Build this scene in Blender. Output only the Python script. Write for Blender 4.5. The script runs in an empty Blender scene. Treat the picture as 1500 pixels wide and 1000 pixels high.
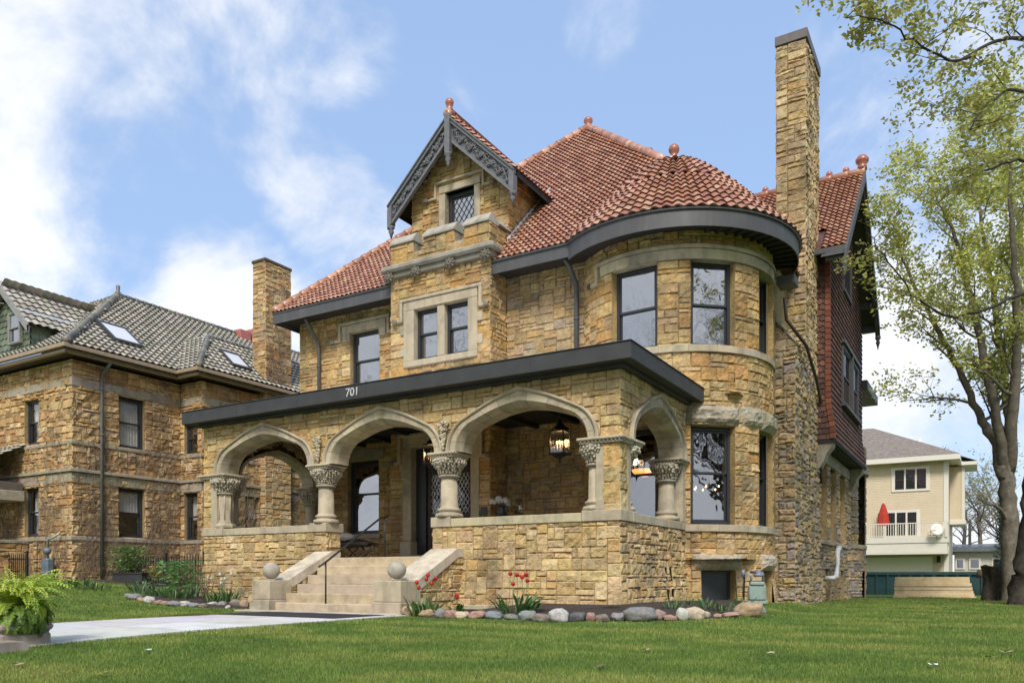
import bpy, math, random
import numpy as np
from mathutils import Vector, Matrix, noise
PI = math.pi
R_ = math.radians
SC = bpy.context.scene
COL = SC.collection
# ------------------------------------------------------------------ camera
F_PX, HOR, YAW = 1165.0, 844.0, R_(30.7)
CF = Vector((-math.sin(YAW), math.cos(YAW), 0)); CR = Vector((math.cos(YAW), math.sin(YAW), 0))
CAM = Vector((6.027, -14.215, 0.6))
cd = bpy.data.cameras.new('camera'); cam = bpy.data.objects.new('camera', cd); COL.objects.link(cam)
cam.location = CAM; cam.rotation_euler = (R_(90), 0, YAW)
cd.sensor_width = 36; cd.lens = F_PX / 1500 * 36; cd.shift_y = (HOR - 500) / 1500
cd.clip_start = 0.05; cd.clip_end = 2000
SC.camera = cam
# ------------------------------------------------------------------ light
SUN_DIR = Vector((0.30, -0.60, 0.74)).normalized()
SUN_EL = math.asin(SUN_DIR.z); SUN_AZ = math.atan2(SUN_DIR.x, SUN_DIR.y)
ld = bpy.data.lights.new('sun', 'SUN'); ld.energy = 1.95; ld.angle = R_(16); ld.color = (1.0, 0.95, 0.87)
sun = bpy.data.objects.new('sun', ld); COL.objects.link(sun)
sun.rotation_euler = (-SUN_DIR).to_track_quat('-Z', 'Y').to_euler()
SC.view_settings.view_transform = 'Standard'; SC.view_settings.look = 'None'
SC.view_settings.exposure = 0.93; SC.view_settings.gamma = 1.0

def ray(px, py): return CF + CR * ((px - 750) / F_PX) + Vector((0, 0, (HOR - py) / F_PX))
def at(px, py, depth): return CAM + ray(px, py) * depth
def onY(px, py, Y): d = ray(px, py); return CAM + d * ((Y - CAM.y) / d.y)
def onX(px, py, X): d = ray(px, py); return CAM + d * ((X - CAM.x) / d.x)
def onZ(px, py, Z): d = ray(px, py); return CAM + d * ((Z - CAM.z) / d.z)

# world: physical sky plus clouds laid out by direction
w = bpy.data.worlds.new('World'); SC.world = w; w.use_nodes = True
nt = w.node_tree; nt.nodes.clear()
def N_(t, **k):
    n = nt.nodes.new(t)
    for a, b in k.items(): setattr(n, a, b)
    return n
LK = nt.links.new
sky = N_('ShaderNodeTexSky', sky_type='NISHITA'); sky.sun_disc = False
sky.sun_elevation = SUN_EL; sky.sun_rotation = SUN_AZ; sky.air_density = 1.0; sky.dust_density = 0.4; sky.ozone_density = 1.2
geo = N_('ShaderNodeTexCoord')
mp_ = N_('ShaderNodeMapping'); mp_.inputs['Scale'].default_value = (1.0, 1.0, 1.25); mp_.inputs['Rotation'].default_value = (0, .5, 0)
LK(geo.outputs['Generated'], mp_.inputs['Vector'])
n1 = N_('ShaderNodeTexNoise'); n1.inputs['Scale'].default_value = 4.0; n1.inputs['Detail'].default_value = 9; n1.inputs['Roughness'].default_value = 0.60; n1.inputs['Distortion'].default_value = 0.3
LK(mp_.outputs[0], n1.inputs['Vector'])
nw = N_('ShaderNodeTexNoise'); nw.inputs['Scale'].default_value = 2.5; nw.inputs['Detail'].default_value = 3
LK(geo.outputs['Generated'], nw.inputs['Vector'])
vsub = N_('ShaderNodeVectorMath', operation='SUBTRACT'); LK(nw.outputs['Color'], vsub.inputs[0]); vsub.inputs[1].default_value = (.5, .5, .5)
vsc = N_('ShaderNodeVectorMath', operation='SCALE'); LK(vsub.outputs[0], vsc.inputs[0]); vsc.inputs['Scale'].default_value = 0.13
vadd = N_('ShaderNodeVectorMath', operation='ADD'); LK(geo.outputs['Generated'], vadd.inputs[0]); LK(vsc.outputs[0], vadd.inputs[1])
vn = N_('ShaderNodeVectorMath', operation='NORMALIZE'); LK(vadd.outputs[0], vn.inputs[0])
# (pixel x, pixel y, angular radius deg, strength): cloud banks, as directions on the sky sphere
BL = [(250, 40, 11, 1.0), (80, 40, 11, 1.0), (430, 80, 7, .9), (-200, 80, 16, .9), (130, 90, 7, .8), (20, 260, 6, .8), (100, 340, 4.5, .7), (60, 200, 4, .6),
      (-60, 220, 8, .8), (370, 200, 5, .95), (420, 250, 5, 1.0), (470, 300, 5.5, 1.0), (530, 350, 4.5, .9), (515, 225, 3, .6), (300, 450, 6, 1.05), (350, 440, 5, .9), (200, 190, 4, .45), (250, 470, 6, .8), (420, 420, 5, .7), (640, 470, 8, .6),
      (895, 5, 4, .55), (905, 50, 2.5, .5), (680, 120, 3, .3), (1330, 130, 9, .6), (1400, 250, 10, .6), (1290, 210, 5, .45), (1450, 560, 14, .9), (1300, 640, 12, 1.0), (1150, 480, 8, .5), (1500, 400, 12, .6)]
prev = None
for (px, py, rad, st) in BL:
    d = ray(px, py).normalized()
    dp = N_('ShaderNodeVectorMath', operation='DOT_PRODUCT'); LK(vn.outputs[0], dp.inputs[0]); dp.inputs[1].default_value = d
    mr = N_('ShaderNodeMapRange', interpolation_type='SMOOTHSTEP'); LK(dp.outputs['Value'], mr.inputs['Value'])
    mr.inputs['From Min'].default_value = math.cos(R_(rad * 1.25)); mr.inputs['From Max'].default_value = math.cos(R_(rad * .15)); mr.inputs['To Min'].default_value = 0; mr.inputs['To Max'].default_value = st
    if prev is None: prev = mr.outputs[0]
    else:
        mx = N_('ShaderNodeMath', operation='MAXIMUM'); LK(prev, mx.inputs[0]); LK(mr.outputs[0], mx.inputs[1]); prev = mx.outputs[0]
# scattered clouds everywhere behind the viewer too
sep = N_('ShaderNodeSeparateXYZ'); LK(geo.outputs['Generated'], sep.inputs[0])
back = N_('ShaderNodeMapRange'); LK(sep.outputs['Y'], back.inputs['Value']); back.inputs['From Min'].default_value = -.1; back.inputs['From Max'].default_value = -.5; back.inputs['To Max'].default_value = 1.35
mx = N_('ShaderNodeMath', operation='MAXIMUM'); LK(prev, mx.inputs[0]); LK(back.outputs[0], mx.inputs[1]); prev = mx.outputs[0]
hz = N_('ShaderNodeMapRange', interpolation_type='SMOOTHSTEP'); LK(sep.outputs['Z'], hz.inputs['Value']); hz.inputs['From Min'].default_value = .38; hz.inputs['From Max'].default_value = .0; hz.inputs['To Max'].default_value = 1.15
mx = N_('ShaderNodeMath', operation='MAXIMUM'); LK(prev, mx.inputs[0]); LK(hz.outputs[0], mx.inputs[1]); prev = mx.outputs[0]
ad = N_('ShaderNodeMath', operation='MULTIPLY_ADD'); LK(n1.outputs['Fac'], ad.inputs[0]); ad.inputs[1].default_value = 3.0; ad.inputs[2].default_value = -2.0
sm = N_('ShaderNodeMath', operation='MULTIPLY_ADD'); LK(prev, sm.inputs[0]); sm.inputs[1].default_value = 1.05; LK(ad.outputs[0], sm.inputs[2])
cf = N_('ShaderNodeMapRange', interpolation_type='SMOOTHSTEP'); LK(sm.outputs[0], cf.inputs['Value']); cf.inputs['From Min'].default_value = -.15; cf.inputs['From Max'].default_value = .7; cf.inputs['To Max'].default_value = .95
crp = N_('ShaderNodeMapRange'); LK(n1.outputs['Fac'], crp.inputs['Value']); crp.inputs['From Min'].default_value = .3; crp.inputs['From Max'].default_value = .7
cc = N_('ShaderNodeMixRGB'); LK(crp.outputs[0], cc.inputs['Fac']); cc.inputs[1].default_value = (5.3, 5.5, 5.9, 1); cc.inputs[2].default_value = (6.8, 6.9, 7.1, 1)
pale = N_('ShaderNodeMixRGB'); pale.inputs['Fac'].default_value = .62; LK(sky.outputs[0], pale.inputs[1]); pale.inputs[2].default_value = (2.9, 4.15, 6.5, 1)
mixc = N_('ShaderNodeMixRGB'); LK(cf.outputs[0], mixc.inputs['Fac']); LK(pale.outputs[0], mixc.inputs[1]); LK(cc.outputs[0], mixc.inputs[2])
bg = N_('ShaderNodeBackground'); LK(mixc.outputs[0], bg.inputs[0]); bg.inputs[1].default_value = 0.088
ow = N_('ShaderNodeOutputWorld'); LK(bg.outputs[0], ow.inputs[0])

# ------------------------------------------------------------------ materials
MATS = {}
def mat(name, col=(.5, .5, .5), rough=.7, attr=False, nscale=6., nvar=.25, bump=0., bscale=30., bd=.02, metal=0., spec=.5, detail=4, stain=None, stain_scale=1., alpha=None, fine=0, streak=0, streak_col=(.09, .075, .055), sub=None, coat=0.):
    if name in MATS: return MATS[name]
    m = bpy.data.materials.new(name); m.use_nodes = True; t = m.node_tree; b = t.nodes['Principled BSDF']; l = t.links.new
    tc = t.nodes.new('ShaderNodeTexCoord')
    nz = t.nodes.new('ShaderNodeTexNoise'); nz.inputs['Scale'].default_value = nscale; nz.inputs['Detail'].default_value = detail; nz.inputs['Roughness'].default_value = .6
    l(tc.outputs['Object'], nz.inputs['Vector'])
    mr = t.nodes.new('ShaderNodeMapRange'); l(nz.outputs['Fac'], mr.inputs['Value'])
    mr.inputs['From Min'].default_value = .25; mr.inputs['From Max'].default_value = .75; mr.inputs['To Min'].default_value = 1 - nvar; mr.inputs['To Max'].default_value = 1 + nvar
    sc_out = mr.outputs[0]
    if fine:
        nf = t.nodes.new('ShaderNodeTexNoise'); nf.inputs['Scale'].default_value = 70; nf.inputs['Detail'].default_value = 4; nf.inputs['Roughness'].default_value = .8; l(tc.outputs['Object'], nf.inputs['Vector'])
        rf = t.nodes.new('ShaderNodeMapRange'); l(nf.outputs['Fac'], rf.inputs['Value']); rf.inputs['From Min'].default_value = .3; rf.inputs['From Max'].default_value = .6; rf.inputs['To Min'].default_value = 1 - fine; rf.inputs['To Max'].default_value = 1 + fine * .5
        mu = t.nodes.new('ShaderNodeMath'); mu.operation = 'MULTIPLY'; l(sc_out, mu.inputs[0]); l(rf.outputs[0], mu.inputs[1]); sc_out = mu.outputs[0]
    vm = t.nodes.new('ShaderNodeVectorMath'); vm.operation = 'SCALE'; l(sc_out, vm.inputs['Scale'])
    if attr:
        a = t.nodes.new('ShaderNodeAttribute'); a.attribute_name = 'Col'; l(a.outputs['Color'], vm.inputs[0])
    else: vm.inputs[0].default_value = col
    out = vm.outputs[0]
    if stain:
        n2 = t.nodes.new('ShaderNodeTexNoise'); n2.inputs['Scale'].default_value = stain_scale; n2.inputs['Detail'].default_value = 5; n2.inputs['Roughness'].default_value = .65
        l(tc.outputs['Object'], n2.inputs['Vector'])
        r2 = t.nodes.new('ShaderNodeMapRange'); l(n2.outputs['Fac'], r2.inputs['Value']); r2.inputs['From Min'].default_value = .5; r2.inputs['From Max'].default_value = .72; r2.inputs['To Max'].default_value = .75
        mxn = t.nodes.new('ShaderNodeMixRGB'); l(r2.outputs[0], mxn.inputs['Fac']); l(out, mxn.inputs[1]); mxn.inputs[2].default_value = (*stain, 1); out = mxn.outputs[0]
    if streak:
        mpn = t.nodes.new('ShaderNodeMapping'); mpn.inputs['Scale'].default_value = (2.6, 2.6, .3); l(tc.outputs['Object'], mpn.inputs['Vector'])
        n4 = t.nodes.new('ShaderNodeTexNoise'); n4.inputs['Scale'].default_value = 1.6; n4.inputs['Detail'].default_value = 6; n4.inputs['Roughness'].default_value = .6; l(mpn.outputs[0], n4.inputs['Vector'])
        r4 = t.nodes.new('ShaderNodeMapRange'); l(n4.outputs['Fac'], r4.inputs['Value']); r4.inputs['From Min'].default_value = .5; r4.inputs['From Max'].default_value = .75; r4.inputs['To Max'].default_value = streak
        m4 = t.nodes.new('ShaderNodeMixRGB'); l(r4.outputs[0], m4.inputs['Fac']); l(out, m4.inputs[1]); m4.inputs[2].default_value = (*streak_col, 1); out = m4.outputs[0]
    l(out, b.inputs['Base Color'])
    b.inputs['Roughness'].default_value = rough; b.inputs['Metallic'].default_value = metal; b.inputs['Specular IOR Level'].default_value = spec
    if coat: b.inputs['Coat Weight'].default_value = coat; b.inputs['Coat Roughness'].default_value = .25
    if sub:
        tr = t.nodes.new('ShaderNodeBsdfTranslucent'); l(out, tr.inputs['Color']); ms = t.nodes.new('ShaderNodeMixShader'); ms.inputs[0].default_value = sub
        l(b.outputs[0], ms.inputs[1]); l(tr.outputs[0], ms.inputs[2]); l(ms.outputs[0], t.nodes['Material Output'].inputs['Surface'])
    if bump:
        n3 = t.nodes.new('ShaderNodeTexNoise'); n3.inputs['Scale'].default_value = bscale; n3.inputs['Detail'].default_value = 5; n3.inputs['Roughness'].default_value = .65
        l(tc.outputs['Object'], n3.inputs['Vector'])
        bp = t.nodes.new('ShaderNodeBump'); bp.inputs['Strength'].default_value = bump; bp.inputs['Distance'].default_value = bd
        l(n3.outputs['Fac'], bp.inputs['Height']); l(bp.outputs[0], b.inputs['Normal'])
    MATS[name] = m; return m
def emis(name, col, s):
    m = bpy.data.materials.new(name); m.use_nodes = True; b = m.node_tree.nodes['Principled BSDF']
    b.inputs['Base Color'].default_value = (*col, 1); b.inputs['Emission Color'].default_value = (*col, 1); b.inputs['Emission Strength'].default_value = s
    return m
def glass(name, refl, through, tint=(.012, .014, .018)):
    m = bpy.data.materials.new(name); m.use_nodes = True; t = m.node_tree; t.nodes.clear(); l = t.links.new
    g = t.nodes.new('ShaderNodeBsdfGlossy'); g.inputs['Roughness'].default_value = .02; g.inputs['Color'].default_value = (.92, .95, 1, 1)
    tc = t.nodes.new('ShaderNodeTexCoord'); nz = t.nodes.new('ShaderNodeTexNoise'); nz.inputs['Scale'].default_value = 1.7; l(tc.outputs['Object'], nz.inputs['Vector'])
    bp = t.nodes.new('ShaderNodeBump'); bp.inputs['Strength'].default_value = .25; bp.inputs['Distance'].default_value = .02; l(nz.outputs['Fac'], bp.inputs['Height']); l(bp.outputs[0], g.inputs['Normal'])
    if through:
        d = t.nodes.new('ShaderNodeBsdfTransparent'); d.inputs[0].default_value = (.8, .8, .8, 1)
    else:
        d = t.nodes.new('ShaderNodeBsdfDiffuse'); d.inputs[0].default_value = (*tint, 1)
    ms = t.nodes.new('ShaderNodeMixShader'); ms.inputs[0].default_value = refl; l(d.outputs[0], ms.inputs[1]); l(g.outputs[0], ms.inputs[2])
    o = t.nodes.new('ShaderNodeOutputMaterial'); l(ms.outputs[0], o.inputs[0]); return m

STONE = mat('rock_faced_sandstone', attr=True, rough=.9, nscale=11, nvar=.26, detail=9, bump=.85, bscale=18, bd=.05, fine=.36, streak=.38, spec=.2, stain=(.10, .085, .06), stain_scale=.9)
STEPM = mat('worn_step_stone', attr=True, rough=.85, nscale=4, nvar=.16, bump=.2, bscale=50, spec=.2, stain=(.24, .19, .14), stain_scale=2.6)
TRIM = mat('cut_limestone', attr=True, rough=.82, streak=.4, fine=.12, nscale=5, nvar=.13, bump=.12, bscale=60, spec=.25, stain=(.17, .15, .12), stain_scale=1.3)
TILE = mat('clay_roof_tile', attr=True, rough=.38, nscale=9, nvar=.15, bump=.06, bscale=60, spec=.6, coat=.25, streak=.55, streak_col=(.16, .09, .07))
GTILE = mat('green_glazed_tile', attr=True, rough=.5, nscale=7, nvar=.3, bump=.1, bscale=60, spec=.6)
SHING = mat('clay_shingle', attr=True, rough=.8, nscale=8, nvar=.25, bump=.2, bscale=50, spec=.2)
DARKM = mat('grey_painted_wood', col=(.052, .052, .056), rough=.55, nvar=.14, nscale=4, bump=.05, bscale=20)
FASC = mat('grey_painted_fascia', streak=.5, streak_col=(.13, .13, .13), col=(.070, .070, .075), rough=.5, nvar=.12, nscale=3, bump=.05, bscale=20)
PFASC = mat('dark_metal_fascia', col=(.038, .039, .041), rough=.6, nvar=.3, nscale=2.5, bump=.06, bscale=14, stain=(.035, .037, .037), stain_scale=2)
FRAME = mat('dark_window_paint', col=(.028, .03, .036), rough=.4, nvar=.1)
BLACK = mat('dark_soffit', col=(.016, .016, .017), rough=.7)
WOOD = mat('dark_door_wood', col=(.035, .018, .012), rough=.4, nvar=.35, nscale=14)
IRON = mat('black_iron', col=(.015, .015, .016), rough=.45)
LEAD = mat('lead_flashing', col=(.68, .70, .74), rough=.5, nvar=.2, nscale=8)
CONC = mat('pale_concrete', col=(.58, .57, .56), rough=.85, nvar=.1, nscale=3, bump=.1, bscale=80, stain=(.42, .41, .40), stain_scale=.8)
GLASS = glass('window_glass', .42, False)
GLASSD = glass('dim_window_glass', .2, False)
GLASST = glass('clear_window_glass', .33, True)

# ------------------------------------------------------------------ mesh builder
class M:
    def __init__(s, T=None): s.v = []; s.f = []; s.c = []; s.m = []; s.T = T; s.sm = []
    def add(s, vs, fs, c=None, mi=0, smooth=False):
        o = len(s.v)
        if s.T is not None: vs = [s.T @ Vector(p) for p in vs]
        s.v.extend([tuple(p) for p in vs])
        for k, q in enumerate(fs):
            s.f.append(tuple(i + o for i in q)); s.c.append(c[k] if isinstance(c, list) else c); s.m.append(mi); s.sm.append(smooth)
    def box(s, x0, x1, y0, y1, z0, z1, c=None, mi=0, ch=0.0):
        if x0 > x1: x0, x1 = x1, x0
        if y0 > y1: y0, y1 = y1, y0
        if z0 > z1: z0, z1 = z1, z0
        if ch <= 0:
            v = [(x0, y0, z0), (x1, y0, z0), (x1, y1, z0), (x0, y1, z0), (x0, y0, z1), (x1, y0, z1), (x1, y1, z1), (x0, y1, z1)]
            s.add(v, [(0, 3, 2, 1), (4, 5, 6, 7), (0, 1, 5, 4), (1, 2, 6, 5), (2, 3, 7, 6), (3, 0, 4, 7)], c, mi); return
        ch = min(ch, (x1 - x0) * .4, (y1 - y0) * .4, (z1 - z0) * .4)
        X = (x0, x1); Y = (y0, y1); Z = (z0, z1); v = []; idx = {}
        for i in (0, 1):
            for j in (0, 1):
                for k in (0, 1):
                    sx, sy, sz = (1 - 2 * i) * ch, (1 - 2 * j) * ch, (1 - 2 * k) * ch
                    idx[i, j, k] = len(v)
                    v += [(X[i], Y[j] + sy, Z[k] + sz), (X[i] + sx, Y[j], Z[k] + sz), (X[i] + sx, Y[j] + sy, Z[k])]
        g = lambda i, j, k, a: idx[i, j, k] + a
        f = [(g(0, 0, 0, 0), g(0, 0, 1, 0), g(0, 1, 1, 0), g(0, 1, 0, 0)), (g(1, 0, 0, 0), g(1, 1, 0, 0), g(1, 1, 1, 0), g(1, 0, 1, 0)),
             (g(0, 0, 0, 1), g(1, 0, 0, 1), g(1, 0, 1, 1), g(0, 0, 1, 1)), (g(0, 1, 0, 1), g(0, 1, 1, 1), g(1, 1, 1, 1), g(1, 1, 0, 1)),
             (g(0, 0, 0, 2), g(0, 1, 0, 2), g(1, 1, 0, 2), g(1, 0, 0, 2)), (g(0, 0, 1, 2), g(1, 0, 1, 2), g(1, 1, 1, 2), g(0, 1, 1, 2))]
        for a in (0, 1):
            for b in (0, 1):
                f.append((g(0, a, b, 1), g(1, a, b, 1), g(1, a, b, 2), g(0, a, b, 2)))
                f.append((g(a, 0, b, 0), g(a, 1, b, 0), g(a, 1, b, 2), g(a, 0, b, 2)))
                f.append((g(a, b, 0, 0), g(a, b, 1, 0), g(a, b, 1, 1), g(a, b, 0, 1)))
        for q in idx.values(): f.append((q, q + 1, q + 2))
        s.add(v, f, c, mi)
    def lathe(s, prof, cx=0, cy=0, n=20, c=None, mi=0, smooth=True, sq=1.0):
        v = []; f = []
        for r, z in prof:
            for i in range(n):
                a = 2 * PI * i / n; v.append((cx + r * math.cos(a), cy + r * math.sin(a) * sq, z))
        for k in range(len(prof) - 1):
            for i in range(n):
                j = (i + 1) % n; f.append((k * n + i, k * n + j, (k + 1) * n + j, (k + 1) * n + i))
        f.append(tuple(range(n))[::-1]); f.append(tuple((len(prof) - 1) * n + i for i in range(n)))
        s.add(v, f, c, mi, smooth)
    def tube(s, pts, rad, n=6, c=None, mi=0, smooth=True, cap=True):
        pts = [Vector(p) for p in pts]; k = len(pts)
        if not hasattr(rad, '__len__'): rad = [rad] * k
        v = []; f = []; up = Vector((.13, .21, .97)).normalized()
        for i, p in enumerate(pts):
            d = (pts[min(i + 1, k - 1)] - pts[max(i - 1, 0)])
            if d.length < 1e-6: d = Vector((0, 0, 1))
            d.normalize(); a = d.cross(up)
            if a.length < .05: a = d.cross(Vector((1, 0, 0)))
            a.normalize(); b = d.cross(a)
            for j in range(n):
                t = 2 * PI * j / n; v.append(p + (a * math.cos(t) + b * math.sin(t)) * rad[i])
        for i in range(k - 1):
            for j in range(n):
                q = (j + 1) % n; f.append((i * n + j, i * n + q, (i + 1) * n + q, (i + 1) * n + j))
        if cap: f.append(tuple(range(n))[::-1]); f.append(tuple((k - 1) * n + j for j in range(n)))
        s.add(v, f, c, mi, smooth)
    def blob(s, p, r, c=None, mi=0, sx=1, sy=1, sz=1, n=6, m=4):
        v = [(p[0], p[1], p[2] + r * sz)]; f = []
        for i in range(1, m):
            t = PI * i / m
            for j in range(n):
                a = 2 * PI * j / n; v.append((p[0] + r * sx * math.sin(t) * math.cos(a), p[1] + r * sy * math.sin(t) * math.sin(a), p[2] + r * sz * math.cos(t)))
        v.append((p[0], p[1], p[2] - r * sz))
        for j in range(n): f.append((0, 1 + j, 1 + (j + 1) % n))
        for i in range(m - 2):
            for j in range(n): f.append((1 + i * n + j, 1 + (i + 1) * n + j, 1 + (i + 1) * n + (j + 1) % n, 1 + i * n + (j + 1) % n))
        b = 1 + (m - 2) * n
        for j in range(n): f.append((len(v) - 1, b + (j + 1) % n, b + j))
        s.add(v, f, c, mi, True)
    def build(s, name, mats, parent=None, **props):
        if not isinstance(mats, (list, tuple)): mats = [mats]
        me = bpy.data.meshes.new(name); me.from_pydata(s.v, [], s.f)
        for mm in mats: me.materials.append(mm)
        n = len(s.f)
        me.polygons.foreach_set('material_index', s.m); me.polygons.foreach_set('use_smooth', s.sm)
        if any(c is not None for c in s.c):
            at_ = me.attributes.new('Col', 'FLOAT_COLOR', 'CORNER')
            cnt = np.array([len(q) for q in s.f]); ca = np.array([(c if c is not None else (.4, .4, .4)) for c in s.c], dtype=np.float32)
            ca = np.hstack([ca, np.ones((n, 1), np.float32)]); at_.data.foreach_set('color', np.repeat(ca, cnt, axis=0).ravel())
        me.update()
        o = bpy.data.objects.new(name, me); COL.objects.link(o)
        if parent is not None:
            o.parent = parent
            if parent.type == 'EMPTY': o.matrix_parent_inverse = Matrix.Translation(-parent.location)
        for a, b in props.items(): o[a] = b
        return o
def thing(name, loc, label, category, group=None):
    o = bpy.data.objects.new(name, None); COL.objects.link(o); o.location = loc; o.empty_display_size = .2
    o['label'] = label; o['category'] = category
    if group: o['group'] = group
    return o
def copy_tree(o, parent=None):
    c = o.copy(); COL.objects.link(c)
    if parent is not None: c.parent = parent
    for ch in o.children: copy_tree(ch, c)
    return c
def sst(a, b, x):
    t = max(0., min(1., (x - a) / (b - a))); return t * t * (3 - 2 * t)
def gz(x, y):
    z = -0.15 + .60 * sst(-7.6, -19, x) * sst(-9, -2, y) - .12 * sst(6, 26, y) * sst(-4, 2, x)
    z -= .12 * sst(-6, -13, y)
    z += .16 * sst(-3.2, -1.6, x) * sst(-3.2, -.5, y) * sst(3.2, 1.6, x) * sst(7, 5, y)
    return z
def vary(c, rnd, a=.1):
    k = 1 + rnd.uniform(-a, a); return (c[0] * k, c[1] * k * (1 + rnd.uniform(-.04, .04)), c[2] * k * (1 + rnd.uniform(-.08, .08)))

# random ashlar masonry: every block a rough-faced patch of its own
PAL_GOLD = [(0.540, 0.364, 0.163), (0.519, 0.343, 0.146), (0.562, 0.390, 0.191), (0.508, 0.316, 0.130), (0.487, 0.343, 0.168), (0.572, 0.407, 0.214), (0.519, 0.359, 0.168), (0.498, 0.291, 0.112), (0.454, 0.327, 0.168)]
PAL_PORCH = [(0.583, 0.422, 0.207), (0.562, 0.401, 0.191), (0.606, 0.449, 0.242), (0.540, 0.375, 0.174), (0.551, 0.401, 0.202), (0.616, 0.464, 0.264), (0.530, 0.386, 0.202), (0.562, 0.369, 0.163), (0.508, 0.369, 0.202)]
PAL_ORANGE = [(0.572, 0.370, 0.177), (0.618, 0.416, 0.201), (0.527, 0.312, 0.138), (0.653, 0.474, 0.264), (0.572, 0.393, 0.201), (0.481, 0.289, 0.125)]
PAL_GREY = [(0.374, 0.296, 0.198), (0.424, 0.325, 0.208), (0.323, 0.258, 0.187), (0.455, 0.334, 0.198), (0.485, 0.344, 0.198), (0.353, 0.296, 0.239), (0.404, 0.296, 0.177), (0.293, 0.248, 0.208)]
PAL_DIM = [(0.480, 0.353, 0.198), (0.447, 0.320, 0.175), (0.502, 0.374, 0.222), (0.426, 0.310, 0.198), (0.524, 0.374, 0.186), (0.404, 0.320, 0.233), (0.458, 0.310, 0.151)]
MORTAR = (.33, .255, .155)
def ashlar(mb, mp, u0, u1, v0, v1, pal, seed, holes=(), keep=None, su=.132, sv=.098, cl=False, cr=False, rough=.028, res=.075, rubble=0., big=1., mortar=None):
    rnd = random.Random(seed); mortar = mortar or MORTAR
    def cuts(a, b, st, edges):
        n = max(1, round((b - a) / st)); q = [a + (b - a) * i / n for i in range(n + 1)]
        for i in range(1, n): q[i] += rnd.uniform(-.22, .22) * st
        used = {0, n}
        for e in sorted(set(edges)):
            if e <= a + .03 or e >= b - .03: continue
            c = sorted(range(1, n), key=lambda i: abs(q[i] - e))
            for i in c:
                if i not in used: q[i] = e; used.add(i); break
        return sorted(q)
    us = cuts(u0, u1, su, [h[0] for h in holes] + [h[1] for h in holes]); vs = cuts(v0, v1, sv, [h[2] for h in holes] + [h[3] for h in holes])
    nu, nv = len(us) - 1, len(vs) - 1
    occ = [[False] * nv for _ in range(nu)]
    for i in range(nu):
        for j in range(nv):
            a = (us[i] + us[i + 1]) / 2; b = (vs[j] + vs[j + 1]) / 2
            if any(h[0] < a < h[1] and h[2] < b < h[3] for h in holes): occ[i][j] = True
    SH = [(1, 1, 1), (2, 1, 4), (3, 1, 4), (2, 2, 7), (3, 2, 4), (1, 2, 2), (4, 2, 2 * big), (2, 3, 2 * big), (4, 1, 2), (3, 3, 1.6 * big)]
    SH_w = [q[2] for q in SH]
    for j in range(nv):
        for i in range(nu):
            if occ[i][j]: continue
            w_, h_, _ = rnd.choices(SH, SH_w)[0]
            ww = 0
            while ww < w_ and i + ww < nu and not occ[i + ww][j]: ww += 1
            if i + ww < nu and not occ[i + ww][j] and (i + ww == nu - 1 or occ[i + ww + 1][j]) and ww > 1: ww += 1
            hh = 1
            while hh < h_ and j + hh < nv and all(not occ[i + q][j + hh] for q in range(ww)): hh += 1
            for q in range(ww):
                for r in range(hh): occ[i + q][j + r] = True
            a, b, c, d = us[i], us[i + ww], vs[j], vs[j + hh]
            if b - a < .03 or d - c < .03: continue
            J, B = .005 + rubble * .012, .02 + rubble * .008
            L = cl and i == 0; Rr = cr and i + ww == nu
            def line(p, q, l, r):
                B_ = min(B, (q - p) * .2); J_ = min(J, (q - p) * .1)
                s0 = [p, p + B_] if l else [p, p + J_, p + J_ + B_]; s1 = [q - B_, q] if r else [q - J_ - B_, q - J_, q]
                n = max(1, int((s1[0] - s0[-1]) / res)); return s0 + [s0[-1] + (s1[0] - s0[-1]) * k / n for k in range(1, n)] + s1
            ul = line(a, b, L, Rr); vl = line(c, d, False, False); A, Bn = len(ul), len(vl)
            tx, ty, base = rnd.uniform(-.018, .018), rnd.uniform(-.018, .018), rnd.uniform(.008, .026)
            jr = rubble * .02
            cx_, cy_ = rnd.uniform(-jr, jr), rnd.uniform(-jr, jr)
            ox = rnd.uniform(0, 50)
            V = []
            for ii, u in enumerate(ul):
                for jj, v in enumerate(vl):
                    eu = min(ii + (1 if L else 0), A - 1 - ii + (1 if Rr else 0)); ev = min(jj, Bn - 1 - jj); e = min(eu, ev)
                    edge = (L and ii == 0) or (Rr and ii == A - 1)
                    if edge: dd = 0.0
                    elif e == 0: dd = -.016 - rubble * .012
                    elif e == 1: dd = -.004
                    else:
                        dd = base + tx * (2 * (u - a) / (b - a) - 1) + ty * (2 * (v - c) / (d - c) - 1) + rough * noise.noise(Vector((u * 9 + ox, v * 11, ox))) + rough * .5 * noise.noise(Vector((u * 22 + ox, v * 25, ox)))
                    uu, vv = u, v
                    if e > 0 and rubble and not edge: uu += cx_ * (1 if v > (c + d) / 2 else -1); vv += cy_ * (1 if u > (a + b) / 2 else -1)
                    V.append((uu, vv, dd))
            col = vary(rnd.choice(pal), rnd, .14)
            fs = []; cs = []
            for ii in range(A - 1):
                for jj in range(Bn - 1):
                    mu, mv = (ul[ii] + ul[ii + 1]) / 2, (vl[jj] + vl[jj + 1]) / 2
                    if keep and not keep(mu, mv): continue
                    e = min(ii + (9 if L else 0), A - 2 - ii + (9 if Rr else 0), jj, Bn - 2 - jj)
                    fs.append((ii * Bn + jj, (ii + 1) * Bn + jj, (ii + 1) * Bn + jj + 1, ii * Bn + jj + 1)); cs.append(mortar if e == 0 else col)
            if not fs: continue
            mb.add([mp(*q) for q in V], fs, cs)
def planeY(y, s=-1): return lambda u, v, d: (u, y + s * d, v)        # faces -Y for s=-1
def planeX(x, s=1): return lambda u, v, d: (x + s * d, u, v)
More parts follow.
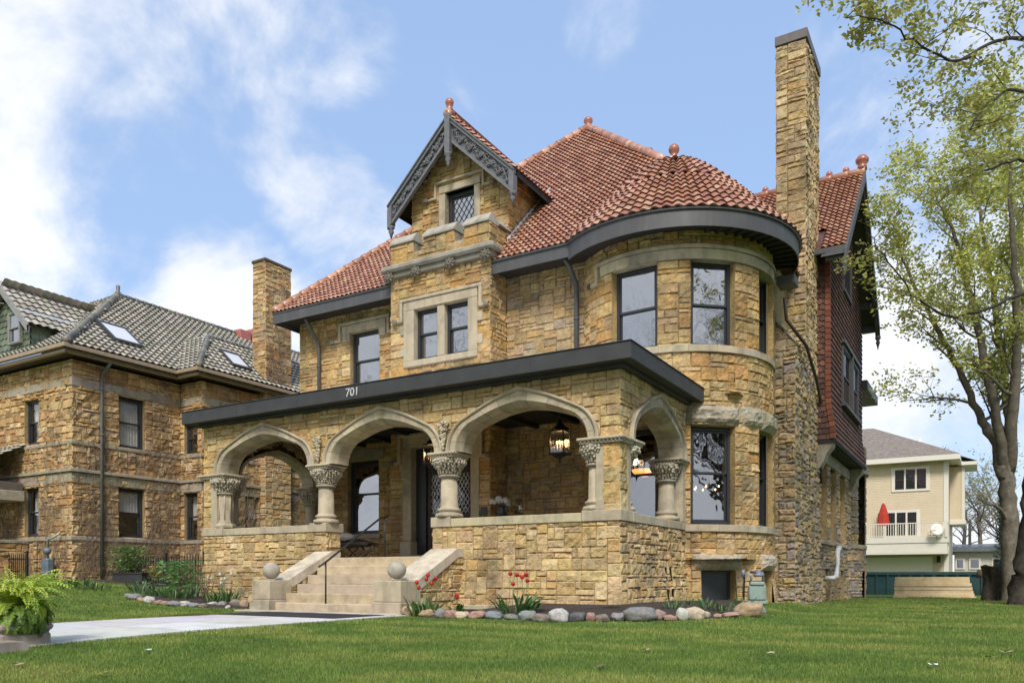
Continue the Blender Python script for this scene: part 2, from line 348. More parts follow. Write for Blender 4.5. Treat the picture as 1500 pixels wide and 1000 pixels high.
def cylm(cx, cy, r): return lambda u, v, d: (cx + (r + d) * math.cos(u / r), cy + (r + d) * math.sin(u / r), v)
def reveal_y(mb, y, x0, x1, z0, z1, dep, c, mi=0, sgn=1):   # reveals of an opening in a wall facing -Y
    b = y + dep * sgn
    mb.add([(x0, y, z0), (x0, b, z0), (x0, b, z1), (x0, y, z1)], [(0, 1, 2, 3)], c, mi); mb.add([(x1, y, z0), (x1, y, z1), (x1, b, z1), (x1, b, z0)], [(0, 1, 2, 3)], c, mi)
    mb.add([(x0, y, z1), (x0, b, z1), (x1, b, z1), (x1, y, z1)], [(0, 1, 2, 3)], c, mi); mb.add([(x0, y, z0), (x1, y, z0), (x1, b, z0), (x0, b, z0)], [(0, 1, 2, 3)], c, mi)

# roof tiles
def tiles(mb, mp, W, L, inside, pal, seed, tw=.17, ch=.225, amp=.05, lift=.05, u0=0., und=.045):
    rnd = random.Random(seed); nu = max(1, round(W / tw)); tw = W / nu; nv = math.ceil(L / ch)
    S = [0, .14, .32, .5, .66, .82]; H = [0, .55, .95, .9, .45, .05]
    for k in range(nv):
        v0 = k * ch; v1 = v0 + ch * 1.06
        for i in range(nu):
            uc = u0 + (i + .5) * tw
            if not inside(uc, v0 + ch * .5): continue
            us = [u0 + (i + s) * tw for s in S] + [u0 + (i + 1) * tw]; hs = [amp * h for h in H] + [0]
            j1 = rnd.uniform(-.006, .006); V = []
            for u, h in zip(us, hs): V.append(mp(u, v0 + j1 + und, h - .012))
            for u, h in zip(us, hs): V.append(mp(u, v0 + j1, h + lift))
            for u, h in zip(us, hs): V.append(mp(u, v1, h))
            n = len(us); c = vary(rnd.choice(pal), rnd, .08); dk = (c[0] * .6, c[1] * .6, c[2] * .6)  # lip darker than the tile: shadow gap under each course put into its colour
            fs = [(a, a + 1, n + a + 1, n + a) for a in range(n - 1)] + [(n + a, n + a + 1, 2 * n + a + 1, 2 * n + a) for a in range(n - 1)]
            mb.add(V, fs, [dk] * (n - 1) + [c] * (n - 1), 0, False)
def planeUV(P0, U, V):
    P0, U, V = Vector(P0), Vector(U).normalized(), Vector(V).normalized(); Nn = U.cross(V).normalized()
    if Nn.z < 0: Nn = -Nn
    return lambda u, v, d: P0 + U * u + V * v + Nn * d
def caps(mb, A, B, pal, seed, r=.105, seg=.36):
    rnd = random.Random(seed); A, B = Vector(A), Vector(B); n = max(1, round((B - A).length / seg)); D = (B - A) / n
    for i in range(n):
        p = A + D * i; mb.tube([p - D * .08, p + D * .1, p + D * .98], [r * 1.16, r * 1.13, r * .9], 9, vary(rnd.choice(pal), rnd, .15))
PAL_RED = [(0.451, 0.219, 0.132), (0.421, 0.198, 0.118), (0.480, 0.251, 0.157), (0.392, 0.177, 0.103), (0.519, 0.300, 0.196), (0.333, 0.144, 0.088)]
PAL_GREEN = [(0.309, 0.293, 0.235), (0.343, 0.320, 0.260), (0.275, 0.266, 0.212), (0.377, 0.342, 0.284), (0.412, 0.364, 0.309), (0.298, 0.266, 0.212)]

# windows: local frame O (lower left of the opening at wall face), U right, Nn outward
def window(parent, O, U, Nn, w, h, split=.5, gm=None, depth=.14, bars=None, fw=.07, mid=True, label=None, lattice=False, fm=None):
    U = Vector(U).normalized(); Nn = Vector(Nn).normalized(); V = Vector((0, 0, 1))
    T = Matrix(((U.x, -Nn.x, V.x, O[0]), (U.y, -Nn.y, V.y, O[1]), (U.z, -Nn.z, V.z, O[2]), (0, 0, 0, 1)))
    f = M(T); d = depth
    f.box(0, fw, d, d + .12, 0, h, ch=.008); f.box(w - fw, w, d, d + .12, 0, h, ch=.008); f.box(fw, w - fw, d, d + .12, h - fw, h, ch=.008); f.box(fw, w - fw, d - .02, d + .12, 0, fw * .9, ch=.008)
    wo = f.build('window', fm or FRAME, parent)
    if label: wo['label'] = label
    i0, i1, z0, z1 = fw, w - fw, fw * .9, h - fw; zs = z0 + (z1 - z0) * split; b = .045
    def sash(a0, a1, c0, c1, dd):
        s_ = M(T)
        s_.box(a0, a0 + b, dd, dd + .04, c0, c1, ch=.005); s_.box(a1 - b, a1, dd, dd + .04, c0, c1, ch=.005); s_.box(a0 + b, a1 - b, dd, dd + .04, c1 - b, c1, ch=.005); s_.box(a0 + b, a1 - b, dd, dd + .04, c0, c0 + b * 1.2, ch=.005)
        s_.build('sash', fm or FRAME, wo)
        p = M(T); p.add([(a0 + b, dd + .02, c0 + b), (a1 - b, dd + .02, c0 + b), (a1 - b, dd + .02, c1 - b), (a0 + b, dd + .02, c1 - b)], [(0, 1, 2, 3)]); p.build('pane', gm or GLASS, wo)
    if mid:
        sash(i0, i1, z0, zs + .03, d + .075); sash(i0, i1, zs - .01, z1, d + .03)
    else: sash(i0, i1, z0, z1, d + .04)
    if lattice:
        l = M(T); diamonds(l, i0 + b, i1 - b, z0 + b, z1 - b, d + .045, *(lattice if isinstance(lattice, tuple) else (.16, .22))); l.build('lead_lattice', IRON, wo)
    return wo
def diamonds(l, x0, x1, z0, z1, y, dx, dz, r=.008):
    k = dz / dx
    for sgn in (1, -1):
        lo, hi = (z0 - k * (x1 - x0), z1) if sgn > 0 else (z0, z1 + k * (x1 - x0))
        c = lo
        while c < hi:
            # line z = c + sgn*k*(x-x0)
            xs = [x0, x1]
            xa = x0 + (z0 - c) / (sgn * k); xb = x0 + (z1 - c) / (sgn * k); a, b = max(x0, min(xa, xb)), min(x1, max(xa, xb))
            if b > a + .01:
                l.tube([(a, y, c + sgn * k * (a - x0)), (b, y, c + sgn * k * (b - x0))], r, 4, smooth=False)
            c += dz
LIME = (.44, .375, .27); LIMEG = (.34, .30, .23)
def course(mb, x0, x1, y0, y1, z0, z1, seed, c=LIME, seg=.8, ch=.012, axis='x', mi=0):
    rnd = random.Random(seed); L = (x1 - x0) if axis == 'x' else (y1 - y0); n = max(1, round(L / seg)); q = [0] + [L * (i + rnd.uniform(-.15, .15)) / n for i in range(1, n)] + [L]
    for i in range(n):
        a, b = q[i] + .002, q[i + 1] - .002; cc = vary(c, rnd, .09)
        if axis == 'x': mb.box(x0 + a, x0 + b, y0, y1, z0, z1, cc, mi, ch)
        else: mb.box(x0, x1, y0 + a, y0 + b, z0, z1, cc, mi, ch)
def ring(mb, cx, cy, r0, r1, a0, a1, z0, z1, seed, c=LIME, seg=.7, ch=.01):   # curved course of cut stone
    rnd = random.Random(seed); n = max(1, round((a1 - a0) * r1 / seg))
    for i in range(n):
        b0 = a0 + (a1 - a0) * i / n + .0012; b1 = a0 + (a1 - a0) * (i + 1) / n - .0012; cc = vary(c, rnd, .09); k = 5; V = []; fs = []
        for j in range(k + 1):
            t = b0 + (b1 - b0) * j / k; ct, s_ = math.cos(t), math.sin(t)
            for (r, z) in ((r0, z0), (r1, z0), (r1, z1 - ch), (r1 - ch, z1), (r0, z1)): V.append((cx + r * ct, cy + r * s_, z))
        for j in range(k):
            for q in range(5): fs.append((j * 5 + q, j * 5 + (q + 1) % 5, (j + 1) * 5 + (q + 1) % 5, (j + 1) * 5 + q))
        fs.append((4, 3, 2, 1, 0)); fs.append(tuple(k * 5 + q for q in range(5))); mb.add(V, fs, cc)
# ================================================================== the mansion
MAN = thing('stone_mansion', (-5, 4, 0), 'golden sandstone mansion with red tile roofs, round corner tower and arched front porch', 'house')
def A(o, **k):
    for a, b in k.items(): o[a] = b
    return o
YM, YT = 4.4, 3.56; TX0, TX1 = -8.55, -5.2; TC = (-1.05, 6.12); TR = 2.48
# ---- arches (four-centred)
def arch_curve(a, h, r, n=26, tags=None):
    dl = math.atan2(a - r, h); K = math.hypot(a - r, h); th = dl + math.asin(min(1, r / K)); half = []
    m = n // 2
    for i in range(m + 1): p = th * i / m; half.append((a - r + r * math.cos(p), r * math.sin(p)))
    tx, tz = half[-1]
    for i in range(1, m + 1):
        t = i / m; bu = .045 * math.sin(PI * t); half.append((tx * (1 - t), tz + (h - tz) * t + bu))
    return [(-x, z) for x, z in half][:-1] + [(0, h)] + [(x, z) for x, z in half[::-1]][1:]
ARCH_PROF = [(0, .03), (0, -.07), (.025, -.10), (.055, -.095), (.08, -.06), (.088, -.035), (.10, -.05), (.235, -.05), (.26, -.01), (.315, .10), (.33, .14), (.33, .50), (.22, .52)]
def arch(name, mp, cx, a, h, zs, seed, parent, label=None):
    # mp(u, y, z): u along the wall, y into the wall
    rnd = random.Random(seed); n = 24; mb = M(); rows = []
    for (d, y) in ARCH_PROF:
        rows.append([(cx + x, y, zs + z) for x, z in arch_curve(a - d, h - d * 1.28, .75 - d * .45, n)])
    k = len(rows[0]); cols = []; st = 0; c = vary(LIME, rnd, .1)
    for i in range(k - 1):
        if st <= 0: c = vary(LIME, rnd, .16); st = rnd.choice([3, 4, 4, 5])
        cols.append(c); st -= 1
    jo = [i for i in range(1, k - 1) if cols[i] != cols[i - 1]]
    for r in range(len(rows) - 1):
        V = [mp(*p) for p in rows[r]] + [mp(*p) for p in rows[r + 1]]
        mb.add(V, [(i, i + 1, k + i + 1, k + i) for i in range(k - 1)], cols if 6 <= r <= 10 else [vary(LIME, rnd, .03) for _ in cols], 0, r not in (0, 6))
    for i in jo:     # recessed mortar joints between voussoirs
        for r in range(6, 11):
            p, q = Vector(mp(*rows[r][i])), Vector(mp(*rows[r + 1][i])); t = (Vector(mp(*rows[r][i + 1])) - p).normalized() * .006
            nrm = (q - p).cross(t).normalized() * .0025
            cc = Vector(mp(cx, .25, zs)); 
            for sg in (1, -1): mb.add([p - t + nrm * sg, p + t + nrm * sg, q + t + nrm * sg, q - t + nrm * sg], [(0, 1, 2, 3)], (.24, .20, .15))
    o = mb.build(name, TRIM, parent)
    if label: o['label'] = label
    return o
def arch_in(cx, a, h, zs):
    cv = arch_curve(a, h, max(.3, .75 - (1.82 - a) * .45))
    def f(u, v):
        x, z = abs(u - cx), v - zs
        if x >= a: return False
        if z <= 0: return True
        for (x0, z0), (x1, z1) in zip(cv, cv[1:]):
            if x0 <= -x <= x1: return z < z0 + (z1 - z0) * (-x - x0) / max(1e-6, x1 - x0)
        return z < h
    return f
FA = [(-9.80, 1.83, 1.23), (-5.92, 1.78, 1.23), (-2.24, 1.82, 1.23)]   # three front arches (centre, half width, rise)
SA = [(2.12, 1.68, 1.23)]
ZS = 3.31
# ---- porch masonry
pw = M()
front = planeY(0.0)
def bat(u, v, d): k = max(0, .95 - v) * .11; return (u + k * (max(0, (u + .5) / .5) if u > -.5 else -max(0, (-11.58 - u) / .5)), -d - k, v)
ashlar(pw, bat, -12.08, -7.64, -.35, 1.68, PAL_PORCH, 11, cl=True, cr=True)
ashlar(pw, bat, -4.45, 0.0, -.35, 1.68, PAL_PORCH, 12, cl=True, cr=True, sv=.12)
def batX(u, v, d): k = max(0, .95 - v) * .11; return (d + k, u - k * max(0, (.5 - u) / .5), v)
ashlar(pw, batX, 0.0, 3.95, -.35, 1.68, PAL_PORCH, 13, cl=True, sv=.10, su=.115, rubble=.3, rough=.045, holes=[(2.45, 2.6, .02, .32), (2.45, 2.6, .5, .8), (2.75, 2.9, .02, .32), (2.75, 2.9, .5, .8)])
pw.box(-.2, -.12, 2.3, 3.0, -.3, 1.0, (.03, .03, .03))
bt = lambda v: max(0, .95 - v) * .11
ashlar(pw, planeX(-7.64), 0.0, .5, .6, 1.68, PAL_PORCH, 14, cl=True)
ashlar(pw, planeX(-4.45, -1), 0.0, .5, .6, 1.68, PAL_PORCH, 15, cl=True)
ashlar(pw, lambda u, v, d: (-12.08 - d - bt(v), u - bt(v) * max(0, (.5 - u) / .5), v), 0.0, 4.4, -.35, 1.68, PAL_PORCH, 16, cl=True)
f1, f2, f3 = [arch_in(c, a - .08, h - .1, ZS) for c, a, h in FA]
keepF = lambda u, v: not (f1(u, v) or f2(u, v) or f3(u, v))
ashlar(pw, front, -12.08, 0.0, 3.30, 4.72, PAL_PORCH, 17, cl=True, cr=True, keep=keepF)
s1 = arch_in(2.12, 1.60, 1.13, ZS)
ashlar(pw, planeX(0.0), 0.0, 4.0, 3.30, 4.72, PAL_PORCH, 18, cl=True, keep=lambda u, v: not s1(u, v), su=.14)
s2 = arch_in(2.2, 1.60, 1.13, ZS)
ashlar(pw, planeX(-12.08, -1), 0.0, 4.4, 3.30, 4.72, PAL_PORCH, 19, cl=True, keep=lambda u, v: not s2(u, v))
# inner faces of the porch walls
keep_in = lambda f: (lambda u, v: not f(u, v))
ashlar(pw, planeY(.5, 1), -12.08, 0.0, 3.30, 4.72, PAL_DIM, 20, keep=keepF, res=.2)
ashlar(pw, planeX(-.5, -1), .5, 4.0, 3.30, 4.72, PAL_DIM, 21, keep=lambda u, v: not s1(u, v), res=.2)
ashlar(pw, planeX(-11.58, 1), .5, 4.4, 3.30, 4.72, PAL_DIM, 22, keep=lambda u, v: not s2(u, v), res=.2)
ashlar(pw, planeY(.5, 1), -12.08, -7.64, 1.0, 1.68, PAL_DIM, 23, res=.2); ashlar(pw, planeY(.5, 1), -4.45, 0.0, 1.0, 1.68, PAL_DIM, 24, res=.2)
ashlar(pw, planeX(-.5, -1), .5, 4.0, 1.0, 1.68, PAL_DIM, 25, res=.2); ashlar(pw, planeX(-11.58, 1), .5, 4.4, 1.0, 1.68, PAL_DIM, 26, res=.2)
# corner piers between sill and springing
ashlar(pw, front, -.36, 0.0, 1.86, 3.2, PAL_PORCH, 27, cr=True, su=.18, sv=.15); ashlar(pw, planeX(0.0), 0.0, .36, 1.86, 3.2, PAL_PORCH, 28, cl=True, su=.18, sv=.15)
ashlar(pw, front, -12.08, -11.76, 1.86, 3.2, PAL_PORCH, 29, cl=True, su=.16, sv=.15); ashlar(pw, planeX(-12.08, -1), 0.0, .36, 1.86, 3.2, PAL_PORCH, 30, cl=True, su=.18, sv=.15)
ashlar(pw, planeX(0.0), 3.82, 3.98, 1.86, 3.3, PAL_PORCH, 31, su=.16, sv=.15)
PW = pw.build('porch_wall', STONE, MAN)
# backing core
co = M()
for x0, x1 in ((-12.04, -7.69), (-4.4, -.04)): co.box(x0, x1, .04, .46, -.4, 1.67, (.3, .25, .17))
co.box(-.46, -.04, .46, 3.95, -.4, 1.67, (.3, .25, .17)); co.box(-12.04, -11.62, .46, 4.38, -.4, 1.67, (.3, .25, .17))
co.box(-.34, -.03, .03, .5, 1.8, 3.3, (.3, .25, .17)); co.box(-12.05, -11.78, .03, .5, 1.8, 3.3, (.3, .25, .17))
co.build('wall_core', STONE, PW)
# ground course and coping of the parapet
def coping(f):
    cp = M(); f(cp); cp.build('parapet_coping', TRIM, MAN)
def _c1(cp):
    course(cp, -11.29, -8.17, -.035, .55, 1.68, 1.86, 1, seg=1.6); cp.box(-8.16, -7.60, -.045, .58, 1.68, 1.90, LIME, 0, .012); cp.box(-12.13, -11.3, -.045, .58, 1.68, 1.90, LIME, 0, .012); course(cp, -12.12, -11.55, .585, 4.38, 1.68, 1.86, 4, seg=1.7, axis='y')
def _c2(cp):
    course(cp, -3.955, -.81, -.035, .55, 1.68, 1.86, 2, seg=2.6); cp.box(-4.48, -3.96, -.045, .58, 1.68, 1.90, LIME, 0, .012); cp.box(-.80, .04, -.045, .58, 1.68, 1.90, LIME, 0, .012)
    cp.box(-.55, .045, .582, .80, 1.68, 1.895, LIME, 0, .012); course(cp, -.55, .035, .805, 3.92, 1.68, 1.86, 3, seg=1.7, axis='y')
coping(_c1); coping(_c2)
pc = M(); course(pc, -4.3, .2, -.17, 0, -.1, .0, 5, seg=1.3); pc.build('base_course', TRIM, MAN)
# ---- arches
for k, (c, a, h) in enumerate(FA): arch('porch_arch', lambda u, y, z: (u, y, z), c, a, h, ZS, 40 + k, MAN)
arch('porch_arch', lambda u, y, z: (-y, u, z), 2.12, 1.68, 1.23, ZS, 44, MAN, label='narrow arch on the side of the porch')
arch('porch_arch', lambda u, y, z: (-12.08 + y, u, z), 2.2, 1.68, 1.23, ZS, 45, MAN)
# ---- columns
def leafy(mb, fx, rnd, n=3):
    for (r0, z0, q, s) in fx:
        for i in range(q):
            a = 2 * PI * (i + .5 * (z0 * 10 % 2)) / q + rnd.uniform(-.04, .04)
            yield a, r0, z0, s
def capital(parent, cx, cy, x0, x1, y0, y1, seed, rr=.235, col=LIMEG, zc=2.80):
    rnd = random.Random(seed); mb = M()
    mb.lathe([(rr + .01, zc - .03), (rr + .055, zc - .01), (rr + .055, zc + .02), (rr + .01, zc + .04), (rr, zc + .10), (rr + .05, zc + .22), (rr + .13, zc + .33), (rr + .15, zc + .40)], cx, cy, 20, col)
    for (r0, z0, q, s) in ((rr + .03, zc + .07, 20, .024), (rr + .04, zc + .115, 22, .028), (rr + .06, zc + .16, 24, .03), (rr + .095, zc + .205, 26, .034), (rr + .12, zc + .25, 28, .03), (rr + .15, zc + .295, 30, .036), (rr + .165, zc + .345, 32, .028)):
        for i in range(q):
            a = 2 * PI * (i + .5 * (int(z0 * 100) % 2)) / q + rnd.uniform(-.05, .05); rr_ = r0 + rnd.uniform(-.012, .024)
            mb.blob((cx + rr_ * math.cos(a), cy + rr_ * math.sin(a), z0 + rnd.uniform(-.01, .01)), s * rnd.uniform(.8, 1.15), vary((.47, .42, .33), rnd, .15), sz=1.1)
    mb.box(x0 + .05, x1 - .05, y0 + .05, y1 - .05, 3.19, 3.23, (.42, .37, .29), 0, .008)
    mb.box(x0, x1, y0, y1, 3.25, 3.315, LIME, 0, .02)
    mb.box(x0 + .07, x1 - .07, y0 + .07, y1 - .07, 3.22, 3.26, (.28, .24, .18))
    nb = int((x1 - x0) / .085)
    for i in range(nb): mb.blob((x0 + .05 + (x1 - x0 - .1) * (i + .5) / nb, y0 + .045, 3.235), .024, (.5, .44, .34))
    nb = int((y1 - y0) / .085)
    for i in range(nb):
        for xx in (x0 + .045, x1 - .045): mb.blob((xx, y0 + .05 + (y1 - y0 - .1) * (i + .5) / nb, 3.235), .024, (.5, .44, .34))
    return mb.build('capital', TRIM, parent)
def shaft(mb, cx, cy, r=.235, c=LIME, fl=False):
    mb.lathe([(r + .11, 1.90), (r + .12, 1.95), (r + .10, 1.985), (r + .04, 2.0), (r + .035, 2.03), (r + .07, 2.05), (r + .07, 2.08), (r + .02, 2.11), (r, 2.14), (r - .012, 2.78)], cx, cy, 28, c)
for k, cx in enumerate((-7.84, -4.16)):
    mb = M(); shaft(mb, cx, .22, .195); c_ = mb.build('column', TRIM, MAN); capital(c_, cx, .22, cx - .36, cx + .36, -.14, .58, 50 + k, .19)
# engaged half columns at the corners
mb = M(); shaft(mb, -.60, .22, .155); mb.box(-.50, -.33, -.02, .5, 1.9, 3.2, LIME, 0, .01); mb.box(-.50, -.345, -.035, .5, 1.9, 2.12, LIME, 0, .01)
c_ = mb.build('corner_column', TRIM, MAN); capital(c_, -.60, .22, -.88, .12, -.13, .55, 53, .15)
mb = M(); shaft(mb, -.22, .66, .14); mb.box(-.5, .02, .36, .52, 1.9, 3.2, LIME, 0, .01); c_ = mb.build('corner_column', TRIM, MAN); capital(c_, -.20, .66, -.5, .125, .552, 1.03, 54, .14)
mb = M(); shaft(mb, -.33, 3.52, .19); mb.box(-.5, .02, 3.64, 3.86, 1.87, 3.2, LIME, 0, .01); c_ = mb.build('corner_column', TRIM, MAN); capital(c_, -.33, 3.50, -.72, .12, 3.26, 3.92, 55, .18)
mb = M()
for i in range(8): 
    a = PI * .5 * (i % 4) / 3
mb.lathe([(.27, 1.90), (.28, 1.95), (.26, 1.99), (.21, 2.02), (.20, 2.1), (.195, 2.78)], -11.47, .2, 8, LIME, smooth=False)
for i in range(8):
    a = 2 * PI * i / 8; mb.tube([(-11.47 + .19 * math.cos(a), .2 + .19 * math.sin(a), 2.1), (-11.47 + .19 * math.cos(a), .2 + .19 * math.sin(a), 2.78)], .018, 6, LIME)
mb.box(-11.77, -11.55, -.025, .5, 1.9, 3.2, LIME, 0, .01); c_ = mb.build('corner_column', TRIM, MAN, label='fluted corner column'); capital(c_, -11.47, .2, -12.2, -11.12, -.14, .56, 56, .19)
mb = M(); shaft(mb, -11.84, .75, .16); c_ = mb.build('corner_column', TRIM, MAN); capital(c_, -11.84, .75, -12.2, -11.5, .562, 1.05, 57, .16)
mb = M(); shaft(mb, -11.84, 3.72, .18); mb.box(-12.1, -11.58, 3.9, 4.37, 1.9, 3.2, LIME, 0, .01); c_ = mb.build('corner_column', TRIM, MAN); capital(c_, -11.84, 3.72, -12.2, -11.5, 3.35, 4.36, 58, .18)
# carved spandrels over the columns
for cx in (-7.84, -4.12):
    mb = M(); rnd = random.Random(int(cx * 10))
    for i in range(95):
        t = rnd.random() ** .8; z = 3.36 + .62 * t; wv = .02 + .13 * t ** 1.3
        mb.blob((cx + rnd.uniform(-wv, wv), -.065 - rnd.uniform(0, .03), z), rnd.uniform(.018, .04), vary((.44, .38, .28), rnd, .2))
    mb.build('spandrel_carving', TRIM, MAN)
# ---- porch roof, ceiling, floor
pr = M()
pr.add([(-12.44, -.37, 4.95), (.36, -.37, 4.95), (.36, 4.33, 5.02), (-12.44, 4.5, 5.02), (-12.44, -.37, 4.80), (.36, -.37, 4.80), (.36, 4.33, 4.80), (-12.44, 4.5, 4.80)], [(0, 1, 2, 3), (4, 7, 6, 5), (0, 4, 5, 1), (1, 5, 6, 2), (3, 2, 6, 7), (0, 3, 7, 4)])
PR = pr.build('porch_roof', LEAD, MAN)
fs = M()
fs.box(-12.47, .39, -.41, -.372, 4.66, 4.98, ch=.008); fs.box(.352, .39, -.371, 4.35, 4.66, 4.98, ch=.008); fs.box(-12.47, -12.43, -.371, 4.5, 4.66, 4.98, ch=.008)
fs.box(-12.43, .352, -.371, -.02, 4.67, 4.70); fs.box(.02, .352, -.02, 4.34, 4.67, 4.70); fs.box(-12.43, -12.1, -.02, 4.5, 4.67, 4.70)
fs.box(-12.1, .14, -.14, -.0, 4.60, 4.67); fs.box(.03, .14, -.0, 3.9, 4.60, 4.67)
fs.box(-12.49, .41, -.43, -.36, 4.981, 5.0, ch=.004); fs.box(.35, .41, -.36, 4.36, 4.981, 5.0, ch=.004)
for i in range(1, 6): fs.box(-12.47 + 2.14 * i - .02, -12.47 + 2.14 * i + .02, -.4135, -.4105, 4.665, 4.975)
FS = fs.build('porch_fascia', PFASC, PR)
# house number
tx = bpy.data.curves.new('n', 'FONT'); tx.body = '701'; tx.size = .27; tx.extrude = .008; tx.align_x = 'CENTER'
to = bpy.data.objects.new('n', tx); COL.objects.link(to); bpy.context.view_layer.update()
me = bpy.data.meshes.new_from_object(to.evaluated_get(bpy.context.evaluated_depsgraph_get())); bpy.data.objects.remove(to)
NUM = mat('number_metal', col=(.55, .55, .55), rough=.4)
me.materials.clear(); me.materials.append(NUM); me.transform(Matrix.Translation((-6.42, -.42, 4.735)) @ Matrix.Rotation(R_(90), 4, 'X'))
no = bpy.data.objects.new('house_number', me); COL.objects.link(no); no.parent = PR; no.matrix_parent_inverse = Matrix.Identity(4)
cl = M()
cl.box(-11.58, -.5, .5, 4.4, 4.64, 4.78)
for i in range(10): cl.box(-11.5 + i * 1.2, -11.38 + i * 1.2, .5, 4.4, 4.54, 4.64)
cl.box(-11.58, -.5, .5, .62, 4.5, 4.66); cl.build('porch_ceiling', BLACK, MAN)
fl = M(); course(fl, -12.0, -.04, .1, 4.6, .85, 1.045, 6, (.44, .38, .30), 1.2); fl.build('porch_floor', TRIM, MAN)
# ---- front steps
STP = (.48, .39, .28)
lv = [(-2.02, .04), (-1.70, .235), (-1.37, .43), (-1.05, .635), (-.75, .84), (-.50, 1.035)]
ST = thing_part = M(); ST.box(-7.19, -4.31, -2.0, .1, -.4, -.16, STP); ST = ST.build('front_steps', TRIM, MAN)
for k, (y, z) in enumerate(lv):
    mb = M(); rnd = random.Random(k + 70); x0, x1 = (-7.2, -4.3) if k else (-7.6, -3.75)
    mb.box(-7.2 if k else -7.28, -4.3, y, .12, z - .21, z, vary(STP, rnd, .08), 0, .014); mb.build('step', STEPM, ST)
def cheek(x0, x1, seed):
    rnd = random.Random(seed); mb = M()
    mb.box(x0 - .03, x1 + .03, -2.22, -1.5, -.4, .10, vary(LIME, rnd, .05), 0, .015)
    mb.box(x0, x1, -2.17, -1.52, .10, .52, vary(LIME, rnd, .06), 0, .015)
    # sloping coping
    P = [(-1.62, .53), (-.25, 1.20), (.02, 1.20), (.02, 1.02), (-.2, 1.02), (-1.52, .36)]
    V = [(x0 - .01, y, z) for y, z in P] + [(x1 + .01, y, z) for y, z in P]; n = 6
    mb.add(V, [(0, 1, 2, 3, 4, 5), (6, 11, 10, 9, 8, 7)] + [(i, (i + 1) % n, n + (i + 1) % n, n + i) for i in range(n)], (.56, .49, .385))
    c = mb.build('stair_cheek', TRIM, ST)
    sb = M()
    for x, s in ((x0 + .04, -1), (x1 - .04, 1)):
        ashlar(sb, planeX(x, s), -1.55, .0, -.3, 1.05, PAL_PORCH, seed + 3 + s, keep=lambda u, v: v < .40 + (u + 1.52) * .47)
    sb.build('cheek_masonry', STONE, c)
    b = M(); r = .185; cx, cy = (x0 + x1) / 2 + .02, -1.88
    prof = [(.10, .52), (.11, .545)] + [(max(.012, r * math.sin(PI * (i + 1.2) / 17)), .545 + r - r * math.cos(PI * (i + 1.2) / 17)) for i in range(16)]
    b.lathe(prof, cx, cy, 28, (.36, .33, .27)); b.build('ball_finial', mat('weathered_stone_ball', attr=True, rough=.9, nscale=8, nvar=.3, bump=.3, bscale=90), c)
cheek(-7.74, -7.2, 80); cheek(-4.3, -3.62, 90)
hr = M(); X = -5.72
hr.tube([(X, -2.0, .04), (X, -2.0, .90)], .018, 8); hr.tube([(X, -.1, 1.04), (X, -.1, 1.97)], .018, 8)
hr.tube([(X, -2.2, .80), (X, -2.0, .90), (X, -.25, 1.93), (X, 0.0, 1.98)], .022, 8); hr.build('handrail', IRON, ST)
# ---- main walls
mw = M()
reveal = (.40, .30, .16)
W2 = (-10.85, -9.68, 6.35, 8.12); PWn = (-10.94, -9.71, 1.9, 4.14)
ashlar(mw, planeY(YM), -13.0, TX0, -.3, 8.95, PAL_GOLD, 101, cl=True, holes=[W2, PWn])
reveal_y(mw, YM, W2[0], W2[1], W2[2], W2[3], .3, reveal); reveal_y(mw, YM, PWn[0], PWn[1], PWn[2], PWn[3], .3, reveal)
ashlar(mw, planeX(-13.0, -1), 4.4, 9.5, -.3, 8.95, PAL_GOLD, 102, cl=True, res=.2)
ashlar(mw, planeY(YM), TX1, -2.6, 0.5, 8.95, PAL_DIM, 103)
MW = mw.build('front_wall', STONE, MAN)
tm = M()
# stepped label mould over the left upper window and its lintel
def label_mould(mb, y, x0, x1, z, drop, foot, c=LIME, p=.09, t=.09):
    mb.box(x0 - t, x1 + t, y - p, y + .02, z, z + t, c, 0, .015); mb.box(x0 - t, x0, y - p, y + .02, z - drop, z - .002, c, 0, .012); mb.box(x1, x1 + t, y - p, y + .02, z - drop, z - .002, c, 0, .012)
    mb.box(x0 - t - foot, x0 - t - .002, y - p, y + .02, z - drop, z - drop + t, c, 0, .012); mb.box(x1 + t + .002, x1 + t + foot, y - p, y + .02, z - drop, z - drop + t, c, 0, .012)
    for x in (x0 - t - foot, x1 + t + foot):
        for q in range(7): mb.blob((x + (q % 3 - 1) * .04, y - p - .02, z - drop + .045 + (q // 3 - 1) * .04), .045, (.22, .2, .16))
tm.box(-11.15, -9.42, YM - .055, YM + .01, 8.12, 8.36, LIME, 0, .01)
tm.build('window_trim', TRIM, MW); tm = M(); label_mould(tm, YM, -11.2, -9.34, 8.38, .5, .22)
for z in (7.86,): tm.box(-11.12, -10.85, YM - .052, YM + .01, z, 8.118, LIME, 0, .01); tm.box(-9.68, -9.42, YM - .052, YM + .01, z, 8.118, LIME, 0, .01)
tm.build('label_mould', TRIM, MW); tm = M(); tm.box(-11.1, -9.5, YM - .04, YM + .02, 4.14, 4.5, LIMEG, 0, .01); tm.build('lintel', TRIM, MW); tm = M(); tm.box(-11.05, -9.6, YM - .08, YM + .02, 1.76, 1.9, LIMEG, 0, .01)
tm.build('sill', TRIM, MW)
window(MAN, (W2[0], YM, W2[2]), (1, 0, 0), (0, -1, 0), W2[1] - W2[0], W2[3] - W2[2], .5, label='sash window on the left of the upper floor')
window(MAN, (PWn[0], YM, PWn[2]), (1, 0, 0), (0, -1, 0), PWn[1] - PWn[0], PWn[3] - PWn[2], .55, label='sash window under the porch')
